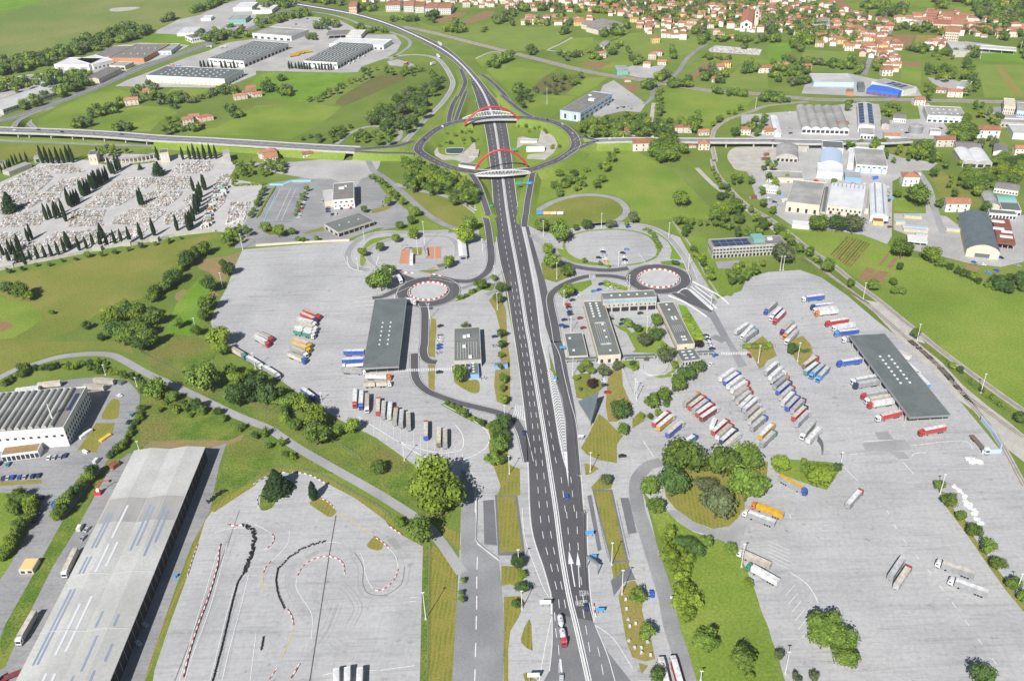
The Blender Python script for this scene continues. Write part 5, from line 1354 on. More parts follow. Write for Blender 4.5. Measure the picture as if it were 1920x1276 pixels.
hall('bright blue awning hall beside the main railway','D 770,665 985,705 990,668 765,625',6,wall='roof_blue',rm='roof_blue',parapet=.2,win=[('f',6,.4,3.4,.8,'roof_rust',Sh)])
t,a,b=hall('wide pale hall with solar panels behind the blue awning','D 800,620 1010,668 1120,662 850,580',6.5,rm='roof_cement',parapet=.3)
for i in range(3):
    for j in range(2):on_roof(t,'solar_panel',(-.1+.17*i)*a,(-.1+.3*j)*b,6.65,a*.14,b*.24,.2,'solar_glass')
hall('grey workshop left of the blue awning','D 672,660 722,660 720,615 672,615',5,wall='roof_slate',rm='roof_slate')
hall('pale storage hall with blue gable on the builders yard','D 320,622 640,612 600,556 335,556',5,rm='roof_pale',wall='wall_metalblue')
t,a,b=hall('white office hall with coloured panels near the railway','D 1192,868 1478,872 1440,808 1168,790',7,rm='roof_cement',win=[('f',7,.5,2.8,.6,gd,Wn),('f',5,4,5.8,.3,'wall_blue','panel')],sky=dots(5,2,1.8,1.4))
hall('small barn with brown roof right of the solar hall','D 850,930 905,930 905,885 850,880',5,roof='gable',axis='y',rise=1.5,wall='concrete_wall',rm='roof_brown')
hall('low villa-like office with grey roof by the railway','D 935,880 1035,890 1030,850 940,845',4.5,roof='gable',rise=1.5,rm='roof_brown',win=[('f',6,.8,2.6,.4,gd,Wn)])
hall('white house-like store with terracotta roof below the viaduct','D 870,1015 988,1018 985,995 865,995',5,roof='gable',rise=1.5,rm='terracotta')
hall('grey barrel-vaulted hall right of the gravel lot','D 62,1172 222,1182 228,1098 66,1092',4.5,roof='barrel',axis='y',rise=4.0,wall='concrete_wall',rm='roof_cement',win=[('f',5,.4,3,.6,dv,Sh)])
hall('white works with bluish vault in the industrial yard','D 382,1222 542,1232 560,1130 402,1128',7,roof='barrel',axis='y',rise=3.5,rm='wall_metalblue',win=[('f',3,.5,4,.4,gd,Wn)])
hall('white front block of the vaulted works','Z 1530,322 1580,325 1580,308 1535,306',6,rm='roof_white')
hall('low grey-roofed workshop beside the gravel lot','Z 1437,334 1505,335 1505,322 1437,321',4,rm='roof_cement',wall='wall_cream')
hall('white block behind the vaulted works','D 405,1105 560,1112 562,1060 408,1055',9,rm='roof_slate')
hall('grey-roofed hall with white front in the industrial yard','D 650,1235 882,1245 872,1115 650,1112',7,rm='roof_cement',parapet=.6,win=[('f',3,.4,4.5,.2,'wall_blue',Sh),('f',6,4.8,6,.5,gd,Wn)])
hall('white flat annex left of the grey-roofed hall','D 598,1220 640,1225 648,1112 605,1108',6,rm='roof_white')
hall('twin white vaulted hall near the right edge','D 1445,1205 1692,1228 1590,1115 1405,1120',5,roof='barrel',n=2,axis='y',rise=2.2,rm='roof_white',wall='concrete_wall',win=[('f',4,.4,3.4,.7,dv,Sh)])
hall('dark-roofed barn above the twin vaulted hall','D 1400,1110 1585,1115 1580,1060 1400,1058',5,roof='gable',rise=2,rm='roof_brown',win=[('f',8,.8,2.4,.5,gd,Wn)])
hall('grey gabled house-like workshop right of the twin vaulted hall','D 1690,1130 1800,1145 1780,1090 1690,1075',5,roof='gable',rise=2.2,axis='y',rm='roof_brown')
hall('white depot hall at the right edge','D 1820,1000 1990,1000 1980,935 1820,940',6,rm='roof_pale')
hall('long grey shed with ribbed roof lights at the right edge','D 1700,915 2000,925 1990,860 1700,862',5,wall='concrete_wall',rm='roof_cement',win=[('f',10,1,3,.5,gd,Wn)],sky=dots(8,1,4,2.4))
hall('cream station building beside the main railway','D 1758,795 1845,800 1850,740 1770,738',9,wall='wall_cream',rm='wall_cream',win=[('f',5,1.2,3,.35,gd,Wn),('f',5,4.8,6.6,.35,gd,Wn)])
hall('blue-grey signal tower block at the right edge','D 1858,830 1920,835 1925,770 1870,768',11,wall='wall_metalblue',rm='roof_cement',win=[('f',4,2,4,.5,gd,Wn),('f',4,6,8,.5,gd,Wn)])
hall('brown factory ruin with white walls behind the allotments','D 1425,650 1500,660 1520,615 1440,600',6,rm='roof_cement')
hall('pale sports hall beside the football pitch','D 1380,385 1500,390 1470,310 1350,320',7,rm='roof_pale',wall='concrete_wall')
hall('long grandstand roof beside the football pitch','D 1560,360 1860,380 1850,360 1560,335',5,rm='roof_pale',open_sides=True,wall='wall_white')
hall('grey-roofed hall with cream walls nearest the branch railway','H 150,235 388,268 425,95 180,68',8,wall='wall_cream',rm='roof_cement',parapet=.8,win=[('f',4,.4,4,.3,dv,Sh),('l',6,4.5,6.5,.5,gd,Wn)])
t,a,b=hall('white ribbed hall beside the round trees','H 445,258 712,290 722,118 480,90',7.5,roof='gable',n=4,axis='y',rise=.7,rm='roof_white',wall='wall_cream',win=[('f',8,3.5,5.5,.4,gd,Wn),('f',4,.3,3,.3,dv,Sh)])
for i in range(8):on_roof(t,'roof_light',(-.44+.125*i)*a,.4*b,8.3,a*.03,b*.14,.2,'skylight')
t,a,b=hall('narrow white vaulted hall with two roof stripes','H 752,342 892,342 890,112 774,106',5,roof='barrel',axis='y',rise=2.6,rm='roof_white',wall='wall_white')
for sd_ in(-.42,.42):on_roof(t,'roof_light',sd_*a*.5,0,5+2.25,1.6,b*.95,.25,'skylight')
hall('small brown-roofed kiosk in front of the narrow vaulted hall','H 782,378 860,380 862,342 785,340',3.5,wall='wall_yellow',rm='roof_rust',parapet=.1)
hall('dark grey barrel-vaulted hall on the timber yard','H 1478,592 1722,602 1666,348 1440,328',6,roof='barrel',axis='y',rise=5.0,wall='wall_cream',rm='roof_darkmetal',win=[('f',1,.3,3.6,.45,'roof_slate',Sh)])
hall('open shed with rusty red roof on the timber yard','H 1722,532 1857,556 1800,362 1672,352',6.5,wall='roof_rust',rm='roof_rust',open_sides=True,parapet=.1,sky=[(-.4,.7,9,4,'skylight_white'),(-.55,.1,8,4,'skylight_white'),(.3,-.1,8,4,'skylight_white'),(.1,-.5,9,4,'skylight_white')])
hall('white-roofed open shed on the timber yard','H 1045,522 1192,538 1190,486 1042,475',4,wall='wall_white',rm='roof_white',open_sides=True,parapet=.1)
hall('grey arched workshop above the timber yard','H 1640,262 1730,268 1690,172 1592,168',5,roof='barrel',axis='y',rise=2.5,rm='roof_cement',wall='wall_cream')
hall('green-roofed arched workshop above the timber yard','H 1720,235 1850,235 1830,188 1700,185',5,roof='barrel',axis='x',rise=2,rm='roof_greenish')
hall('dark low workshop with white front above the timber yard','H 1735,295 1880,300 1875,235 1740,235',4.5,rm='roof_slate',win=[('f',6,.5,3,.7,dv,Sh)])
hall('white shop row with dark awning above the timber yard','H 1650,322 1850,330 1850,300 1650,290',4,rm='roof_slate',win=[('f',8,.4,2.8,.7,gd,Wn)])
hall('white tent-roofed store beside the round trees','H 178,402 312,415 312,378 190,370',3.2,rm='roof_white',parapet=.1)
hall('white container office at the yard corner','H -10,140 65,150 70,118 5,112',3.2,rm='roof_white',parapet=.1,win=[('f',5,1,2.2,.5,gd,Wn)])
hall('grey and white long villa above the timber yard','H 1680,135 1870,140 1880,105 1720,75',4.5,roof='gable',rise=2,rm='roof_brown',win=[('f',8,.8,2.4,.5,gd,Wn)])
hall('white shop front beside the vaulted works','H 570,55 690,55 690,12 580,10',4,wall='wall_blue',rm='roof_cement')
hall('narrow white shed left of the vaulted workshops','D 50,995 100,1000 65,865 20,868',4,roof='gable',axis='y',rise=1,rm='roof_white')
hall('white cabin beside the viaduct on the right','D 812,1120 868,1125 872,1085 815,1080',3.5,rm='roof_white',parapet=.1)
hall('grey low roof behind the barrel-vaulted hall','Z 1490,275 1514,276 1514,262 1491,261',4.5,rm='roof_brown',wall='concrete_wall')
hall('pair of white tents on the industrial yard','Z 1430,355 1459,357 1459,349 1431,347',3,roof='gable',n=2,axis='y',rise=1,rm='roof_white')
hall('long low lean-to beside the cream-walled hall','Z 1540,398 1548,399 1554,350 1547,349',4,rm='roof_slate',wall='concrete_wall')
hall('narrow grey shed beside the white ribbed hall','Z 1622,392 1629,393 1633,352 1627,351',4,rm='roof_cement',wall='wall_cream')
hall('flat grey workshop behind the grey-roofed hall','Z 1590,275 1628,277 1630,266 1592,264',5,rm='roof_cement',wall='wall_white')
hall('low shed row beside the station yard','D 1210,985 1290,988 1290,965 1212,962',3.5,rm='roof_cement',wall='wall_white')
hall('brown shed beside the builders yard','D 585,690 640,692 640,665 588,662',4,rm='roof_brown',wall='brick_orange')
tk=WS('D 1100,990')[0];t=empty('storage_tank',tk);tag(t,'round grey storage tank behind the eastern viaduct','tank');obj('shell',MB().tube((0,0,0),(0,0,7),7,7,24).me('shell','steel_grey'),t);obj('lid',MB().tube((0,0,7),(0,0,8.4),7.1,.6,24).me('lid','roof_cement'),t)
ct=[]
for p,m in zip(P('Z 1478,382 1486,386 1494,390 1470,378 1660,372 1668,374 1432,300 1436,292 1500,395 1720,330 1412,372 1462,368 1604,300 1612,302 1640,336'),('roof_rust','roof_rust','roof_blue','roof_white','roof_rust','wall_blue')*3):
    w_=W(p);t=empty('container',w_,rad(20));obj('body',boxme('body',6,2.4,2.5,m),t);obj('door',unit('roof_cement'),t,loc=(-3.02,0,.1),scale=(.08,2.2,2.3));t['category']='container';t['group']='containers on the industrial yards';ct.append(t)
order(ct,'steel container on the eastern industrial yards')
# interchange buildings
bld('pump_house','white pump house beside the pond inside the ring','q 540,735 705,765 712,735 560,712',3.0,wall='wall_white',rm='roof_slate',parapet=.2,cat='hut')
for s,lb in(('q 405,600 420,578 575,575 570,620 540,632 420,630','oval green pond inside the ring, west half'),):
    p=smooth(WS(s),5,True);t=empty('basin',sum(p,Vector())/len(p));tag(t,lb,'pond');q=[v-t.location for v in p]
    wall_line('rim',q,.7,.7,'concrete_light',0,parent=t,closed=True)
    for v in q:v.z=.35
    o=flat('water',q,'pond_water',parent=t)
t,a,b=bld('basin_hall','white domed tank house inside the ring, east half','q 1210,600 1392,600 1385,565 1212,565',1.2,'barrel','wall_white','roof_white',2.6,1,'x',.2,cat='hut')
bld('basin_wall','low white basin beside the domed tank house','q 1150,505 1318,505 1315,485 1150,482',1.6,wall='wall_white',rm='gravel',parapet=.4,cat='basin')
bld('basin_wall','square concrete basin beside the pump house','q 630,655 728,655 735,592 645,592',1.2,wall='concrete_wall',rm='gravel',parapet=.4,cat='basin')
# cemetery buildings
bld('cemetery_gatehouse','cream cube chapel left of the curved cemetery arcade','v 880,165 972,160 965,120 905,118',10,wall='wall_cream',rm='roof_slate',parapet=.5,cat='chapel',win=[('f',2,4,7,.12,gd,Wn)])
bld('cemetery_gatehouse','cream cube chapel right of the curved cemetery arcade','w 345,160 440,150 430,110 335,120',10,wall='wall_cream',rm='roof_slate',parapet=.5,cat='chapel',win=[('f',3,3,8,.35,'wall_white',Wn)])
bld('cemetery_tower','grey stone ossuary tower among the cemetery cypresses','w 1030,175 1105,165 1095,120 1020,130',9,wall='concrete_wall',rm='roof_cement',parapet=.4,cat='tower')
bld('cemetery_gatehouse','small dark stone gatehouse left of the cypress group','v 345,190 410,190 395,165 335,170',5,wall='concrete_wall',rm='roof_cement',parapet=.3,cat='gatehouse',win=[('f',1,.3,3.5,.5,dv,Dr)])
arc=smooth(WS('v 995,205 1100,232 1240,240 1400,225 1560,190'),6);t=empty('arcade',arc[len(arc)//2]);tag(t,'curved cemetery arcade with grey roof and open bays','arcade');q=[v-t.location for v in arc]
wall_line('back_wall',offset(q,3.0),.4,4.2,'wall_cream',0,parent=t);wall_line('roof',offset(q,1.2),4.6,.35,'roof_cement',4.2,parent=t)
for v in resample(offset(q,-.8),4.0):obj('column',unit('wall_cream'),t,loc=v,scale=(.8,.8,4.2))
bld('cemetery_gallery','long low burial gallery at the left end of the cemetery','v 80,345 270,250 250,228 65,310',4,wall='concrete_wall',rm='roof_cement',parapet=.2,cat='gallery')
bld('cemetery_gallery','dark low burial gallery at the far left edge','v -60,265 50,240 40,215 -60,235',4,wall='concrete_wall',rm='roof_slate',parapet=.2,cat='gallery')
# boundary wall of the cemetery, broken by little bastions
wl_=smooth(WS('E -60,765 0,745 200,700 440,655 560,630 740,590 920,560 980,560 1130,525 1190,520 1300,490 1480,470 1610,455'),4);t=empty('cemetery_wall',wl_[len(wl_)//2]);tag(t,'pale stone cemetery wall with bastions above the meadow','wall');q=[v-t.location for v in wl_]
wall_line('wall_face',q,.6,2.6,'concrete_wall',0,parent=t)
for s in('E 735,590','E 955,555','E 1160,525','E 80,715'):p=WS(s)[0]-t.location;obj('bastion',unit('concrete_wall'),t,loc=p,scale=(7,5,3.6))
hall('grey house-like farm with terracotta roof beside the viaduct','w 1480,225 1620,190 1610,135 1470,150',6,name='farmhouse',roof='gable',rise=2.2,rm='terracotta',wall='wall_cream',win=[('f',5,1,2.4,.4,gd,Wn),('f',5,3.8,5.2,.4,gd,Wn)])

# ================================================================ HOUSES
HS=[]
def houses(lines,where,full=True):
    ts=[]
    for ln in lines.strip().splitlines():
        a_=ln.split();px=P(a_[0]+' '+a_[1])[0]
        ts.append(house(px,int(a_[2]),rad(float(a_[3])),a_[4]if len(a_)>4 and a_[4]!='-' else None,None,float(a_[5])if len(a_)>5 else 1.0,full))
    for t in ts:t['category']='house';t['group']='houses outside the village';HS.append(t)
    order(ts,where);return ts
houses('''A 1105,705 1 20
A 990,780 2 15''','red-roofed farmhouse among the trees below the long white hall')
houses('''A 1410,925 0 20
A 1460,905 0 15
A 1540,900 4 30 wall_pink .8
A 1470,950 3 20
A 1800,740 4 25 wall_cream .8
A 1870,720 2 25
A 1880,690 0 20
B 10,720 3 20''','farm building with tiled roof in the fields left of the motorway')
houses('''B 90,1170 4 25 wall_house .9
B 390,1170 3 20''','tiled house below the western viaduct')
houses('''C 490,415 3 5
C 665,430 0 10
C 1070,320 5 8 wall_yellow .85
C 1160,280 2 -20
C 1050,440 5 -15 - .8
C 1090,415 0 -15
C 1010,500 0 -20 - .8
C 1120,480 3 -10
C 865,610 3 0 - .7
C 1540,520 3 -8 wall_house 1.3
C 1600,500 1 -8 wall_yellow 1.1
C 1530,610 3 -10 - 1.1
C 1885,540 2 -5''','tiled house between the railway and the village')
houses('''C 790,1020 3 5
C 880,1010 1 5
C 1275,985 4 -5 wall_house .9
C 1430,1005 3 0
C 1740,1000 1 -5
C 1905,990 3 -5''','terracotta-roofed house just beyond the eastern viaduct')
houses('''C 975,1115 2 0 - 1.3
C 1430,1110 1 -5 wall_cream 1.1
C 1345,1100 3 0 - .7''','terracotta-roofed house in front of the eastern viaduct')
houses('''H 1050,100 5 -8 wall_white 1.05
H 1395,290 2 -6 wall_white 1.2
D 1630,1020 2 -8 wall_white 1.3
D 1310,1085 2 -5 - 1.1
D 1120,780 0 0
D 105,520 0 -5 wall_yellow 1.1
D 285,515 3 -5 wall_pink 1.1
D 880,560 1 -5 - 1.3
D 1290,690 3 -20
D 1390,720 2 -15
D 15,1000 3 0
D 1880,1150 0 -10
D 1230,340 2 -10
D 545,965 0 0''','tiled house among the industry on the right')
# village: scattered plots, traced outline
VIL=[('C 0,0 1914,0 1914,240 1700,300 1560,290 1450,225 1350,235 1280,205 1100,215 950,215 880,150 700,115 560,85 420,95 330,95 150,85 0,75',105),
       ('D 0,60 200,30 420,70 560,100 700,130 850,160 930,180 900,250 840,320 780,380 745,440 640,430 600,370 350,370 290,340 300,230 230,190 120,270 30,200',78),
       ('D 930,165 1120,185 1210,235 1350,280 1500,265 1700,290 1990,280 1990,190 1700,245 1500,210 1450,110 1250,70 1200,110',34),
       ('D 830,330 980,320 1000,420 960,500 900,560 850,480 830,400',12),
       ('B 800,10 960,5 1450,5 1914,20 1914,80 1600,60 1480,30 1000,40 850,45',22),('D 1740,20 1914,0 1990,0 1990,60 1790,60',6),('C 460,140 580,140 560,200 480,190',3),('C 90,140 400,150 400,185 100,185',5)]
vh=[]
rrv=random.Random(5)
for vi,(s,n)in enumerate(VIL):
    for p in scatter(s,n,15.5,rrv):
        k=rrv.choices(range(6),(4,4,3,2,1.2,1.3))[0];base=rad({0:-12,1:-20,2:-15,3:-15,4:-5,5:-5,6:0,7:0}[vi])+rrv.choice((0,0,math.pi/2))+rrv.uniform(-.15,.15)
        wl=rrv.choices((None,'wall_yellow','wall_pink','wall_white'),(7,1.2,.8,2))[0]
        t=house(p,k,base,wl,None,rrv.uniform(.75,1.05),False);t['category']='house';t['group']='houses of the village';t['_w']=wl or 'pale';t['_v']=vi;vh.append(t)
VN=['in the village core by the church','in the village quarter right of the church','on the village edge at the upper right','along the street to the railway','in the row beside the far motorway','on the far right hillside','at the end of the village lane','in the row above the green fields']
for vi in range(len(VIL)):
    for wl in('pale','wall_yellow','wall_pink','wall_white'):
        g_=[t for t in vh if t['_v']==vi and t['_w']==wl]
        order(g_,'%s red-roofed house %s'%({'pale':'cream','wall_yellow':'yellow','wall_pink':'pink','wall_white':'white'}[wl],VN[vi]))
for t in vh:del t['_v'];del t['_w']
# houses past the first three hundred: one mass behind and between the others
hv,hf,hi_=[],[],[]
for s,n in(('C -60,-14 1990,-14 1990,60 1400,90 900,60 500,30 -60,30',120),('C 600,60 1914,40 1914,250 1500,220 1100,200 800,130',70),('D -10,-14 420,-14 500,40 820,140 900,230 760,380 600,330 300,300 60,190',80),('D 950,170 1200,100 1480,120 1900,220 1990,280 1400,270',50),('B 760,-12 1914,-12 1914,30 1480,20 900,12',40),('D 600,330 900,320 980,340 990,560 850,540 760,440',26),('C 880,150 1350,235 1290,300 1020,250',16),('C 120,140 620,130 620,190 120,185',14),('D 1180,330 1330,300 1340,360 1200,390',6)):
    for p in scatter(s,n,11,rrv):
        h=HOUSE[rrv.choice((0,1,2,3,5))];w_=W(p);a_=rrv.choice((-.25,-.25,1.3))+rrv.uniform(-.2,.2);k_=rrv.uniform(.7,1.0);c_,s_=math.cos(a_)*k_,math.sin(a_)*k_
        for part,mi in(('wall',0),('roof',1)):
            n0=len(hv);hv+=[(w_.x+v.co.x*c_-v.co.y*s_,w_.y+v.co.x*s_+v.co.y*c_,v.co.z*k_)for v in h[part].vertices]
            for f_ in h[part].polygons:hf.append(tuple(i+n0 for i in f_.vertices));hi_.append(mi)
me=mesh('far_houses',hv,hf,'wall_house');me.materials.append(MATS['terracotta']);me.polygons.foreach_set('material_index',hi_);me.update()
tag(obj('far_houses',me),'mass of small red-roofed houses behind the nearer village','houses',None,'stuff')
# apartment blocks
for i,s in enumerate(('B 980,40 1080,42 1090,5 990,5','B 1110,45 1180,45 1185,8 1115,8','B 1195,50 1260,52 1265,15 1200,15','B 1280,60 1360,65 1365,22 1285,20','B 1375,60 1465,65 1465,25 1380,22')):
    bld('apartment_block','white apartment block with low red roof beyond the far motorway, %s from the left'%ordw(i),s,10,'gable','wall_white','terracotta',2.4,1,'x',.6,cat='apartment block',group='apartment blocks',win=[('f',7,.8,2.4,.4,gd,Wn),('f',7,3.8,5.4,.4,gd,Wn),('f',7,6.8,8.4,.4,gd,Wn)])
bld('apartment_block','orange apartment tower at the top beside the motorway','B 700,50 755,50 755,10 705,10',12,'gable','wall_pink','terracotta',1.5,1,'x',.5,cat='apartment block',win=[('f',4,1+3*k,2.4+3*k,.4,gd,Wn)if False else('f',4,1,2.4,.4,gd,Wn),('f',4,7,8.6,.4,gd,Wn)])
for i,(s,wm)in enumerate((('D 1240,175 1360,185 1370,150 1250,145','wall_pink'),('D 1330,235 1435,245 1440,200 1340,195','wall_cream'),('D 1385,175 1465,190 1475,120 1365,110','wall_cream'),('D 1195,100 1270,110 1275,75 1200,70','brick_red'),('D 1320,120 1385,130 1390,85 1330,80','wall_pink'))):
    bld('apartment_block','red-roofed apartment block with balconies at the upper right, %s from the lane'%ordw(i),s,12,'gable',wm,'terracotta',2.0,1,'x',.6,cat='apartment block',group='apartment blocks',win=[('f',6,1.2+3.4*k,2.8+3.4*k,.5,gd,Wn)for k in range(3)])
for i,s in enumerate(('C 570,205 680,160 690,140 590,180','C 630,235 780,180 770,150 640,205')):
    bld('terrace_row','long brown terraced row at the near edge of the village, %s'%ordw(i),s,7,'gable','wall_cream','roof_brown',2.4,5,'y',.3,cat='terrace',win=[('f',10,1,2.4,.4,gd,Wn),('f',10,4,5.4,.4,gd,Wn)])
bld('school_building','grey flat-roofed school in the middle of the village','D 330,185 465,190 460,140 335,135',8,wall='concrete_wall',rm='roof_cement',cat='school',win=[('f',10,1,3,.6,gd,Wn),('f',10,4.6,6.6,.6,gd,Wn)])
bld('tall_flats','pale concrete flats with tiled hip in the village core','D 1100,185 1150,190 1150,160 1105,155',8,wall='wall_cream',rm='roof_cement',cat='apartment block',win=[('f',5,1,3,.5,gd,Wn)])
# church
c,an,lx,ly=rectify('C 1710,175 1800,175 1810,85 1730,80',12)
t=empty('church',c,an);tag(t,'white village church with round window and slim bell tower','church')
g_,wb=gable_mesh(lx,ly,12,5,1,'y',.4,None);mb=MB().box(-lx/2,lx/2,-ly/2,ly/2,0,12,False);k0=len(mb.v);mb.v+=wb.v;mb.f+=[tuple(i+k0 for i in f_)for f_ in wb.f]
obj('nave_wall',mb.me('nave_wall','wall_white'),t);obj('nave_roof',g_.me('nave_roof','terracotta'),t)
rw=MB().tube((0,-ly/2-.1,10),(0,-ly/2+.2,10),2.2,2.2,16).me('rose_window','glass_dark');obj('rose_window',rw,t)
put_side(t,'f',0,lx,ly,0,pane(3,4.5,'roof_brown'),'door')
for x in(-.3,.3):put_side(t,'f',x*lx,lx,ly,5,pane(1.6,3.5,'glass_dark'),'window')
obj('bell_tower',MB().box(lx*.62,lx*.62+6,-ly*.3,-ly*.3+6,0,26).me('bell_tower','wall_cream'),t)
obj('spire',mesh('spire',[(lx*.62-.2,-ly*.3-.2,26),(lx*.62+6.2,-ly*.3-.2,26),(lx*.62+6.2,-ly*.3+6.2,26),(lx*.62-.2,-ly*.3+6.2,26),(lx*.62+3,-ly*.3+3,33)],[(0,1,4),(1,2,4),(2,3,4),(3,0,4)],'roof_cement'),t)
for z in(17,22):obj('belfry_opening',unit('dark_void'),t,loc=(lx*.62+3,-ly*.3-.02,z),scale=(2,.2,3))
# ================================================================ ARCH BRIDGES
def arch_bridge(label,deck,arch3,truss,tside):
    dk=smooth([W(p,RZ)for p in P(deck)],5);t=empty('arch_bridge',Vector((dk[len(dk)//2].x,dk[len(dk)//2].y,0)));tag(t,label,'bridge');o0=t.location
    pts=[p-o0 for p in dk];mb=MB();wd=14.0;a,b=offset(pts,wd/2),offset(pts,-wd/2)
    for p,q in zip(a,b):mb.v+=[(p.x,p.y,RZ+.05),(q.x,q.y,RZ+.05),(q.x,q.y,RZ-1.6),(p.x,p.y,RZ-1.6)]
    for i in range(len(pts)-1):
        for c in range(4):mb.f.append((4*i+c,4*i+(c+1)%4,4*i+4+(c+1)%4,4*i+4+c))
    obj('deck',mb.me('deck','concrete_light'),t)
    A,Ap,B=P(arch3);wa,wb_=W(A,RZ-1)-o0,W(B,RZ-1)-o0;mid_=(wa+wb_)/2
    lo_,hi_=2,40
    for _ in range(24):
        m=(lo_+hi_)/2
        if proj((mid_.x+o0.x,mid_.y+o0.y,m))[1]>Ap[1]:lo_=m
        else:hi_=m
    n=28;prev=None;mb=MB()
    for i in range(n+1):
        u_=i/n;p=wa.lerp(wb_,u_);s_=1-(2*u_-1)**2;p=Vector((p.x,p.y,RZ-1+(lo_-RZ+1)*s_**.82))
        if prev:mb.tube(prev,p,1.0,1.0,8,False)
        prev=p
    obj('arch',mb.me('arch','arch_red',True),t)
    # hangers from the arch to the deck
    hb=MB()
    for i in range(3,n-2,2):
        u_=i/n;p=wa.lerp(wb_,u_);s_=1-(2*u_-1)**2;hb=MB().tube((p.x,p.y,RZ),(p.x,p.y,RZ-1+(lo_-RZ+1)*s_**.82),.06,.06,4,False);obj('hanger',hb.me('hanger','steel_grey'),t)
    tp=resample(smooth([W(p,RZ)-o0 for p in P(truss)],6),3.2);k=len(tp);mb=MB();top=[]
    for i,p in enumerate(tp):
        s_=1-(2*i/(k-1)-1)**2;top.append(Vector((p.x,p.y,RZ+.6+3.6*s_)))
    bot=[Vector((p.x,p.y,RZ-1.2))for p in tp]
    ch=MB()
    for i in range(k-1):ch.tube(top[i],top[i+1],.5,.5,6,False);ch.tube(bot[i],bot[i+1],.7,.7,6,False)
    tr_=obj('truss_chords',ch.me('truss_chords','barrier_white'),t)
    for i in range(k):
        obj('truss_post',MB().tube(bot[i],top[i],.22,.22,5,False).me('truss_post','barrier_white'),tr_)
        if i<k-1:obj('truss_diagonal',MB().tube(bot[i]if i<k/2 else bot[i+1],top[i+1]if i<k/2 else top[i],.2,.2,5,False).me('truss_diagonal','barrier_white'),tr_)
    for s_ in(0,-1):
        p=pts[s_];d=pts[1]-pts[0];obj('abutment',boxme('abutment',2.5,14,RZ-1.6,'concrete_wall'),t,loc=(p.x,p.y,0),rz=math.atan2(d.y,d.x))
arch_bridge('red arch bridge carrying the ring over the motorway, the farther one','q 600,298 850,268 1120,266','q 588,345 880,162 1130,292','q 570,282 850,238 1110,240',1)
arch_bridge('red arch bridge carrying the ring over the motorway, the nearer one','q 1240,788 960,812 700,808','q 702,782 955,592 1212,748','q 695,838 960,838 1235,812',-1)

# ================================================================ BARRIERS, FENCES, SIGNS, MASTS
SEG=MB().prism([(-.95,0),(.95,0),(.95,.25),(.9,.85),(-.9,.85),(-.95,.25)],-.3,.3).me('barrier')
def barrier_run(pts,desc,group,step=2.0,cols=('barrier_red','barrier_white'),sc=1.0,z=.2):
    for i,(p,q)in enumerate(zip(pts,pts[1:])):
        m=cols[i%len(cols)];d=q-p;c=(p+q)/2
        o=obj('plastic_barrier',SEG,None,m,(c.x,c.y,z),math.atan2(d.y,d.x),(d.length/2.05,sc,sc))
        tag(o,'%s plastic barrier %s'%('red' if m=='barrier_red' else 'white',desc),'barrier',group+(' red' if m=='barrier_red' else ' white'))
for(c,ri),nm in zip(RB,('western','eastern')):
    n=44;rr_=ri-.6;pts=[Vector((c.x+rr_*math.cos(2*math.pi*i/n),c.y+rr_*math.sin(2*math.pi*i/n),0))for i in range(n+1)]
    barrier_run(pts,'in the ring round the %s roundabout island'%nm,'%s roundabout ring'%nm,sc=1.2,z=.22)
for s,ds in(('F 1040,752 1110,762 1190,770','at the entry of the western roundabout'),('F 1300,770 1420,800','in the line east of the western roundabout entry'),('O 612,700 618,760 632,810','beside the toll road'),
              ('M 1650,255 1638,310 1630,400 1600,520 1550,680 1480,870 1420,1060 1365,1276','in the long kart track row beside the painted lane'),('M 1705,110 1760,120 1820,112','at the head of the tyre wall'),
              ('N 260,1260 290,1220 310,1180 340,1130','at the lower edge of the kart track')):
    barrier_run(resample(smooth(WS(s),5),2.6 if s[0]=='F' else 1.9),ds,'barriers '+ds,sc=.7)
def kerb_blocks(s,desc,step=1.5):
    pts=resample(smooth(WS(s),6),step)
    barrier_run(pts,desc,'blocks '+desc,sc=.5,z=.1)
for i,s in enumerate(('N 880,200 940,235 1000,290','N 1063,440 1045,500 1000,560 930,600 870,595','N 312,490 350,425 430,368 530,345 610,365 655,410 662,490','N 235,740 270,800 283,875','N 120,180 137,215 110,265 50,305','N 112,385 72,430 50,485',
                       'N 990,115 1040,150 1100,190','M 1480,255 1440,370 1400,500','N 100,1265 140,1210 170,1165','J 480,1170 540,1200 590,1250')):
    kerb_blocks(s,'in kart track kerb %s'%('by the round island','round the right hairpin','round the middle hairpin','below the curved tyre wall','right of the black tyre bank','in the short left curve','below the lane trees','along the left verge','at the bottom chicane','by the small lawn')[i])
for i,s in enumerate(('J -20,1070 60,1020 150,985 260,978','J 270,980 350,985 430,1010 500,1050 560,1085','J 20,1240 10,1180 40,1140')):
    pts=resample(smooth(WS(s),6),1.7);ds='in kart track rim %s'%('left of the cedar','right of the cedar','round the cedar bed')[i];barrier_run(pts,ds,'blocks '+ds,cols=('barrier_white','roof_slate'),sc=.5,z=.1)
def tyre_wall(s,wd,label):
    pts=resample(smooth(WS(s),6),.8);t=empty('tyre_wall',pts[len(pts)//2].copy());tag(t,label,'tyre wall');mb=MB();rr_=random.Random(3)
    for p in pts:
        q=p-t.location
        for k in range(max(1,int(wd/.7))):
            x=q.x+rr_.uniform(-wd,wd)*.4;y=q.y+rr_.uniform(-wd,wd)*.4
            if wd<1.1:x,y=q.x+rr_.uniform(-.12,.12),q.y+rr_.uniform(-.12,.12)
            mb.tube((x,y,0),(x,y,.9),.3,.3,8)
    obj('tyre_stacks',mb.me('tyre_stacks','rubber'),t)['kind']='stuff'
tyre_wall('M 1820,112 1880,150 1900,200 1888,300 1850,410 1832,465',2.4,'thick black tyre bank at the kart track bend')
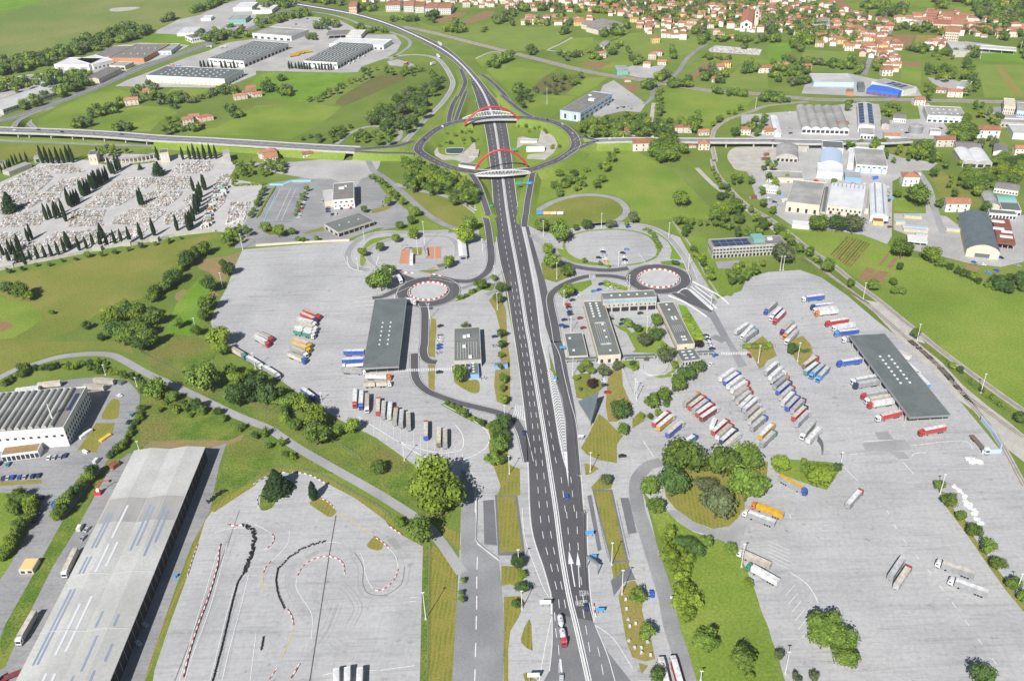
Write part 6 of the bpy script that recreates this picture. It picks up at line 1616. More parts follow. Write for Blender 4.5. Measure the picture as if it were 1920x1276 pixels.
tyre_wall('M 1832,465 1780,540 1740,680 1700,850 1660,1020 1620,1170 1585,1300',.9,'long thin black tyre wall between the kart lanes')
tyre_wall('N 520,235 400,268 300,320 220,382 165,445',1.3,'curved black tyre wall at the top of the kart hairpin')
tyre_wall('N 165,445 150,520 165,630 215,740',1.0,'curved black tyre wall down the side of the kart hairpin')
tyre_wall('I 1560,1200 1620,1150 1690,1115',3.0,'heap of old tyres beside the kart track corner')
tyre_wall('N 40,1045 55,955',.6,'short black tyre row on the lower kart track')
kart=bpy.data.objects['kart_track_ground']
km=MB()
for s in('N 530,238 590,238 640,248','N 780,320 805,380 815,460 840,530 875,590','N 1000,290 1045,350 1065,440','N 310,490 300,570 340,650 400,740 422,820 412,960','N 250,150 240,240 180,320 110,385','N -10,105 60,140 120,180',
          'M 1700,245 1640,480 1560,760 1440,1080 1380,1276','M 1620,330 1540,600 1440,920 1340,1276','M 1760,560 1700,760 1620,1080 1570,1276','M 1860,480 1800,720 1720,1020 1660,1276','M 1914,920 1870,1276','N 500,1230 650,1205 900,1195','N 930,1195 1190,1160','N 1145,655 1210,648','N 1145,682 1195,678','M 1600,170 1700,140 1830,130'):
    strip_verts(smooth(WS(s,.1),6),.28,km,dz=.08)
obj('painted_lines',km.me('painted_lines','paint_white'),kart)
km=MB()
for s in('N 600,15 700,75 860,175','N 55,485 50,580 95,582','N 283,875 240,1000 185,1110'):strip_verts(smooth(WS(s,.1),6),.3,km,dz=.08)
obj('painted_lines',km.me('painted_lines','paint_yellow'),kart)
km=MB();strip_verts(WS('N 598,40 545,350 400,1290',.1),.45,km,dz=.07);strip_verts(WS('M 1790,0 1700,260 1300,1290',.1),.25,km,dz=.07);obj('drain_slot',km.me('drain_slot','asphalt_new'),kart)
for s in('N 975,220 1030,200 1085,280 1045,297','N 360,345 460,297 475,320 380,370','M 1290,905 1365,905 1360,925 1275,925'):area('repair_patch',s,.16,'asphalt_pale')
km=MB();rk=random.Random(4)
for s in('N 560,420 480,520 470,650 540,800','N 640,560 720,640 760,740 700,860','N 330,360 250,450 240,560 290,680 360,800','N 700,330 760,430 760,560 820,650 980,660 1120,560 1150,420','N 720,90 880,110 1040,220 1130,360','M 1720,180 1640,420 1540,700 1400,1100','M 1800,620 1720,900 1650,1250','N 200,60 330,110 430,120 560,100','N 560,980 640,1040 740,1050','N 400,1050 520,900 600,700'):
    for k in range(5):
        o_=rk.uniform(-3,3);strip_verts(offset(smooth(WS(s,.1),6),o_),rk.uniform(.12,.3),km,dz=.05); 
obj('tyre_marks',km.me('tyre_marks','tyre_mark'),kart)
# parking bay lines on the lorry parks
def bays(s0,s1,vec,n,ground,wd=.2):
    A,B=WS(s0)[0],WS(s1)[0];v=WS(vec);d=v[1]-v[0];mb=MB()
    for i in range(n+1):
        p=A.lerp(B,i/n);strip_verts([Vector((p.x,p.y,.2)),Vector((p.x+d.x,p.y+d.y,.2))],wd,mb)
    obj('bay_lines',mb.me('bay_lines','paint_white'),bpy.data.objects[ground])
bays('P 0,230','P 0,370','P 0,230 160,300',5,'plaza_ground');bays('J 885,580','J 1540,800','J 1160,560 1160,690',13,'truck_park_ground')
bays('G 445,480','G 480,640','G 445,480 490,480',12,'plaza_ground');bays('P 130,640','P 250,960','P 130,640 200,560',5,'plaza_ground');bays('G 1090,505','G 1130,620','G 1090,505 1130,505',11,'plaza_ground')
pm=MB()
for s in('P 890,0 1000,200 1200,450 1430,760 1600,1000 1800,1276','P 160,30 180,75'):dashes(smooth(WS(s,.2),5),.3,3,7,pm)
for s in('L 720,745 930,735','L 610,842 720,835','L 985,883 1070,880','L 1090,990 1010,900','L 1080,775 1450,740 1530,800','P 160,460 280,540 340,620 375,690','L 570,940 670,1040','G 945,615 1000,690','G 990,620 1090,640','G 960,680 1050,700','L 1075,855 1100,835 1180,830','K 980,740 1060,860'):strip_verts(smooth(WS(s,.2),5),.35,pm)
obj('painted_lines',pm.me('painted_lines','paint_white'),bpy.data.objects['plaza_ground'])
pm=MB()
for s in('J 760,560 1060,745 1280,870 1440,885 1580,870 1720,790 1740,690 1640,600 1400,470','J 1060,750 1300,820 1440,830 1540,800 1545,700 1490,620','F 750,948 950,930','F 735,980 1000,965 1040,930','F 755,1010 880,1002','J 1600,1030 1640,1080 1640,1276','F 680,640 700,720 800,755','F 920,640 900,700 960,720'):strip_verts(smooth(WS(s,.2),5),.5,pm)
obj('painted_lines',pm.me('painted_lines','paint_white'),bpy.data.objects['truck_park_ground'])
def zebra(s0,s1,wd,n,ground):
    A,B=WS(s0)[0],WS(s1)[0];d=(B-A);L=d.length;d.normalize();nv=Vector((-d.y,d.x,0));mb=MB()
    for i in range(n):
        p=A+d*(L*(i+.25)/n);q=p+d*(L*.5/n);mb.quad(*[(v.x,v.y,.21)for v in(p-nv*wd/2,q-nv*wd/2,q+nv*wd/2,p+nv*wd/2)])
    obj('zebra_crossing',mb.me('zebra_crossing','paint_white'),bpy.data.objects[ground])
zebra('J 1035,220','J 1480,205',3.2,34,'truck_park_ground');zebra('K 1560,90','K 1760,90',3.2,16,'plaza_ground');zebra('G 575,790','G 625,790',5,5,'plaza_ground')
# lane separators by the eastern checkpoint
for i,s in enumerate(('G 1310,880 1480,1030 1500,1040','G 1340,870 1450,960 1530,1030','G 1370,865 1500,960','G 1350,830 1540,930 1620,1000','G 1240,915 1320,885 1500,1035','G 1170,935 1300,990 1460,1095')):
    wall_line('lane_kerb',resample(smooth(WS(s),4),2),.8,.5,'barrier_white',.1,'white concrete lane divider at the eastern checkpoint, %s of six'%ordw(i),'barrier')
wall_line('garden_wall',smooth(WS('G 1200,385 1330,560 1430,760 1540,930'),3),.4,1.6,'concrete_wall',0,'long pale boundary wall climbing behind the eastern plaza','wall')
wall_line('boundary_wall',WS('F 0,565 300,545 700,525'),.5,1.8,'wall_cream',0,'cream wall along the top of the western lorry park','wall')
wall_line('garden_wall',WS('K 820,195 905,410 935,440'),1.0,.8,'concrete_light',0,'pale retaining wall beside the mown lawn','wall')
wall_line('garden_wall',smooth(WS('x 990,985 1000,1060 1100,1110 1220,1090 1290,1010 1260,950'),4),.6,.8,'concrete_light',.1,'curved pale wall round the garden fountain','wall')
wall_line('edge_wall',smooth(WS('J 1600,1035 1645,1085 1650,1276 N 1645,180 1660,250 1815,372'),3),.4,.7,'concrete_light',.1,'white kerb wall beside the access road','wall')
# pool-blue playground edging
wall_line('canopy_edge',WS('F 105,105 200,108 270,80 415,78'),3.0,.8,'pool_blue',.1,'pale blue border along the top of the sports court','border')
wall_line('canopy_edge',WS('F 60,380 145,190',0),.5,.4,'pool_blue',.1,'pale blue border down the side of the sports court','border')
area('sports_court','F 20,390 150,125 400,90 270,385',.17,'asphalt_old')
cm=MB()
for s in('F 60,370 160,180 180,140 380,120 300,330 280,370 60,370','F 150,370 260,130','F 190,370 300,130','F 150,200 320,195'):strip_verts(WS(s,.2),.3,cm)
obj('court_lines',cm.me('court_lines','paint_white'),bpy.data.objects['sports_court'])
# white sheeting on the right-hand yard
mb=MB();pts=smooth(WS('L 1385,1085 1440,1125 1490,1210 1540,1276 P 1560,60 1605,125'),5);rr_=random.Random(2)
for p in resample(pts,1.2):blob(mb,Vector((p.x+rr_.uniform(-1,1),p.y+rr_.uniform(-1,1),.4)),rr_.uniform(1,2),rr_,sq=.5)
tag(obj('sheeting',mb.me('sheeting','roof_white')),'long white plastic sheeting lying on the right-hand yard','sheeting')
mb=MB()
for p in WS('L 1500,885 1530,890 1560,900 1580,905 1520,905'):blob(mb,Vector((p.x,p.y,.8)),2.4,rr_,sq=.5)
tag(obj('sheeting',mb.me('sheeting','roof_white')),'white tarpaulin heap at the corner of the right-hand yard','sheeting')
wall_line('noise_wall',WS('L 1590,590 1680,700 1740,800'),.5,3,'wall_metalblue',0,'grey-blue noise wall at the end of the rail yard','wall')
wall_line('noise_wall',WS('L 1595,840 1740,830'),.5,2.5,'wall_metalblue',0,'grey-blue gate wall beside the flatbed lorry','wall')
wall_line('curved_screen',smooth(WS('L 370,745 400,790 405,850'),3),.6,3.5,'roof_darkmetal',0,'dark curved screen wall in the eastern lorry park','wall')
# signs
def sign(s,wd,h,z,m,label,rz=0.0,name='road_sign',back=None):
    p=W(P(s)[0],z+h/2);t=empty(name,(p.x,p.y,0),rz);tag(t,label,'sign')
    obj('panel',unit(m),t,loc=(0,0,z),scale=(wd,.2,h))
    for x in(-wd*.3,wd*.3):obj('post',unit('steel_grey'),t,loc=(x,.2,0),scale=(.2,.2,z+h*.5))
    return t
for i,(x,m,w_)in enumerate(((208,'sign_blue','blue'),(258,'wall_yellow','yellow'),(308,'wall_cream','cream'),(360,'barrier_white','white'))):
    sign('G %d,316'%x,5.4,2.8,1.0,m,'%s billboard in the row beside the loop road'%w_,name='billboard')
for s,m,lb,wd in(('O 580,165','sign_blue','blue direction sign beside the toll approach, farthest',4),('O 605,340','sign_blue','pale blue direction sign beside the toll approach, middle',3.4),('O 660,740','sign_blue','blue direction sign beside the toll approach, nearest',3.6),
                     ('K 378,42','sign_blue','blue direction sign beside the slip road',3.6),('O 250,685','barrier_white','white board sign left of the toll road',5),('O 160,1230','barrier_white','white notice board at the bottom edge',5),('K 515,705','barrier_white','white information board on the lawn edge',3),('B 1645,755','sign_green','small green sign left of the motorway before the arches',3),
                     ('q 1078,195','sign_green','green direction sign beside the far arch',5),('q 1085,585','sign_green','green sign beside the near arch',5),('q 855,1145','sign_green','small green sign on the western verge',3),('O 1208,650','barrier_white','white box sign beside the access road',3),('u 1285,1180','barrier_white','white board beside the western lorry park hedge',1)):
    sign(s,wd,wd*.5,2.2,m,lb)
def sign_gantry(sa,sb,h,panels,label):
    t,L=gantry(sa,sb,h,label)
    for fx,wd,hh,m in panels:obj('sign_panel',unit(m),t,loc=(fx*L,-.6,h-hh*.5),scale=(wd,.25,hh))
sign_gantry('q 1105,985','q 1265,985',6.5,((-.32,4.5,2.6,'sign_green'),(.3,4.5,2.6,'sign_blue')),'motorway sign gantry with green and blue panels')
sign_gantry('O 640,480','O 560,425',6.0,((.1,6,2.4,'roof_slate'),),'toll approach gantry with dark display panel')
def dirsign(s,label):
    p=WS(s)[0];t=empty('chevron_sign',p);tag(t,label,'sign');obj('panel',unit('sign_blue'),t,loc=(0,0,.9),scale=(2,.2,2));obj('lower_panel',unit('wall_yellow'),t,loc=(0,-.05,.1),scale=(1.6,.2,.8))
dirsign('K 322,290','blue and yellow split sign at the slip road nose')
for s,mm,wd in(('G 420,500 560,452 800,440 1000,478 1085,560 1078,640 960,690 760,712 560,690 440,640 390,570','meadow',2.2),('F 940,600 1050,530 1280,508 1440,515 1505,580 1490,660 1400,725 1200,740 1000,725 915,665','concrete_light',1.0)):
    mb=MB();strip_verts(level(smooth(WS(s),6,True),.128),wd,mb,True);obj('oval_border',mb.me('oval_border',mm))['kind']='structure'
# masts
def mast(b,tp,m='pole_white',double=False,lab='',r_=.22):
    base=W(b);d0=math.hypot(tp[0]-b[0],tp[1]-b[1]);lo_,hi_=1.0,45.0
    for _ in range(24):
        md=(lo_+hi_)/2;q=proj((base.x,base.y,md))
        if math.hypot(q[0]-b[0],q[1]-b[1])<d0:lo_=md
        else:hi_=md
    t=empty('light_mast',base);t['category']='lamp post';H=max(6.0,lo_)
    obj('mast',MB().tube((0,0,0),(0,0,H),r_,r_*.6,8).me('mast',m),t);obj('footing',unit('concrete_light'),t,loc=(0,0,0),scale=(1.0,1.0,.5))
    obj('lamp_head',MB().box(-.7,.7,-.22,.22,H-.05,H+.2).me('lamp_head',m),t)
    return t
MASTS='''E 1815,590 1788,475|E 1665,875 1636,765|E 1470,1210 1448,1100|F 810,520 798,430|F 765,745 757,655|F 1210,625 1205,500|F 1262,560 1250,380|F 1015,850 1002,735|F 1695,600 1690,510|F 1785,820 1780,710|F 1805,1040 1803,915|F 1300,1105 1293,995
G 235,490 233,375|G 668,430 668,320|G 1172,500 1178,390|G 1318,745 1327,625|G 335,810 335,690|G 388,1010 390,895|G 440,1205 440,1095|G 795,715 794,605|G 875,890 880,780|G 1008,1210 1012,1090|G 1485,1020 1492,930
H 710,960 738,840|H 1112,1275 1145,1148|H 90,745 103,640|H 112,745 125,640|J 1110,890 1095,755|J 490,445 480,390|J 1860,580 1855,475|J 1895,990 1893,855|K 455,255 456,115|K 585,975 590,830|K 1190,355 1197,240|K 1840,160 1857,30|K 930,440 935,300|K 918,400 925,280
L 1590,385 1637,245|L 540,930 565,830|L 220,150 242,10|L 1285,1140 1333,995|N 1270,815 1250,615|O 745,410 752,245|O 822,630 828,450|O 50,430 45,295|O 1715,425 1745,255|P 128,1220 157,1060|P 1850,625 1910,480|I 790,250 768,175|I 1025,335 1008,270|I 1040,810 1030,765
C 262,780 265,660|C 590,1015 587,950|C 763,1010 762,945|C 1112,1010 1113,930|C 1820,810 1825,730|u 505,835 455,650|O 75,740 75,605|O 1410,1276 1410,1205|C 935,1010 935,950|D 1585,440 1597,360|D 1880,400 1895,310'''
ms=[]
for ln in MASTS.replace('\n','|').split('|'):
    a_=ln.split();ms.append(mast(*P(ln)))
for t in ms:t['group']='tall light masts'
def zone(px):
    x,y=px
    if x<480:return 'at the left by the lorry park edge' if y<700 else 'by the factory road at the left'
    if x<960:return 'on the western customs plaza' if y<620 else 'around the western service area'
    if y<320:return 'near the ring road and eastern viaduct'
    if x<1130:return 'between motorway and office court' if y<900 else 'beside the toll approach'
    if x<1440:return 'on the eastern customs plaza' if y<680 else 'near the eastern lorry rows'
    return 'along the eastern railway and yard'
by={}
for t in ms:by.setdefault(zone(proj(t.location)),[]).append(t)
for z_,g_ in by.items():order(g_,'tall white light mast %s'%z_)
# perimeter fences: posts and wire rail
def fence(s,label,h=1.6,step=3.0,m='steel_grey'):
    pts=resample(smooth(WS(s),4),step);t=empty('fence',pts[len(pts)//2].copy());tag(t,label,'fence')
    mb=MB()
    for i,p in enumerate(pts):
        q=p-t.location;mb.box(q.x-.06,q.x+.06,q.y-.06,q.y+.06,0,h)
    obj('fence_posts',mb.me('fence_posts',m),t)['kind']='stuff'
    wall_line('top_rail',[p-t.location for p in pts],.06,.08,m,h-.1,parent=t);wall_line('middle_rail',[p-t.location for p in pts],.05,.06,m,h*.5,parent=t)
fence('J 0,1030 150,955 330,960 470,1000 640,1090 960,1270 N 1000,90','wire fence between the kart track and the lane')
fence('N 1298,270 1290,700 1280,1290','wire fence along the right side of the kart track',2.2)
fence('O 620,-60 700,300 730,390','dark fence left of the eastern grass strip',1.2);fence('O 780,-60 860,300 880,370','dark fence right of the eastern grass strip',1.2)
fence('I 1050,90 1250,190 1390,260 J 200,570 640,780 800,900','thin wire fence across the grassy slope')
fence('G 1230,0 1480,290','thin fence crossing the eastern meadow',1.4)
# barrier bollards / gravestone-like blocks on the dry island
st=[]
for p in P('O 850,670 855,740 870,820 925,850 880,870 965,1030 970,1070 1035,1085 915,1030 875,980 1015,990'):
    w_=W(p);o=obj('stone_block',MB().prism([(-.7,0),(.7,0),(.55,1.0),(.1,1.35),(-.5,.9)],-.5,.5).me('stone_block','concrete_light'),None,None,(w_.x,w_.y,.15),R.uniform(0,3));o['category']='stone';o['group']='stone blocks';st.append(o)
order(st,'pale stone block on the dry island by the toll','from the top',key=lambda o:proj(o.location)[1])
# ================================================================ LORRIES
fleet('''u 1275,205 1080,125 red red beige
u 1235,250 1050,165 navy red cream
u 1215,285 1020,232 white pale_grey white
u 1225,340 1025,293 white beige cream
u 1215,385 1000,328 white white white draw
u 1215,430 970,370 white green white draw
u 1165,545 955,470 yellow yellow cream
u 1155,600 940,520 yellow yellow cream
u 1125,660 925,562 white grey pale_grey
u 1100,725 900,640 blue cream beige''','from top in western park row','lorries on the western lorry park')
fleet('''u 700,470 515,388 red pale_grey beige
u 670,535 485,428 red pale_grey white
u 375,670 210,575 teal cream beige
u 585,795 405,685 white grey white
u 795,920 595,795 white grey white
u 1240,1200 1060,1065 navy blue white''','from top along western park rim','lorries along the rim of the western lorry park')
fleet('''u 1850,620 1565,622 blue blue white
u 1840,712 1545,725 white blue white
u 1555,785 1820,765 white white white tank
u 1835,850 1535,830 white grey beige
J 1018,250 812,245 orange white cream
J 1030,298 795,308 white cream beige draw''','from back beside western canopy','lorries beside the western canopy')
fleet('''J 733,485 744,335 red white white
J 780,495 790,350 blue white white
J 826,522 832,372 white pale_grey beige
J 916,397 908,540 red red cream
J 960,418 947,572 white grey pale_grey
J 1006,435 994,566 white pale_grey white
J 1050,472 1034,608 red grey beige
J 1093,485 1080,635 white grey pale_grey
J 1138,503 1140,652 white grey beige
J 1271,572 1267,722 red blue cream
J 1370,622 1364,772 white brown cream
J 1414,628 1413,785 white grey beige''','from left in upright western row','lorries in the upright western row')
fleet('''r 1500,270 1625,160 blue grey pale_grey
r 1560,350 1695,222 white navy white
r 1600,395 1735,262 red red white
r 1690,515 1830,390 purple pale_grey beige
r 1720,572 1865,437 orange grey white
r 1742,635 1890,492 white pale_grey pale_grey''','from back in top eastern pairs','lorries at the top of the eastern lorry park')
fleet('''r 1310,408 1150,510 white pale_grey white
r 1210,580 1365,428 white white white
r 1408,480 1250,595 teal grey pale_grey''','from left in checkpoint trio','trio of lorries near the checkpoint')
fleet('''H 250,948 425,928 white blue white
H 315,1008 498,993 navy blue white
H 335,1032 512,1008 white white cream
H 348,1055 528,1035 orange white white
H 422,1132 608,1105 red red white
H 472,1165 662,1138 white white white
H 492,1205 682,1185 light_blue blue white
H 548,1252 735,1222 white grey pale_grey
L 508,155 712,125 blue blue white
L 612,288 820,255 white grey white
L 632,320 838,288 navy grey pale_grey
L 685,398 905,363 red grey pale_grey
L 712,432 935,400 white beige cream
L 735,465 955,430 red white white
L 795,565 1012,515 white red cream
L 1115,672 1345,628 red red white''','from back beside eastern canopy','lorries by the eastern canopy')
fleet('''s 215,362 55,472 white white white
s 258,398 98,510 blue blue white
s 282,440 140,545 white white white
s 345,482 172,590 red white white
s 352,545 185,650 red pale_grey beige
s 372,582 228,697 red beige pale_grey
s 398,618 240,772 white grey white draw
s 440,655 300,775 white lilac white
s 468,712 305,855 white grey beige
s 498,762 340,905 white pale_grey cream
s 528,828 362,968 blue grey pale_grey
s 605,900 445,1055 yellow yellow white
s 622,975 460,1130 green grey pale_grey''','from top in long left row','lorries in the long left row')
fleet('''s 648,290 500,415 white grey white
s 688,342 548,465 white white white
s 708,392 570,490 white pale_grey white tank
s 742,432 595,550 orange grey grey
s 768,482 622,608 navy blue pale_grey
s 802,532 648,668 red beige pale_grey
s 808,582 672,722 blue pale_grey white
s 852,628 712,768 blue blue pale_grey
s 908,655 768,798 purple lilac beige
s 928,728 778,868 black red cream
s 955,782 808,928 white lilac pale_grey
s 855,1060 1005,885 white grey pale_grey
s 1075,935 922,1098 white white white''','from top in long right row','lorries in the long right row')
fleet('''s 1030,243 893,338 red brown cream
s 1045,298 903,405 red teal white
s 955,440 1090,325 light_blue light_blue pale_grey
s 1018,478 1142,345 light_blue light_blue cream''','from left beside rounded island','lorries beside the round grass island')
fleet('''t 715,335 530,485 orange grey beige
t 785,375 588,525 red red cream
t 832,415 638,565 blue grey pale_grey
t 888,462 680,607 red red white
t 940,512 728,655 white dark_red white
t 895,672 860,760 white white white short
t 1068,652 862,828 red red white
t 1122,698 912,888 red white beige
t 1162,762 968,932 navy navy white
t 1210,818 1002,998 white white cream''','from top in slanting middle row','lorries in the slanting middle row')
fleet('''t 358,562 158,725 red red white
t 418,598 208,772 white yellow white
t 525,682 318,855 white blue cream
t 682,840 462,1008 blue green white''','from top in garden-side row','lorries in the front row')
fleet('''L 305,1118 80,995 blue grey yellow
L 708,1090 592,1220 red grey white
L 1645,805 1532,678 white brown brown flatbed
K 1775,1195 P 115,30 orange yellow yellow
Z 1394,955 1453,978 white grey white
O 1718,308 O 1900,390 white beige cream
O 1752,392 P 80,530 green white white
P 1030,322 905,510 white grey pale_grey
P 1075,388 950,575 red pale_grey cream
P 1255,370 1545,475 white grey cream
P 1355,502 1645,612 white grey white
'''.replace('K 1775,1195 P 115,30','Z 1408,940 1470,964').replace('O 1718,308 O 1900,390','O 1718,308 1900,390').replace('O 1752,392 P 80,530','Z 1399,1054 1461,1089'),'from top in southern park','lorries in the southern part')
fleet('M 460,495 572,270 white cream cream','beside the long warehouse, the farther one','lorries beside the warehouse')
fleet('M 115,995 262,742 white grey cream','beside the long warehouse, the nearer one','lorries beside the warehouse')
fleet('M 5,1235 175,1165 white dark_red dark_red flatbed','at the lower left corner','lorries beside the warehouse')
fleet('''N 600,1235 600,1340 white white white trailer
N 682,1225 680,1330 white white white trailer
N 775,1230 770,1335 white white white trailer''','from the left at the foot of the kart track','trailers at the kart track')
fleet('''O 1195,1065 1270,1330 white red white
O 1110,1085 1165,1330 white white white''','from right at the bottom edge','lorries at the bottom edge')
fleet('O 392,995 355,755 red white white tank2','driving down to the toll','lorries on the roads')
fleet('F 1668,155 1660,85 white white white rigid','driving down the western ramp','lorries on the roads')
fleet('F 1090,825 1055,770 white white white rigid','entering the western roundabout','lorries on the roads')
fleet('F 1185,968 1125,958 white pale_grey white rigid','leaving the western roundabout','lorries on the roads')
fleet('''I 250,345 155,355 white white white trailer
I 450,300 280,318 white cream cream trailer
I 790,335 615,325 brown beige beige trailer
I 850,290 700,280 brown beige beige trailer''','from left behind the factory','trailers behind the factory')
fleet('''B 1155,455 1095,480 white red white rigid
B 1345,460 1300,475 white white white rigid
B 1375,430 1350,400 white white white
B 1390,335 1360,310 white white white''','from left at the motorway bend','lorries at the motorway bend')
fleet('''B 310,400 255,410 yellow yellow yellow trailer
B 350,385 300,395 yellow yellow yellow trailer
B 400,375 350,382 yellow yellow yellow trailer
A 1310,490 1260,480 red red white rigid
A 1360,495 1310,485 blue blue white rigid
A 1690,340 1640,345 white pale_grey white rigid
A 1580,340 1545,340 white grey grey rigid''','on the logistics yards','lorries on the logistics yards')
fleet('''L 1050,105 935,55 white white cream trailer
L 1110,222 1045,165 white white white trailer
L 1195,318 1120,240 light_blue light_blue white trailer''','from the back behind the eastern canopy','trailers behind the eastern canopy')
# ================================================================ CARS
HX='Z 500,400 510,400'
cars('F 382,203 372,222 360,240 352,257 344,273 336,291 330,310 325,330 320,352','F 320,300 352,296','white silver white grey white red silver white white','from the back in the bank beside the sports court','cars beside the sports court')
cars('F 540,240 540,258 541,275 538,291 540,309','F 540,270 560,268','silver white grey black navy','from the back left of the white cube office','cars by the cube office')
cars('F 570,330 600,326 495,231 640,286 710,280 940,236 942,266','F 500,300 504,292','navy white silver black red silver grey','from the left round the white cube office','cars round the cube office')
cars('F 1380,1165 1378,1235 1380,1257 J 1376,3 1374,33 1373,55 1368,90','F 1370,1170 1400,1160','black grey white white blue blue silver','from the back beside the western service building','cars at the western service building')
cars('J 1372,235 1700,280 1790,38 F 1786,1245','J 1340,238 1400,230','black silver grey navy','from the left on the western service lanes','cars on the western lanes')
cars('G 680,594 681,612 692,632 648,655 700,665 706,685','G 660,600 700,604','white navy silver black white yellow','from the back in the left bank of the oval car park','cars in the oval park')
cars('G 858,594 828,620 838,648 845,672 845,690','G 810,618 850,622','light_blue black white black white','from the back in the right bank of the oval car park','cars in the oval park')
cars('G 870,425 258,445 372,1160 405,1172 533,1180 510,1107 392,1120 443,1118','G 250,448 270,444','blue navy blue navy dark_red dark_red navy silver','round the slip road car park','cars by the slip road')
cars('G 470,910 500,940 452,972 418,1005 425,1025 430,1043 431,1061 437,1079','G 440,980 470,972','navy white navy red black silver navy navy','from the back in the bank left of the office court','cars left of the office court')
cars('G 610,905 652,895 665,852 735,880 770,886','G 620,905 650,895','light_blue blue navy white silver','from the left behind the office block','cars behind the office block')
cars('G 960,1070 830,1120 822,1150 740,1112 735,1090','G 940,1075 980,1068','black black navy navy silver','from the right in the office court','cars in the office court')
cars('x 1745,642 1757,667 1772,690 1782,712 1797,745 1806,772 1820,798','x 1730,645 1790,640','black white navy white silver white navy','from the back beside the eastern office wing','cars beside the eastern wing')
cars('x 1856,876','x 1840,880 1870,870','blue','parked at the end of the covered walkway','cars beside the eastern wing')
cars('x 1805,982','x 1780,1000 1830,960','white','parked beside the lorry park hedge','cars beside the eastern wing')
cars('K 1775,112','K 1765,100 1790,130','dark_red','at the zebra crossing of the eastern lorry park','cars beside the eastern wing')
cars('K 690,297 695,332 714,385','K 670,297 720,290','white navy red','from the back on the path beside the mown lawn','cars by the lawn')
cars('K 825,862','K 800,865 850,860','black','turning below the mown lawn','cars on the roads');cars('K 90,690','K 80,640 95,730','navy','joining the motorway from the western ramp','cars on the roads')
cars('K 410,1165','K 410,1180 405,1120','blue','driving alone up the motorway','cars on the roads');cars('O 1045,632','O 1040,600 1055,660','blue','parked beside the dry island','cars on the roads')
cars('O 555,732','O 550,700 560,760','navy','driving over the road lettering','cars on the roads');cars('O 370,1262','O 372,1240 370,1280','silver','at the bottom of the toll road','cars on the roads')
cars('I 28,1027 62,1023 97,1020 150,1019 187,1016 247,1011 292,1006','I 20,1040 38,1005','navy silver blue blue silver navy navy','from the left in the factory car park','cars in the factory car park')
cars('I 370,873 410,870 455,866 492,856 65,922 2,915','I 360,890 380,855','white silver grey navy teal navy','from the right along the factory front','cars along the factory front')
cars('I 895,410','I 870,400 920,418','white','driving round the factory corner','cars round the factory');cars('I 995,550','I 985,560 1010,540','teal','parked on the factory curve','cars round the factory')
cars('I 966,607','I 955,620 980,590','black','parked behind the teal one on the factory curve','cars round the factory');cars('I 310,1172','I 290,1165 330,1180','navy','parked under the factory trees','cars round the factory')
cars('I 728,897','I 710,915 745,880','white','parked at the hedge of the factory road, upper','cars round the factory',True);cars('I 682,942','I 665,955 700,925','grey','parked at the hedge of the factory road, lower','cars round the factory')
cars('I 412,1222','I 405,1240 420,1200','blue','driving on the factory road','vans',True);cars('M 602,138','M 590,165 615,110','white','parked beside the long warehouse','vans',True)
cars('M 655,147 625,212','M 640,165 670,130','silver grey','from the top beside the long warehouse','cars beside the warehouse');cars('M 302,22 266,80','M 260,100 290,50','navy navy','from the top beside the left verge','cars on the left verge')
cars('M 1082,860 1030,998','M 1060,850 1100,880','silver silver','from the top in the shadow of the warehouse','cars in the warehouse shadow')
cars('A 110,977 290,974 465,990 690,1003 910,1010','A 100,975 200,980','white navy black grey navy','from the left on the western viaduct','cars on the western viaduct')
for t in[o for o in bpy.data.objects if o.get('group')in('cars on the western viaduct',)]: 
    p=proj(t.location);w_=W(p,6.1);t.location=w_
cvi=cars('C 265,900 375,932 450,1002 550,1022 725,1042 1050,1030 q 185,497 370,362 1660,430','C 400,960 440,990','navy silver grey navy white white black white brown','on the raised ring and its connectors','cars on the ring')
for t in cvi:t.location=W(proj(t.location),6.2)
cars('C 660,797 682,795 705,792 720,788 790,812 815,803 838,806 862,796 890,818 860,712','C 640,800 660,790','white silver white navy blue silver navy white silver white','from the left on the commercial block car park','cars at the commercial block')
cars('H 825,405 880,392 910,425 902,222 895,356','H 810,408 850,400','white black dark_red dark_red navy','round the narrow vaulted hall','cars by the vaulted hall')
cars('H 1540,690 1575,704 1606,706 1646,770 1706,750 1740,655 1870,715','H 1530,690 1560,700','blue silver white light_blue blue navy grey','from the left below the timber yard','cars below the timber yard')
cars('D 1250,955 1290,965 1290,1005 170,965 170,1000 1740,110 160,845','D 1240,960 1280,955','white navy white silver navy grey white','in the yards behind the eastern viaduct','cars in the far yards')
cars('B 70,440 100,425 160,400 190,390 700,480 735,465 770,440 810,425','B 60,450 100,430','white','from the left at the depot loading bays','vans at the depot',True)
cars('B 300,185 430,160 480,150 520,145 570,165 385,145','B 300,190 330,180','navy grey navy white silver blue','from the left on the far depot yard','cars on the far depot yard')
# timber packs and cages on the yard
pk=[]
for s,n in(('H 1015,345 1140,355',9),('H 1000,425 1190,440',11),('H 1010,445 1185,460',10),('H 1330,442 1440,452',7),('H 950,395 1020,395',4),('H 1100,480 1190,490',4)):
    for p in along(s,n):
        w_=W(p);t=empty('timber_pack',w_,rad(-8));t['category']='pallet';t['group']='stacked packs on the timber yard'
        obj('pack',unit('wall_yellow'),t,loc=(0,0,0),scale=(1.9,4.5,1.6));obj('cover',unit('wall_metalblue'),t,loc=(0,.3,1.62),scale=(2.0,3.6,.3));pk.append(t)
order(pk,'orange pack with blue cover on the timber yard')
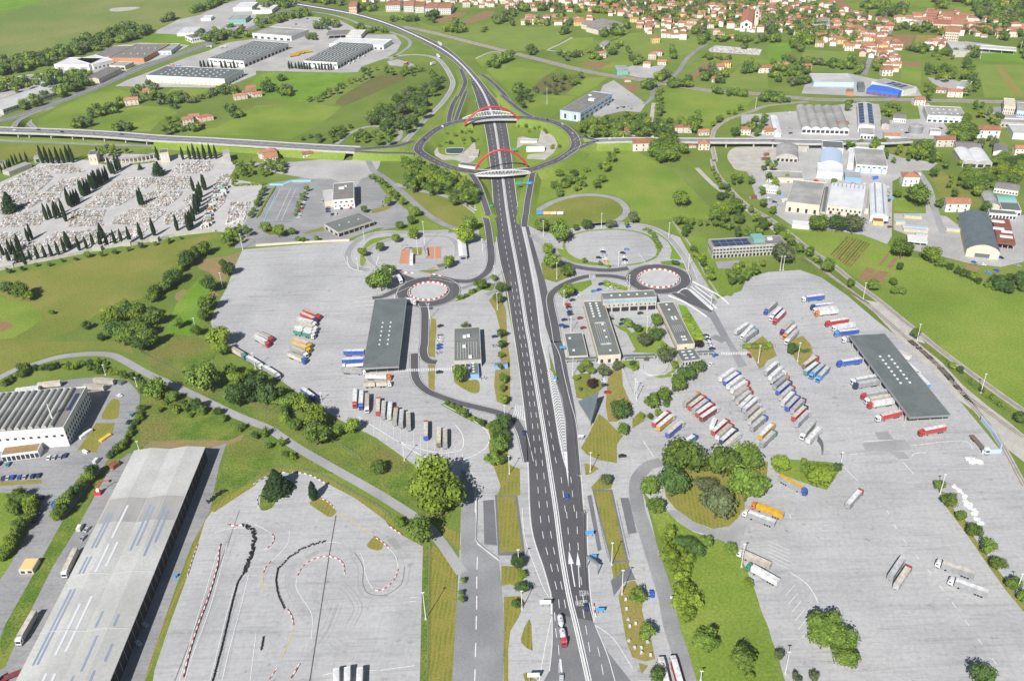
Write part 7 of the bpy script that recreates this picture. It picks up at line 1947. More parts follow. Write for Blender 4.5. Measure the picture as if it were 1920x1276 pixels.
# crane and machines
t=empty('crane',WS('I 738,1140')[0]);tag(t,'small red loader crane with bent arm beside the warehouse','crane')
obj('base',boxme('base',3.2,2.4,2.0,'arch_red'),t);obj('cabin',boxme('cabin',1.6,1.4,1.6,'roof_white'),t,loc=(.3,0,2.02));obj('arm',MB().tube((0,0,2),(1.5,1.5,7),.28,.22).tube((1.5,1.5,7),(6,4,6),.22,.16).me('arm','arch_red'),t);obj('grab',boxme('grab',1.2,1.2,.9,'rubber'),t,loc=(6,4,5.1))
for i,(s,wd,d,h,m,lb)in enumerate((('I 860,935',4,5,3,'roof_rust','rusty scrap skip beside the warehouse'),('I 645,700',2.2,9,2,'barrier_white','row of white tanks on the factory lawn'),('I 790,725',2.6,8,1.4,'paint_yellow','pile of coloured drums on the factory lawn'),('I 640,830',4,1.4,1.6,'barrier_white','white boat-like tank at the factory drive'),('I 910,315',4.5,3.5,2.4,'roof_slate','dark scrap machine behind the factory'),('M 1318,500',1.4,1.4,1.6,'sign_blue','blue tarpaulin beside the kart verge'))):
    nm=('scrap_skip','tank_row','drum_pile','tank','scrap_machine','tarpaulin')[i];t=empty(nm,WS(s)[0],rad(60));tag(t,lb,NICE(nm))
    for k in range(3):obj('piece',unit(m),t,loc=((k-1)*.31*d,R.uniform(-.1,.1),0),scale=(d*.29,wd*R.uniform(.8,1),h*R.uniform(.75,1)))

cars('Z 1440,372 1446,376 1452,380 1460,386 1530,340 1548,343 1566,345 1600,345 1620,346 1650,345 1664,352 1664,362 1664,378 1500,345 1480,342 1690,245 1700,250 1680,240','Z 1440,372 1450,372','white grey navy silver red white black silver white blue','parked about the eastern industrial yards','cars in the industrial yards')
# ================================================================ CEMETERY
BLOCKS=['v 0,560 140,560 330,545 480,545 600,540 590,600 540,660 420,620 300,690 180,700 0,720','v 0,480 150,400 330,405 520,400 480,440 380,530 0,545','v 160,385 360,285 420,290 530,390 330,395',
          'v 430,265 720,265 860,330 640,350 560,350','v 450,530 620,410 900,380 920,400 600,530','v 840,690 1000,530 1360,525 1330,590 1190,670 1000,690','v 700,740 830,715 1070,710 1020,790 1030,870 680,880','v 0,890 30,790 200,740 440,720 470,780 400,860 200,880',
          'v 1100,850 1150,780 1340,715 1590,700 1590,760 1480,870','v 1040,510 1150,430 1290,395 1470,400 1480,430 1380,510','v 440,1000 560,930 990,915 900,1000 700,1090 440,1080','v 0,940 190,930 230,1010 60,1100 0,1120','v 0,1130 240,1020 420,1060 420,1130 300,1200 0,1230',
          'w 270,480 400,410 680,410 700,540 480,560 330,560','w 110,640 260,580 600,575 560,640 420,740 100,740','w 0,770 420,775 380,830 280,920 0,950','w 480,370 520,290 760,240 940,260 900,350 700,385','w 480,790 680,750 660,930 380,940 400,850','w 600,680 720,590 720,700 640,740',
          'w 0,430 60,420 320,430 200,540 0,560','w 920,540 980,400 1120,390 1080,530','w 1110,700 1340,690 1260,900 1060,950','w 870,640 1080,560 1050,700 940,800 860,960 780,1000 830,800','v 860,1060 950,960 1290,910 1480,900 1400,970 1180,1050 1000,1080','v 1390,620 1590,560 1590,680 1420,690']
GR_ME=[MB().box(-.45,.45,-1.0,1.0,0,.35,False).box(-.45,.45,.85,1.0,.35,1.15,False).me('grave','marble'),MB().box(-.5,.5,-1.05,1.05,0,.5,False).box(-.35,.35,.9,1.05,.5,1.3,False).me('grave','marble')]
mat('marble_a',(.68,.66,.63),rough=.5,spec=.4,objrand=.3);mat('marble_b',(.52,.42,.36),rough=.5,spec=.4,objrand=.3);mat('marble_c',(.24,.24,.25),rough=.4,spec=.4,objrand=.3);mat('marble_flower',(.30,.26,.16),rough=.8,objrand=.5)
gp=[]
for s in BLOCKS:area('grave_plot',s,.10,'grave_bed')
rg=random.Random(9)
ang=math.atan2(*(lambda d:(d.y,d.x))(WS('v 1480,400')[0]-WS('v 1100,700')[0]))
ca,sa=math.cos(ang),math.sin(ang)
for bi,s in enumerate(BLOCKS):
    poly=[(p.x,p.y)for p in WS(s)];us=[x*ca+y*sa for x,y in poly];vs_=[-x*sa+y*ca for x,y in poly]
    u_=min(us)
    row=0
    while u_<max(us):
        v_=min(vs_)
        while v_<max(vs_):
            x,y=u_*ca-v_*sa,u_*sa+v_*ca
            if inside((x,y),poly)and rg.random()<.93:gp.append((x+rg.uniform(-.1,.1),y+rg.uniform(-.1,.1),ang+math.pi/2+(math.pi if row%2 else 0)+rg.uniform(-.04,.04)))
            v_+=1.35
        u_+=2.6;row+=1
gp.sort(key=lambda g_:g_[0]**2+g_[1]**2)
near,far=gp[:300],gp[300:]
for i,(x,y,a_)in enumerate(near):
    o=obj('grave',GR_ME[i%2],None,rg.choices(('marble_a','marble_b','marble_c','marble_flower'),(5,1.4,1.2,.8))[0],(x,y,.1),a_)
    tag(o,'marble grave in the near rows of the large cemetery','grave','graves of the large cemetery')
def graves_mass(name,lst,mats):
    mb=MB();mi_=[]
    for x,y,a_ in lst:
        c_,s_=math.cos(a_),math.sin(a_);n0=len(mb.v);f0=len(mb.f);h=rg.uniform(.8,1.5);w_=rg.uniform(.4,.55)
        mb.box(-w_,w_,-1.0,1.0,0,rg.uniform(.25,.6),False);mb.box(-w_*.85,w_*.85,.85,1.02,.3,h,False)
        for k in range(n0,len(mb.v)):
            p=mb.v[k];mb.v[k]=(x+p[0]*c_-p[1]*s_,y+p[0]*s_+p[1]*c_,.1+p[2])
        m_=rg.choices(range(4),(5,1.4,1.2,.9))[0];mi_+=[m_]*(len(mb.f)-f0)
    me=mb.me(name,'marble');me.materials.clear()
    for mn in('marble','marble_b','marble_c','marble_flower'):me.materials.append(MATS[mn])
    me.polygons.foreach_set('material_index',mi_);me.update()
    return obj(name,me)
tag(graves_mass('grave_rows',far,None),'mass of pale marble graves filling the large cemetery','graves',None,'stuff')
poly=[(p.x,p.y)for p in WS('C 1490,375 1525,348 1860,375 1845,408 1490,388')];lst=[]
xs=[p[0]for p in poly];ys=[p[1]for p in poly];x=min(xs)
while x<max(xs):
    y=min(ys)
    while y<max(ys):
        if inside((x,y),poly)and rg.random()<.9:lst.append((x,y,rg.uniform(-.05,.05)))
        y+=3.2
    x+=1.8
tag(graves_mass('grave_rows',lst,None),'mass of graves in the small village cemetery','graves',None,'stuff')
# family tombs along the avenue of the cemetery
tm_=[]
for p,k in zip(P('w 960,580 1030,570 1045,600 1020,640 960,620 935,680 910,750 900,800 880,850 875,890 860,960 890,930 1060,540'),range(20)):
    w_=W(p);t=empty('family_tomb',w_,rad(20));t['category']='tomb';t['group']='family tombs'
    sz=3.4+(k*37%5)*.3;obj('wall',boxme('wall',sz,sz,3.2,'wall_white' if k%3 else 'concrete_wall'),t);obj('roof',unit(('roof_slate','roof_greenish','roof_white','terracotta')[k%4]if k!=3 else 'roof_white'),t,loc=(0,0,3.2),scale=(sz+.4,sz+.4,.35));put_side(t,'f',0,sz,sz,0,pane(1.2,2.2,'dark_void'),'door');tm_.append(t)
order(tm_,'small family tomb beside the right-hand cypress avenue','from the back',key=lambda o:proj(o.location)[1])

# ================================================================ TREES
def spires(s,h,desc,group='cypresses of the cemetery',wr=.135,how='from the left'):
    """bases; h in photo px"""
    ts=[]
    for p in P(s):
        k=(p[0]-1100)/3000.0;hh=h*R.uniform(.95,1.2);ts.append(spire(p,(p[0]+hh*k,p[1]-hh),wr))
    for t in ts:t['group']=group
    order(ts,desc,how);return ts
spires('v 430,245 480,245 530,248 590,248 640,245 690,235 730,240',28,'dark cypress in the group at the back left of the cemetery')
spires('v 25,340 60,320 110,290 140,265 170,245 220,235 275,235 90,300',16,'slim cypress beside the left burial gallery')
spires('v 470,810 510,795 560,800 600,790 570,770 660,825 640,770',27,'cypress in the clump at the lower end of the cemetery avenue')
spires('v 690,670 715,685 740,670 765,655 790,640 820,570 840,575 870,560 895,545 690,650',26,'cypress in the middle of the cemetery avenue')
spires('v 930,505 950,500 975,485 1000,465 1020,450 1050,430 1075,415 1000,440 960,470 910,490 1110,350 1140,355 1170,320 1200,315 990,215',25,'cypress at the upper end of the cemetery avenue')
spires('v 1400,665 1425,668',30,'cypress of the pair standing alone among the graves')
spires('w 600,230 675,225 730,228 780,228 840,228 905,222 960,220 330,235',24,'cypress in the row behind the right chapel')
spires('w 715,570 790,690 800,640 830,560 845,560 740,830 765,800 775,740 720,900 700,960 665,1000 690,990 750,790',28,'cypress in the right-hand cemetery avenue')
spires('w 540,1000 290,1060 150,1100 25,1130',28,'cypress spaced along the right part of the cemetery wall')
spires('v 290,1025 320,1000',26,'cypress of the pair on the cemetery crossroads')
spires('v 35,1165 100,1235 115,1160 150,1145 180,1240 190,1130 215,1230 255,1255 320,1235 385,1205 460,1195 520,1175 240,1200 200,1100',24,'cypress crowded along the left part of the cemetery wall')
spires('v 590,1160 650,1135 795,1115 870,1100 940,1090 1015,1090 1070,1060 1150,1050 1215,1025 1295,1030',24,'cypress along the middle of the cemetery wall')
spires('v 690,1095 1025,1000',28,'stout cypress just inside the cemetery wall',wr=.2)
spires('A 1505,505 1530,505 1560,505 1590,507 1660,510 1690,510 1730,512 1755,512 B 250,515 270,515 300,515 325,518 345,518 365,520 385,520 405,522 450,522 475,523 495,524 520,525 545,525 565,525',12,'dark conifer in the line before the depot halls','conifers at the depot',.2)
ts=[conifer(P('v 85,650')[0],38,.95),conifer(P('w 330,340')[0],26,1.0),conifer(P('v 1550,310')[0],20,1.0),conifer(P('w 130,310')[0],12,.9),conifer(P('J 150,1060')[0],62,.85)]
for t,l in zip(ts,('broad dark cedar at the left of the cemetery','broad dark cedar beside the right chapel','dark cedar below the curved arcade','small dark conifer below the curved arcade','wide dark cedar in a bed on the kart track')):t['label']=l;t['group']='cedars'
t=spire(P('J 435,1180')[0],P('J 415,1050')[0],.24);t['label']='single stout cypress on the kart track';t['group']='single cypress'
def T(lines,group='single trees and shrubs'):
    for ln in lines.strip().splitlines():
        c,label=ln.split(' : ');a_=c.split();p=P(a_[0]+' '+a_[1])[0];d=float(a_[2])/TILE[a_[0]][2]
        o=tree(p,d,a_[3]if len(a_)>3 else 'leaf',1.0,float(a_[5])if len(a_)>5 else 1.0,a_[4]if len(a_)>4 else 'tree');o['label']=label;o['group']=group
T('''J 1345,1000 350 leaf_light : very large bright green tree beside the lane and lorry park, upper crown
J 1380,1150 330 leaf_light : very large bright green tree beside the lane, lower crown
J 1250,1060 260 leaf_light : very large bright green tree beside the lane, left crown
N 1230,140 250 leaf : round dark green tree at the corner of the kart track
N 1075,90 90 leaf : small tree beside the kart track corner
J 335,450 170 leaf_light : bright tree hiding the blue lorry on the slope
J 450,540 200 leaf_light : large tall bright tree on the slope below the lorry park
J 440,680 200 leaf : large tree on the lower slope below the lorry park
J 600,660 110 leaf : dark tree right of the large slope trees
J 720,625 125 leaf_light : round tree at the edge of the western lorry park
J 920,940 120 leaf : small round tree alone on the grassy slope
J 70,390 170 leaf_dark : dark tree left on the slope beside parked lorries
J 10,300 170 leaf_dark : dark tall tree beside the two white lorries
I 1510,255 230 leaf : broad round bush-like tree on the meadow bend
I 1770,280 120 leaf : grey-green tall tree on the slope
I 1770,400 190 leaf_dark : dark tree near the lane on the slope
I 1650,40 130 leaf_light : bright tree at the left corner of the lorry park
I 1880,330 120 leaf : tree between the slope and the white lorries
I 1170,350 170 leaf : round tree inside the lane bend
I 1040,20 120 leaf_dark : dark bush at the top of the lane bend
I 1280,410 100 leaf : small tree by the lane
I 1460,470 110 leaf_dark : dark small tree by the lane
I 180,190 130 leaf bush : big shrub on the inner side of the lane bend, left
K 800,505 165 leaf_dark : large dark round tree on the mown lawn
K 835,650 100 leaf : round tree at the tip of the mown lawn
K 680,215 110 leaf_grey : grey-green tree beside the parked cars
K 790,180 85 leaf_grey : grey tree in front of the office wing
K 555,165 80 leaf_light : bright small tree left of the garden, upper
K 585,215 70 leaf_light : bright small tree left of the garden, lower
K 510,205 65 leaf_light : bright small tree left of the garden, left
K 480,268 55 leaf_light : small bright tree beside the slip road
K 600,310 85 leaf_purple : bare purple-brown small tree beside the chapel
K 510,355 50 leaf bush : small shrub beside the chapel
K 1275,870 300 leaf : very large round tree left in the tree island
K 1225,1040 230 leaf_dark : dark large tree at the left of the tree island
K 1590,900 260 leaf : large tree in the middle of the tree island
K 1770,850 230 leaf : large tree at the back right of the tree island
K 1760,1060 300 leaf : very large tree at the front right of the tree island
K 1450,1060 190 leaf_grey : olive-grey tree in the middle of the tree island
K 1530,1200 280 leaf_grey : wide olive-grey tree at the front of the tree island
K 1040,1080 160 leaf : tree beside the access road curve, upper
K 1080,1220 150 leaf : tree beside the access road curve, lower
K 700,1025 110 leaf_grey : grey-green tree beside the narrow path
O 935,635 140 leaf : neat round tree on the dry island, upper
O 1000,905 170 leaf : neat round tree on the dry island, lower
O 1095,1230 150 leaf_dark : dark bluish tree at the bottom edge beside the lorry
O 50,380 120 leaf_dark : dark tree left of the toll approach
O 70,480 80 leaf_light : bright small tree left of the toll approach
O 75,580 110 leaf_dark : bluish tree left of the toll approach
O 30,700 80 leaf_dark : dark bush beside the toll approach road
O 1290,230 150 leaf_dark : dark round bush on the southern slope, left
O 1370,290 140 leaf_dark : dark round bush on the southern slope, middle
O 1455,225 120 leaf : olive bush on the southern slope, right
O 1635,285 110 leaf : olive bush beside the path on the southern slope
O 1765,545 95 leaf_light : small bright shrub beside the white lorry
O 1455,970 200 leaf : open-crowned tree on the southern slope, left
O 1740,1100 240 leaf : open-crowned tree on the southern slope, right
O 1780,1240 80 leaf_light : small tree at the bottom of the southern slope
P 440,850 260 leaf : dense bright clump on the concrete, upper tree
P 560,960 230 leaf : dense bright clump on the concrete, right tree
P 410,950 220 leaf : dense bright clump on the concrete, left tree
P 590,1080 220 leaf : dense bright clump on the concrete, lower tree
P 1600,1240 220 leaf_dark : round tree at the bottom right corner
P 90,1080 100 leaf_grey : grey shrub beside the mast at the bottom
P 350,1240 120 leaf_grey bush : bare grey shrub at the bottom
P 215,1250 120 leaf_grey bush : bare grey shrub left of the other at the bottom
P 1450,40 95 leaf : tree in the yard hedge, first from the top
P 1545,150 130 leaf : tree in the yard hedge, second from the top
P 1640,265 150 leaf : tree in the yard hedge, third from the top
P 1725,400 130 leaf : tree in the yard hedge, fourth from the top
P 1840,540 130 leaf : tree in the yard hedge, fifth from the top
P 1914,640 110 leaf : tree in the yard hedge, sixth from the top
L 1290,1070 100 leaf : tree beside the white mast on the yard edge
L 1360,1180 125 leaf : tree below the white mast on the yard edge
L 90,905 150 leaf_light : bright tree on the square grass island
L 265,895 70 leaf_light : yellow-green small shrub on the square grass island
L 380,1000 200 leaf_light : large bright tree on the square grass island
L 300,960 120 leaf : darker tree on the square grass island
L 440,970 140 leaf_light : bright tree at the right of the square grass island
L 525,935 70 leaf_dark : dark bush at the corner of the square grass island
L 185,50 110 leaf_dark : dark tree on the rounded dry island
L 1440,205 60 leaf_dark : small dark shrub between the tracks
L 1890,560 110 leaf_dark : dark tree at the edge of the right meadow
F 930,810 170 leaf : large tree beside the western roundabout, right
F 865,820 110 leaf : tree beside the western roundabout, left
F 985,740 110 leaf : tree beside the western roundabout, back
F 795,600 85 leaf_light : small tree on the western loop island
F 925,565 75 leaf : round tree on the western loop island
F 1040,500 75 leaf_light : bright tree above the oval plaza
F 1445,675 105 leaf_light : bright tree beside the white booth
F 1180,465 90 leaf_light : bright tree beside the tall mast
F 1680,840 95 leaf : tree beside the motorway at the roundabout
F 1780,795 60 leaf : small tree at the motorway edge
F 1835,870 90 leaf : tree beside the motorway, upper
F 1805,950 90 leaf : tree beside the motorway, lower
F 1600,390 130 leaf : tall tree right of the dry meadow, upper
F 1565,470 150 leaf_light : tall tree right of the dry meadow, lower
F 1480,215 90 leaf : tree at the end of the wood
F 805,285 60 leaf : round tree behind the garage building
F 985,225 75 leaf_light : small conical tree on the office yard
F 1070,405 65 leaf : small round tree right of the garage building
F 1155,365 75 leaf : tree beside the underpass road, lower
F 1195,300 80 leaf_light : tree beside the underpass road, upper
F 70,415 80 leaf : tree at the corner of the sports court
F 165,445 100 leaf_light : bright bush below the sports court
F 265,450 60 leaf : small tree below the sports court
F 310,510 45 leaf : tiny tree on the office verge, first
F 355,515 45 leaf : tiny tree on the office verge, second
F 450,505 50 leaf : tiny tree on the office verge, third
F 1560,1155 80 leaf_grey bush : grey shrub behind the service building
J 1530,235 150 leaf : tree in front of the service building
G 350,450 170 leaf : large tree at the left of the oval car park
G 215,400 110 leaf : tree above the slip road
G 560,400 90 leaf_dark : dark tree above the oval car park
G 475,420 60 leaf : small tree above the oval car park
G 740,395 80 leaf_grey : pale shrub above the oval car park
G 855,395 45 leaf_light : tiny tree above the oval car park
G 910,345 95 leaf_grey : grey-green bush beside the loop road
G 1255,200 135 leaf : round bush alone in the eastern meadow
G 265,580 90 leaf_light : tree between slip road and plaza, upper
G 300,670 130 leaf : tree between slip road and plaza, middle
G 410,740 110 leaf : tree between slip road and plaza, lower
G 405,890 130 leaf_light : bright tree above the car bank
G 660,690 50 leaf bush : small round shrub at the oval car park, left
G 545,670 60 leaf bush : shrub at the oval car park rim
G 725,710 40 leaf_light bush : little shrub at the oval car park rim
G 1225,685 70 leaf_dark bush : dark shrub at the eastern roundabout
G 870,1135 80 leaf : round tree in the office court, left
G 935,1170 85 leaf_dark : dark round tree in the office court
G 1075,1110 110 leaf : tall tree in the office court, right
G 1075,1225 105 leaf_dark : dark tall tree in the office court, right front
G 985,1260 120 leaf_grey : broad olive tree in the office court
x 1230,745 110 leaf_light bush : pale shrub in the garden
x 1270,850 240 leaf_grey : broad grey-green tree over the walkway
x 1660,720 130 leaf_purple : dark purple shrub beside the eastern wing
x 1210,580 110 leaf_grey : grey tree beside the eastern wing
x 1130,540 70 leaf_light : yellow-green small tree in the court
x 1030,905 80 leaf_grey bush : grey shrub by the walkway
x 870,950 110 leaf_dark bush : clipped dark shrub by the walkway, upper
x 890,1010 110 leaf bush : clipped shrub by the walkway, lower
K 1400,180 120 leaf_dark : dark tree in the lorry park hedge, right end
K 1380,210 60 leaf_light : yellow bush in the lorry park hedge
K 1310,230 140 leaf_dark : dark tree in the lorry park hedge, third
K 1240,300 140 leaf : tree in the lorry park hedge, fourth
K 1140,390 120 leaf : tree in the lorry park hedge, fifth
K 1045,440 130 leaf : tree in the lorry park hedge, left end
K 1220,170 70 leaf_light : bright bush by the fountain garden
K 975,555 60 leaf_light bush : yellow shrub at the foot of the hedge
H 385,380 150 leaf : large round tree in front of the white ribbed hall, left
H 520,385 150 leaf_dark : large round tree in front of the white ribbed hall, middle
H 640,390 170 leaf_grey : large olive tree in front of the white ribbed hall, right
H 1005,570 170 leaf : large tree between meadow and timber yard, left
H 1225,615 150 leaf_light : large bright tree between meadow and timber yard, right
H 985,710 70 leaf_dark : dark small tree at the garden plots
H 800,850 100 leaf : round tree alone at the plots' corner
H 935,825 70 leaf : tree in the small meadow group, upper
H 955,890 75 leaf : tree in the small meadow group, left
H 1010,895 65 leaf : tree in the small meadow group, right
H 615,835 80 leaf : shrub beside the branch railway
H 320,600 80 leaf_dark : dark tree beside the branch railway
H 445,700 120 leaf : tree along the branch railway
H 100,450 100 leaf : tree beside the railway lane
H 110,610 180 leaf_grey : broad olive tree beside the offices
H 40,290 70 leaf : tree at the yard corner
H 490,75 55 leaf : small tree behind the white ribbed hall
H 1120,170 180 leaf : round dark bush below the white house
H 975,170 70 leaf : small round bush below the white house
H 1700,820 100 leaf_dark : dark tree below the timber yard
H 1110,1210 90 leaf : shrub at the railway mast
H 1290,240 80 leaf : tree beside the tiled white house
E 60,250 20 leaf_dark bush : small shrub under the cedar
E 50,870 110 leaf_dark : dark tree at the far left of the meadow
E 155,890 130 leaf : tree in the meadow group at the left
E 215,930 80 leaf_light : bright bush in the meadow group at the left
E 385,1055 60 leaf bush : small shrub alone in the meadow
E 640,1155 90 leaf_dark bush : low shrub in the meadow
E 755,1240 90 leaf_dark bush : low dark shrub at the foot of the meadow
E 1560,840 130 leaf_dark : round dark tree on the bare earth
E 1700,735 100 leaf_dark : dark double tree on the bare earth
E 1660,690 70 leaf : small tree on the bare earth
E 1550,980 140 leaf : tree at the lorry park edge, upper
E 1520,1070 110 leaf : tree at the lorry park edge, middle
E 1325,1130 100 leaf : round tree beside the bright grass
E 1465,1190 90 leaf : tree with a mast at the lorry park edge
E 1620,1240 170 leaf_light : bright large tree at the lorry park corner''')
GROVES=[]
def G_(pts,size,desc,group,leaf='leaf',kind='tree'):
    if kind=='bush':return grove(pts,size,desc,group,leaf,kind=kind)
    GROVES.append((sum(size/mpp(p)for p in pts)/max(1,len(pts)),pts,size,desc,group,leaf))
LV=('leaf','leaf','leaf_dark','leaf_light')
G_(scatter('E 830,1240 760,1110 900,1000 1040,990 1160,1060 1170,1200 1080,1270',16,6),12,'tree in the dense clump at the centre of the western meadow','western meadow trees',LV)
G_(along('E 1110,950 1200,870 1290,800 1350,730 1400,650 1450,600 1540,555',12,3),11,'tree in the hedgerow climbing from meadow to cemetery','western hedgerow',LV)
G_(scatter('E 1630,500 1700,440 1800,400 1870,450 1860,560 1740,540',9,6),10,'tree in the clump at the corner of cemetery and lorry park','cemetery corner trees',LV)
G_(along('E 20,760 200,730 300,700 400,690 540,655 700,625 800,610 1100,550 1240,520 1330,500 1400,490',14,2),6.5,'shrub along the outside of the cemetery wall','cemetery wall shrubs',LV,kind='bush')
G_(along('w 1240,960 1130,1020 1060,1080',4,3),9,'tree beside the cemetery end wall','cemetery corner trees',LV)
G_(along('F 60,130 30,200 10,260',5,1),6,'small tree in the row left of the sports court','sports court trees','leaf_dark');G_(along('w 1500,520 1440,600 1400,690 1360,770 1320,850',9,1),7,'tree in the row between cemetery and sports court','sports court trees','leaf')
G_(along('F 385,120 350,190 320,250 290,340',8,1),6,'tree in the row right of the sports court','sports court trees','leaf')
G_(scatter('q 0,690 130,680 330,800 560,860 690,960 720,1070 560,1100 400,990 200,980 0,940',66,5),12,'tree in the dense wood southwest of the ring','wood southwest of the ring',LV)
G_(scatter('B 840,840 1000,770 1100,680 1290,620 1400,560 1390,610 1270,740 1250,830 1180,930 1060,960 900,960 840,900',60,7),14,'tree in the wood beside the motorway bend','wood beside the bend',('leaf','leaf_dark','leaf_dark','leaf_grey'))
G_(scatter('B 790,520 900,490 1200,500 1390,545 1400,590 1280,570 1150,545 860,545',20,7),10,'tree in the belt below the depot','belt below the depot',LV)
G_(scatter('B 700,1030 780,970 900,990 1010,970 1000,1050 850,1075 730,1060',12,7),11,'tree inside the small western road loop','western loop trees',LV)
G_(along('B 360,750 480,720 560,680 640,640 760,590 860,560',14,3),9,'tree in the hedge across the western fields','western field hedge',LV)
G_(scatter('B 280,1040 480,980 700,930 720,990 620,1050 430,1060',14,7),9,'shrub in the thicket above the western viaduct','thicket above the viaduct','leaf',kind='bush')
G_(scatter('C 470,930 700,880 900,840 1030,880 1010,1000 860,1010 680,1000 480,990',42,7),13,'tree in the grove right of the ring','grove right of the ring',LV)
G_(along('C 1110,660 1100,760 1100,860 1070,960',9,3),12,'tree in the line beside the lane under the viaduct','lane trees',LV)
G_(scatter('C 1080,1010 1060,910 1180,900 1210,1000',8,8),13,'tree beside the lane behind the viaduct','lane trees',LV)
G_(scatter('C 1060,1150 1070,1040 1300,1040 1310,1120 1180,1160',9,8),15,'tall tree rising in front of the eastern viaduct','viaduct trees',LV)
G_(scatter('C 1210,900 1390,850 1390,960 1260,950',7,8),13,'tree at the foot of the eastern field','eastern field trees',LV);G_(along('C 1480,940 1560,870 1640,830 1720,800',6,3),9,'tree along the curve of the branch railway','branch railway trees',LV)
G_(scatter('C 1620,990 1700,920 1900,860 1914,960 1820,1000',12,8),12,'tree inside the branch railway loop','branch railway trees',LV)
G_(scatter('C 20,780 30,700 110,680 200,740 150,790',7,8),11,'tree in the small grove above the ring','grove above the ring','leaf_dark');G_(scatter('C 260,570 520,540 520,610 350,610',9,8),11,'tree in the grove on the scrub field','scrub field trees',('leaf','leaf_grey'))
G_(scatter('C 130,690 250,610 420,650 360,700',14,6),7,'olive shrub in the orchard on the scrub field','scrub field orchard','leaf_grey',kind='bush')
G_(scatter('q 1320,900 1500,820 1800,760 1914,720 1914,850 1760,980 1560,1060 1480,1010',12,7),9,'bush on the bank east of the ring','bank east of the ring',LV,kind='bush');G_(scatter('G 300,110 400,60 520,60 500,150 360,180',6,6),9,'tree on the bank above the loop road','bank east of the ring','leaf')
G_(scatter('G 610,60 680,50 680,110 620,110',3,5),9,'tree in the small clump of the eastern meadow','meadow clump','leaf');G_(scatter('C 650,1250 740,1130 800,1080 760,1180 700,1270',7,6),9,'tree below the ring connector','meadow clump',LV)
G_(along('G 1215,360 1290,370 1350,380 1420,385 1500,390 1590,400 1650,405',8,2),8,'tree in the row above the solar offices','trees above the offices','leaf');G_(scatter('G 1260,460 1330,400 1330,470 1290,480',4,5),8,'tree left of the solar offices','trees above the offices','leaf_dark')
G_(scatter('G 1480,300 1560,180 1660,250 1760,320 1740,380 1560,360',8,7),12,'tree beside the gravel lane','lane trees east',LV);G_(scatter('G 1660,480 1700,420 1880,400 1860,480',8,6),9,'tree behind the solar offices','trees above the offices',LV)
G_(along('G 1330,560 1400,640 1460,720 1500,800',9,4),8.5,'tree in the belt behind the long boundary wall','boundary wall trees',LV);G_(scatter('G 1610,760 1720,690 1880,680 1800,780 1660,860',12,6),8.5,'tree in front of the solar offices','trees before the offices',LV)
G_(along('G 1480,-40 1540,60 1640,170 1760,280 1880,370 H 60,420 200,540 300,610 440,700',30,4),9,'tree along the branch railway embankment','branch railway trees',LV);G_(scatter('G 1600,0 1700,30 1820,60 1760,90 1640,90',6,7),9,'tree beside the industrial road','industry trees',LV)
G_(along('H 1260,690 1340,710 1420,740 1500,780 1640,840 1760,880 1860,890',10,3),8,'shrub along the top of the right meadow','right meadow shrubs',LV,kind='bush');G_(scatter('H 1680,860 1760,800 1914,780 1914,900 1780,880',9,7),9,'tree at the corner of the right meadow','right meadow trees','leaf_dark')
G_(scatter('H 1470,40 1600,0 1914,0 1914,60 1700,60 1590,110 1560,180 1500,120',14,8),12,'tree in the gardens above the timber yard','garden trees',LV);G_(scatter('H 1330,40 1400,20 1440,200 1380,180',5,7),7,'tree in the allotment strip','garden trees',LV)
G_(scatter('D 1060,1130 1120,1060 1240,1060 1270,1140 1300,1200 1140,1180',12,7),11,'tree in the garden beside the eastern viaduct','viaduct garden trees',LV);G_(scatter('D 1380,960 1480,860 1560,920 1560,1010 1420,1030',10,8),13,'tree in the grove right of the white office hall','grove by the office hall',LV)
G_(scatter('D 1690,1230 1740,1160 1914,1170 1914,1276 1720,1276',10,8),12,'tree in the gardens at the right edge','garden trees right',LV);G_(scatter('D 1600,1060 1660,1020 1730,1060 1700,1110',4,8),11,'grey tree beside the grey gabled workshop','garden trees right','leaf_grey')
G_(scatter('D 820,780 900,770 1000,790 980,840 860,850',7,7),11,'tree between the solar hall and the railway','railway trees',LV);G_(scatter('D 560,770 620,760 620,810 570,810',3,5),9,'tree beside the vaulted workshops','railway trees',LV)
G_(scatter('D 570,1080 700,1030 880,1040 900,1090 700,1100',9,7),10,'tree behind the industrial yard','industry trees',LV);G_(scatter('D 1510,760 1580,740 1620,800 1740,860 1720,920 1620,870',9,8),11,'tree beside the station yard','station trees',LV)
G_(along('D 780,480 830,500 850,440 880,470',5,3),10,'tree along the street to the railway','street trees',LV);G_(scatter('D 1150,480 1260,480 1420,520 1420,570 1200,580',14,8),12,'tree in the copse beside the allotments','copse trees',LV)
G_(scatter('D 1150,640 1180,580 1230,640 1200,720',6,7),11,'tree right of the blue awning hall','copse trees',LV);G_(scatter('D 1440,440 1540,420 1600,640 1560,720 1480,680',16,8),12,'tree in the belt left of the football pitch','pitch trees',LV)
G_(scatter('D 1160,390 1250,350 1440,380 1400,430 1200,420',9,8),11,'tree around the sports hall','pitch trees',LV)
G_(scatter('Z 1400,300 1470,290 1480,360 1440,400 1420,380',12,6),9,'tree beside the gravel lot','gravel lot trees',LV);G_(scatter('Z 1640,270 1720,280 1740,300 1700,310 1660,300',8,7),9,'tree beside the garden hedge','gravel lot trees',LV);G_(scatter('Z 1740,300 1800,290 1860,310 1880,380 1800,400 1760,350',14,9),10,'tree in the allotments above the timber yard','allotment trees',LV)
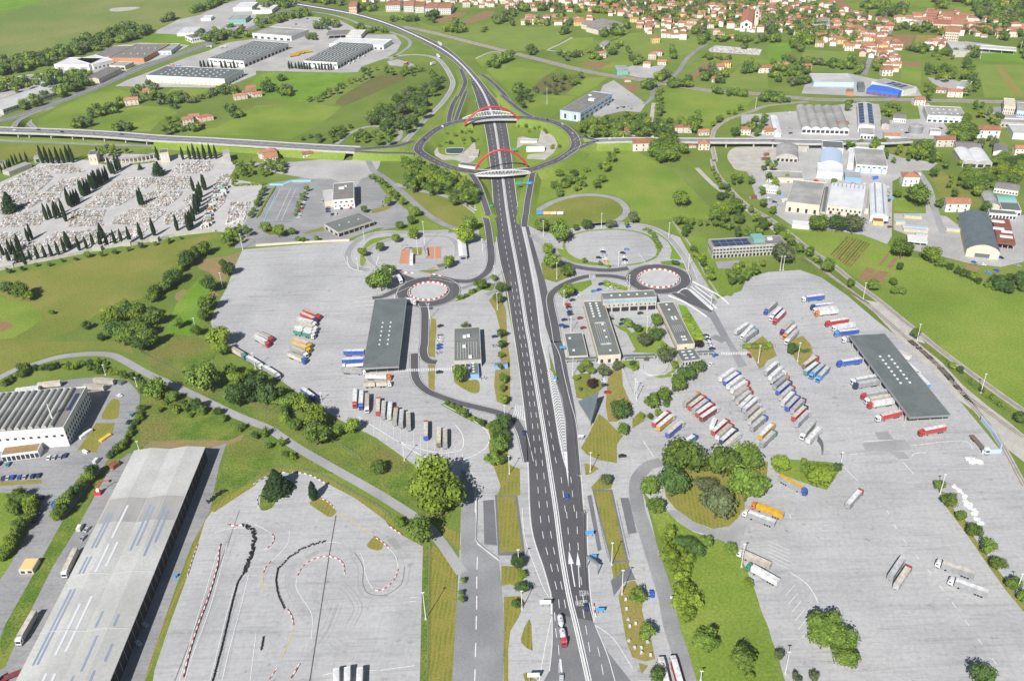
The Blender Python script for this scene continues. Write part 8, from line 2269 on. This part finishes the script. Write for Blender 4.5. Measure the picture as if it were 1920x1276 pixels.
# left side
G_(along('I 20,320 90,270 160,230 240,200 330,190 480,180 560,170 640,160 720,150 820,160',14,3),7,'shrub on the inner side of the lane bend','lane bend shrubs',LV,kind='bush');G_(along('I 640,200 760,220 900,230 1000,260 1060,310 1080,400',10,3),7.5,'shrub round the back of the factory yard','factory yard shrubs',LV,kind='bush')
G_(along('I 1060,480 1040,560 980,650 940,720 880,800 800,850',14,2),6.5,'bush in the hedge beside the factory drive','factory hedge',LV,kind='bush');G_(along('I 720,960 660,1000 620,1040 560,1110 500,1160 450,1220 M 400,60',10,2),8,'tree in the hedge between factory road and warehouse','factory hedge',LV)
G_(scatter('I 20,1140 180,1140 240,1200 260,1270 30,1270',8,5),7,'tree on the factory car park island','factory car park trees',('leaf_light','leaf'));G_(along('M 180,60 120,150 80,220 40,300 0,380',9,2),7,'tree along the left edge verge','left verge trees',('leaf_light','leaf'))
G_(scatter('I 1100,450 1450,440 1700,560 1500,560 1200,520',12,5),6,'shrub on the rough slope above the warehouse','slope shrubs',LV,kind='bush');G_(along('J 20,660 120,700 180,740 240,830 300,880 I 1600,520 1700,560',9,3),6,'shrub below the lane on the rough slope','slope shrubs',LV,kind='bush')
G_(scatter('J 100,420 260,330 280,560 320,660 260,640 150,480',6,6),10,'tree in the wood on the slope','slope wood',LV);G_(scatter('I 1720,200 1860,200 1900,450 1800,460',6,6),9,'tree in the slope wood at the left','slope wood',LV)
G_(along('J 1400,450 1480,480 1560,530 1640,580 1720,620',8,2),5,'bush in the hedge along the merging road','merge hedge',LV,kind='bush');G_(scatter('J 1750,620 1870,570 1880,700 1860,900 1770,920 1750,780',8,5),8.5,'tree in the group beside the motorway at the merge','merge trees',('leaf','leaf_dark'))
G_(along('F 1490,960 1540,930 1600,910 1650,890',5,2),6,'bush beside the roundabout exit','roundabout bushes',LV,kind='bush');G_(along('F 1840,1170 J 1815,130 1850,230 1850,330 1830,400 1880,450',7,2),7.5,'tree on the verge west of the motorway','verge trees',LV)
G_(along('F 840,40 900,60 950,90 1000,130 1050,180 1100,230',9,3),8,'tree beside the underpass road','underpass trees',LV);G_(scatter('w 1150,260 1200,240 1380,240 1380,330 1310,400 1220,370',10,6),10,'tree in the grove behind the cemetery','grove behind the cemetery',LV)
G_(scatter('w 1390,330 1450,250 1700,230 1740,330 1560,390 1420,380',14,6),10,'tree in the grove beside the farm','grove behind the cemetery',LV);G_(scatter('v 960,120 1000,80 1200,80 1300,110 1150,150',7,6),9,'tree behind the curved arcade','arcade trees',LV)
G_(along('w 1130,500 1150,440 1160,370',4,1),5,'bush in the short hedge behind the cemetery','arcade trees','leaf_light',kind='bush')
G_(scatter('O 1110,130 1200,120 1210,230 1330,370 1370,420 1320,540 1390,650 1390,830 1310,800 1240,600 1190,400',26,5),11,'bright yellow-green bush in the belt beside the access road','access road bushes','leaf_light',kind='bush')
G_(scatter('K 1010,560 1100,480 1240,330 1280,340 1120,500 1030,600',5,5),6,'bush along the lorry park hedge','lorry park hedge',LV,kind='bush');G_(scatter('N 1500,540 1560,500 1570,700 1520,700',3,4),5,'small tree beside the access road','access road trees','leaf')
G_(along('L 1340,150 1420,200 1600,360 1700,440 1780,500',6,2),5,'shrub between the railway tracks','track shrubs',LV,kind='bush');G_(scatter('A 1200,960 1260,880 1340,860 1340,950 1250,985',8,7),11,'tree beside the farm left of the motorway','farm trees',LV)
G_(scatter('q 280,440 450,370 600,370 740,420 700,520 600,540 400,560 300,540',14,4),5,'shrub on the western half of the ring island','ring island shrubs',LV,kind='bush');G_(scatter('q 1050,330 1350,320 1500,400 1600,500 1500,640 1420,600 1480,470 1350,400 1120,420',14,4),5,'shrub on the eastern half of the ring island','ring island shrubs',LV,kind='bush')
# hedges
hedge('s 330,165 450,160 560,160',9,3.0,'thick clipped green hedge across the dry island','leaf_light');hedge('s 860,215 950,195',4,2,'short clipped hedge on the rounded dry island','leaf_dark')
hedge('x 1500,420 1560,520 1640,620 1680,700',8,2.2,'bright hedge bank beside the eastern office wing','leaf_light');hedge('w 1170,515 1300,505 1500,500',5,2.2,'bright clipped hedge behind the cemetery','leaf_light')
hedge('F 10,350 70,240 140,125',2.5,1.6,'narrow clipped hedge left of the sports court','leaf_light');hedge('G 690,835 780,865 860,885',5,1.8,'bright hedge behind the office block','leaf_light')
hedge('G 1000,440 1060,490 1100,580',5,2,'hedge round the right of the oval car park','leaf');hedge('D 1080,1170 1180,1195 1280,1215',4,2,'green hedge below the viaduct garden','leaf_light');hedge('C 740,310 820,270 880,240',4,2.5,'straight hedge at the near edge of the village','leaf_light')
hedge('v 990,245 1100,262',3,1.8,'low hedge before the left arcade','leaf_light');hedge('v 1300,262 1540,235',3,1.8,'low hedge before the right arcade','leaf_light')
# vineyard rows
for i,(a0,b0)in enumerate(zip(along('H 465,625 615,735',9),along('H 585,497 770,548',9))):
    A,B=W(a0),W(b0);mb=MB();c=(A+B)/2;rr_=random.Random(i);n=int((B-A).length/1.1)
    for k in range(n):
        p=A.lerp(B,(k+.5)/n)-c
        for _ in range(6):d=rdir(rr_);leaf_quad(mb,Vector((p.x+d.x*.5,p.y+d.y*.5,.9+d.z*.6)),d,.4,rr_)
    t=empty('vine_row',c);tag(t,'vine row in the small vineyard, %s from the left'%ordw(i),'vines','vine rows');obj('foliage',mb.me('foliage','leaf'),t)
# far woodland, hedgerows and village greenery: read as masses
rr_=random.Random(77);MASS={k:MB()for k in('leaf','leaf_dark','leaf_light','leaf_grey')}
LOWC=[crown_mesh(40+i,420,9)for i in range(4)]
left=300-sum(1 for o in bpy.data.objects if o.name.startswith('tree')and o.parent is None and o.get('category')=='tree')
for px_,pts,size,desc,group,leaf in sorted(GROVES,key=lambda g_:-g_[0]):
    if len(pts)<=left:grove(pts,size,desc,group,leaf);left-=len(pts);continue
    for p in pts:
        D=size*rr_.uniform(.7,1.3);lf=leaf if isinstance(leaf,str)else rr_.choice(leaf);low=rr_.choice(LOWC);m_=MASS[lf];n0=len(m_.v);w_=W(p,D*.55);a_=rr_.uniform(0,6.28);c_,s_=math.cos(a_)*D/2,math.sin(a_)*D/2
        m_.v+=[(w_.x+x*c_-y*s_,w_.y+x*s_+y*c_,D*.55+z*D*.48)for x,y,z in low.v];m_.f+=[tuple(i+n0 for i in f_)for f_ in low.f]
        m_.tube((w_.x,w_.y,0),(w_.x,w_.y,D*.4),D*.03,D*.02,5)
def far_clump(p,d):
    w_=W(p);h=d*rr_.uniform(.8,1.1);mb=MASS[rr_.choices(('leaf','leaf_dark','leaf_light','leaf_grey'),(5,3,1.2,1.5))[0]]
    for _ in range(3):
        c=Vector((w_.x+rr_.uniform(-.3,.3)*d,w_.y+rr_.uniform(-.3,.3)*d,h*rr_.uniform(.4,.62)));r=d*rr_.uniform(.26,.4);blob(mb,c,r*.8,rr_,sq=1.0)
        for _k in range(34):
            q=rdir(rr_);leaf_quad(mb,c+q*r,(q+rdir(rr_)*.5).normalized(),r*rr_.uniform(.2,.34),rr_)
for s,n,d in(('A 0,470 110,440 250,440 420,390 600,340 760,280 930,220 1090,210 1130,250 980,310 860,340 700,400 560,420 420,480 200,540 0,570',150,14),('A 1210,180 1400,120 1600,60 1700,0 1660,0 1560,60 1440,100 1230,160',26,13),('A 0,690 0,640 180,620 400,570 600,560 720,600 690,650 560,640 400,650 200,720',40,13),('A 170,800 300,740 620,640 640,670 400,770 180,830',24,12),
                ('A 1460,330 1420,290 1700,230 1914,220 1914,270 1700,320 1560,340',26,13),('A 640,880 720,830 840,800 920,760 950,800 860,850 700,890',24,9),('A 1040,760 950,700 1150,640 1180,680 1130,770',14,11),('A 1180,790 1200,740 1420,740 1480,800 1380,840 1260,800',14,12),('A 1440,750 1640,680 1700,660 1560,740',14,8),('A 530,970 560,910 680,900 690,970',6,12),('A 840,990 1000,980 990,960 850,960',6,10),('A 1280,1000 1500,990 1500,960 1300,980',8,9),
                ('A 1660,710 1760,680 1760,740',6,11),('A 1640,900 1700,830 1800,830 1800,890',8,10),('B 0,160 160,130 400,90 420,120 200,180 0,220',26,12),('B 80,0 280,0 300,60 120,80 0,110',24,14),('B 300,0 700,0 700,40 560,50 420,30',26,14),('B 700,50 900,50 880,90 740,80',12,11),('B 1000,140 1220,140 1200,170 1020,170',12,10),('B 1280,160 1350,120 1350,190',5,14),('B 1410,240 1430,215 1550,220 1540,265',10,12),('B 1470,190 1500,170 1510,195',2,11),('B 1690,240 1720,225 1730,250',2,9),('B 1750,170 1914,110 1914,180 1780,190',14,12),
                ('B 1720,500 1850,430 1914,410 1914,450 1780,520',14,11),('B 170,590 220,600 200,620',3,10),('B 170,700 240,680 250,730 180,740',5,13),('B 40,690 100,640 110,700',4,12),('B 400,230 520,170 640,200 520,230',12,12),('B 360,300 440,260 440,310',6,10),('B 740,200 980,240 980,260 800,250',10,11),
                ('C 0,30 600,40 620,110 400,100 0,90',26,12),('C 0,180 120,170 440,170 440,200 0,195',20,10),('C 300,110 380,110 380,160 310,170',6,14),('C 600,0 1914,0 1914,60 600,60',110,12),('C 560,90 1914,60 1914,240 1300,200 900,150 700,110',170,11),('C 640,260 740,210 880,200 860,240 740,300',20,12),('C 340,250 410,230 400,270 350,265',4,11),('C 1360,250 1440,230 1500,330 1440,370',10,13),('C 1440,300 1914,280 1914,330 1500,320',20,10),('C 1720,330 1740,370 1730,390',2,12),
                ('C 320,430 420,400 600,400 800,340 820,400 700,460 480,450 400,470',26,10),('C 880,450 980,440 970,490 900,490',8,11),('C 1180,400 1240,390 1240,460 1180,450',4,12),('C 1380,600 1400,520 1480,520 1600,560 1580,620 1500,640',16,11),('C 1420,420 1640,440 1640,460 1430,455',10,8),('C 1710,550 1740,490 1830,500 1830,560',7,12),('C 1160,650 1320,620 1310,670 1170,660',10,11),('C 1500,700 1740,700 1740,730 1520,710',10,9),('C 1820,760 1914,710 1914,780',6,11),('C 1060,600 1140,560 1180,590 1080,620',8,10),('C 960,650 1050,620 1050,680 980,690',7,11),('C 0,690 60,660 60,720',4,9),('C 110,400 180,380 190,420 120,420',5,11),('C 860,385 890,385 880,405',2,8),
                ('D 0,60 300,40 500,60 900,130 920,200 800,250 600,330 350,320 300,340 120,240 0,120',150,11),('D 0,180 60,170 120,280 30,330 0,330',10,14),('D 170,320 270,300 270,380 190,430',10,12),('D 190,200 420,180 420,320 330,340 220,320',22,12),('D 30,490 60,430 220,450 600,490 590,530 300,490',40,8),('D 700,30 1040,60 1040,130 860,130 700,60',34,13),('D 1330,0 1914,0 1914,60 1760,30 1600,60 1400,20',60,14),('D 1560,90 1914,60 1914,200 1740,240 1600,170',60,14),('D 930,190 1200,190 1900,240 1900,280 1300,260 930,230',70,10),('D 1030,400 1040,370 1200,380 1200,410',9,11),('D 870,320 920,290 930,320',3,10),('D 0,580 60,500 320,540 300,600 100,640 0,630',26,10),('D 180,610 300,600 290,640 190,650',8,9),('D 600,430 640,420 640,520 590,540',6,10),('D 0,740 90,740 160,770 20,770',10,9),('D 1720,290 1770,270 1770,320',4,12),('D 1480,440 1480,370 1560,380 1560,440',8,11),('D 1870,320 1990,300 1990,460 1900,460',12,11),('D 1240,0 1340,60 1240,90',6,12),('D 640,560 700,490 700,540',4,10),('D 760,500 830,440 870,470 830,540',9,10),('D 1270,220 1330,240 1330,300 1290,290',5,10)):
    for p in scatter(s,n,4,rr_):far_clump(p,d*rr_.uniform(.7,1.2))
mv,mf,mi_=[],[],[]
for i,(k,m_)in enumerate(MASS.items()):
    n0=len(mv);mv+=m_.v;mf+=[tuple(j+n0 for j in f_)for f_ in m_.f];mi_+=[i]*len(m_.f)
me=mesh('far_greenery',mv,mf,'leaf')
for k in list(MASS)[1:]:me.materials.append(MATS[k])
me.polygons.foreach_set('material_index',mi_);me.update();print('mass faces',len(mf),'trees left',left)
tag(obj('far_greenery',me),'dark masses of distant trees and hedges among fields and village','woodland',None,'stuff')
# ================================================================ HAZE: thin summer air round the whole place
hz=bpy.data.materials.new('haze_air');hz.use_nodes=True;_n=hz.node_tree
for nd in list(_n.nodes):
    if nd.type!='OUTPUT_MATERIAL':_n.nodes.remove(nd)
pv=_n.nodes.new('ShaderNodeVolumePrincipled');pv.inputs['Color'].default_value=(.90,.94,1,1);pv.inputs['Density'].default_value=.00005;pv.inputs['Anisotropy'].default_value=.0
_n.links.new(pv.outputs[0],_n.nodes['Material Output'].inputs['Volume'])
mb=MB().box(-6100,6100,-1600,9100,-1.0,312.0)
tag(obj('haze',mb.me('haze',hz)),None,None,None,'stuff')
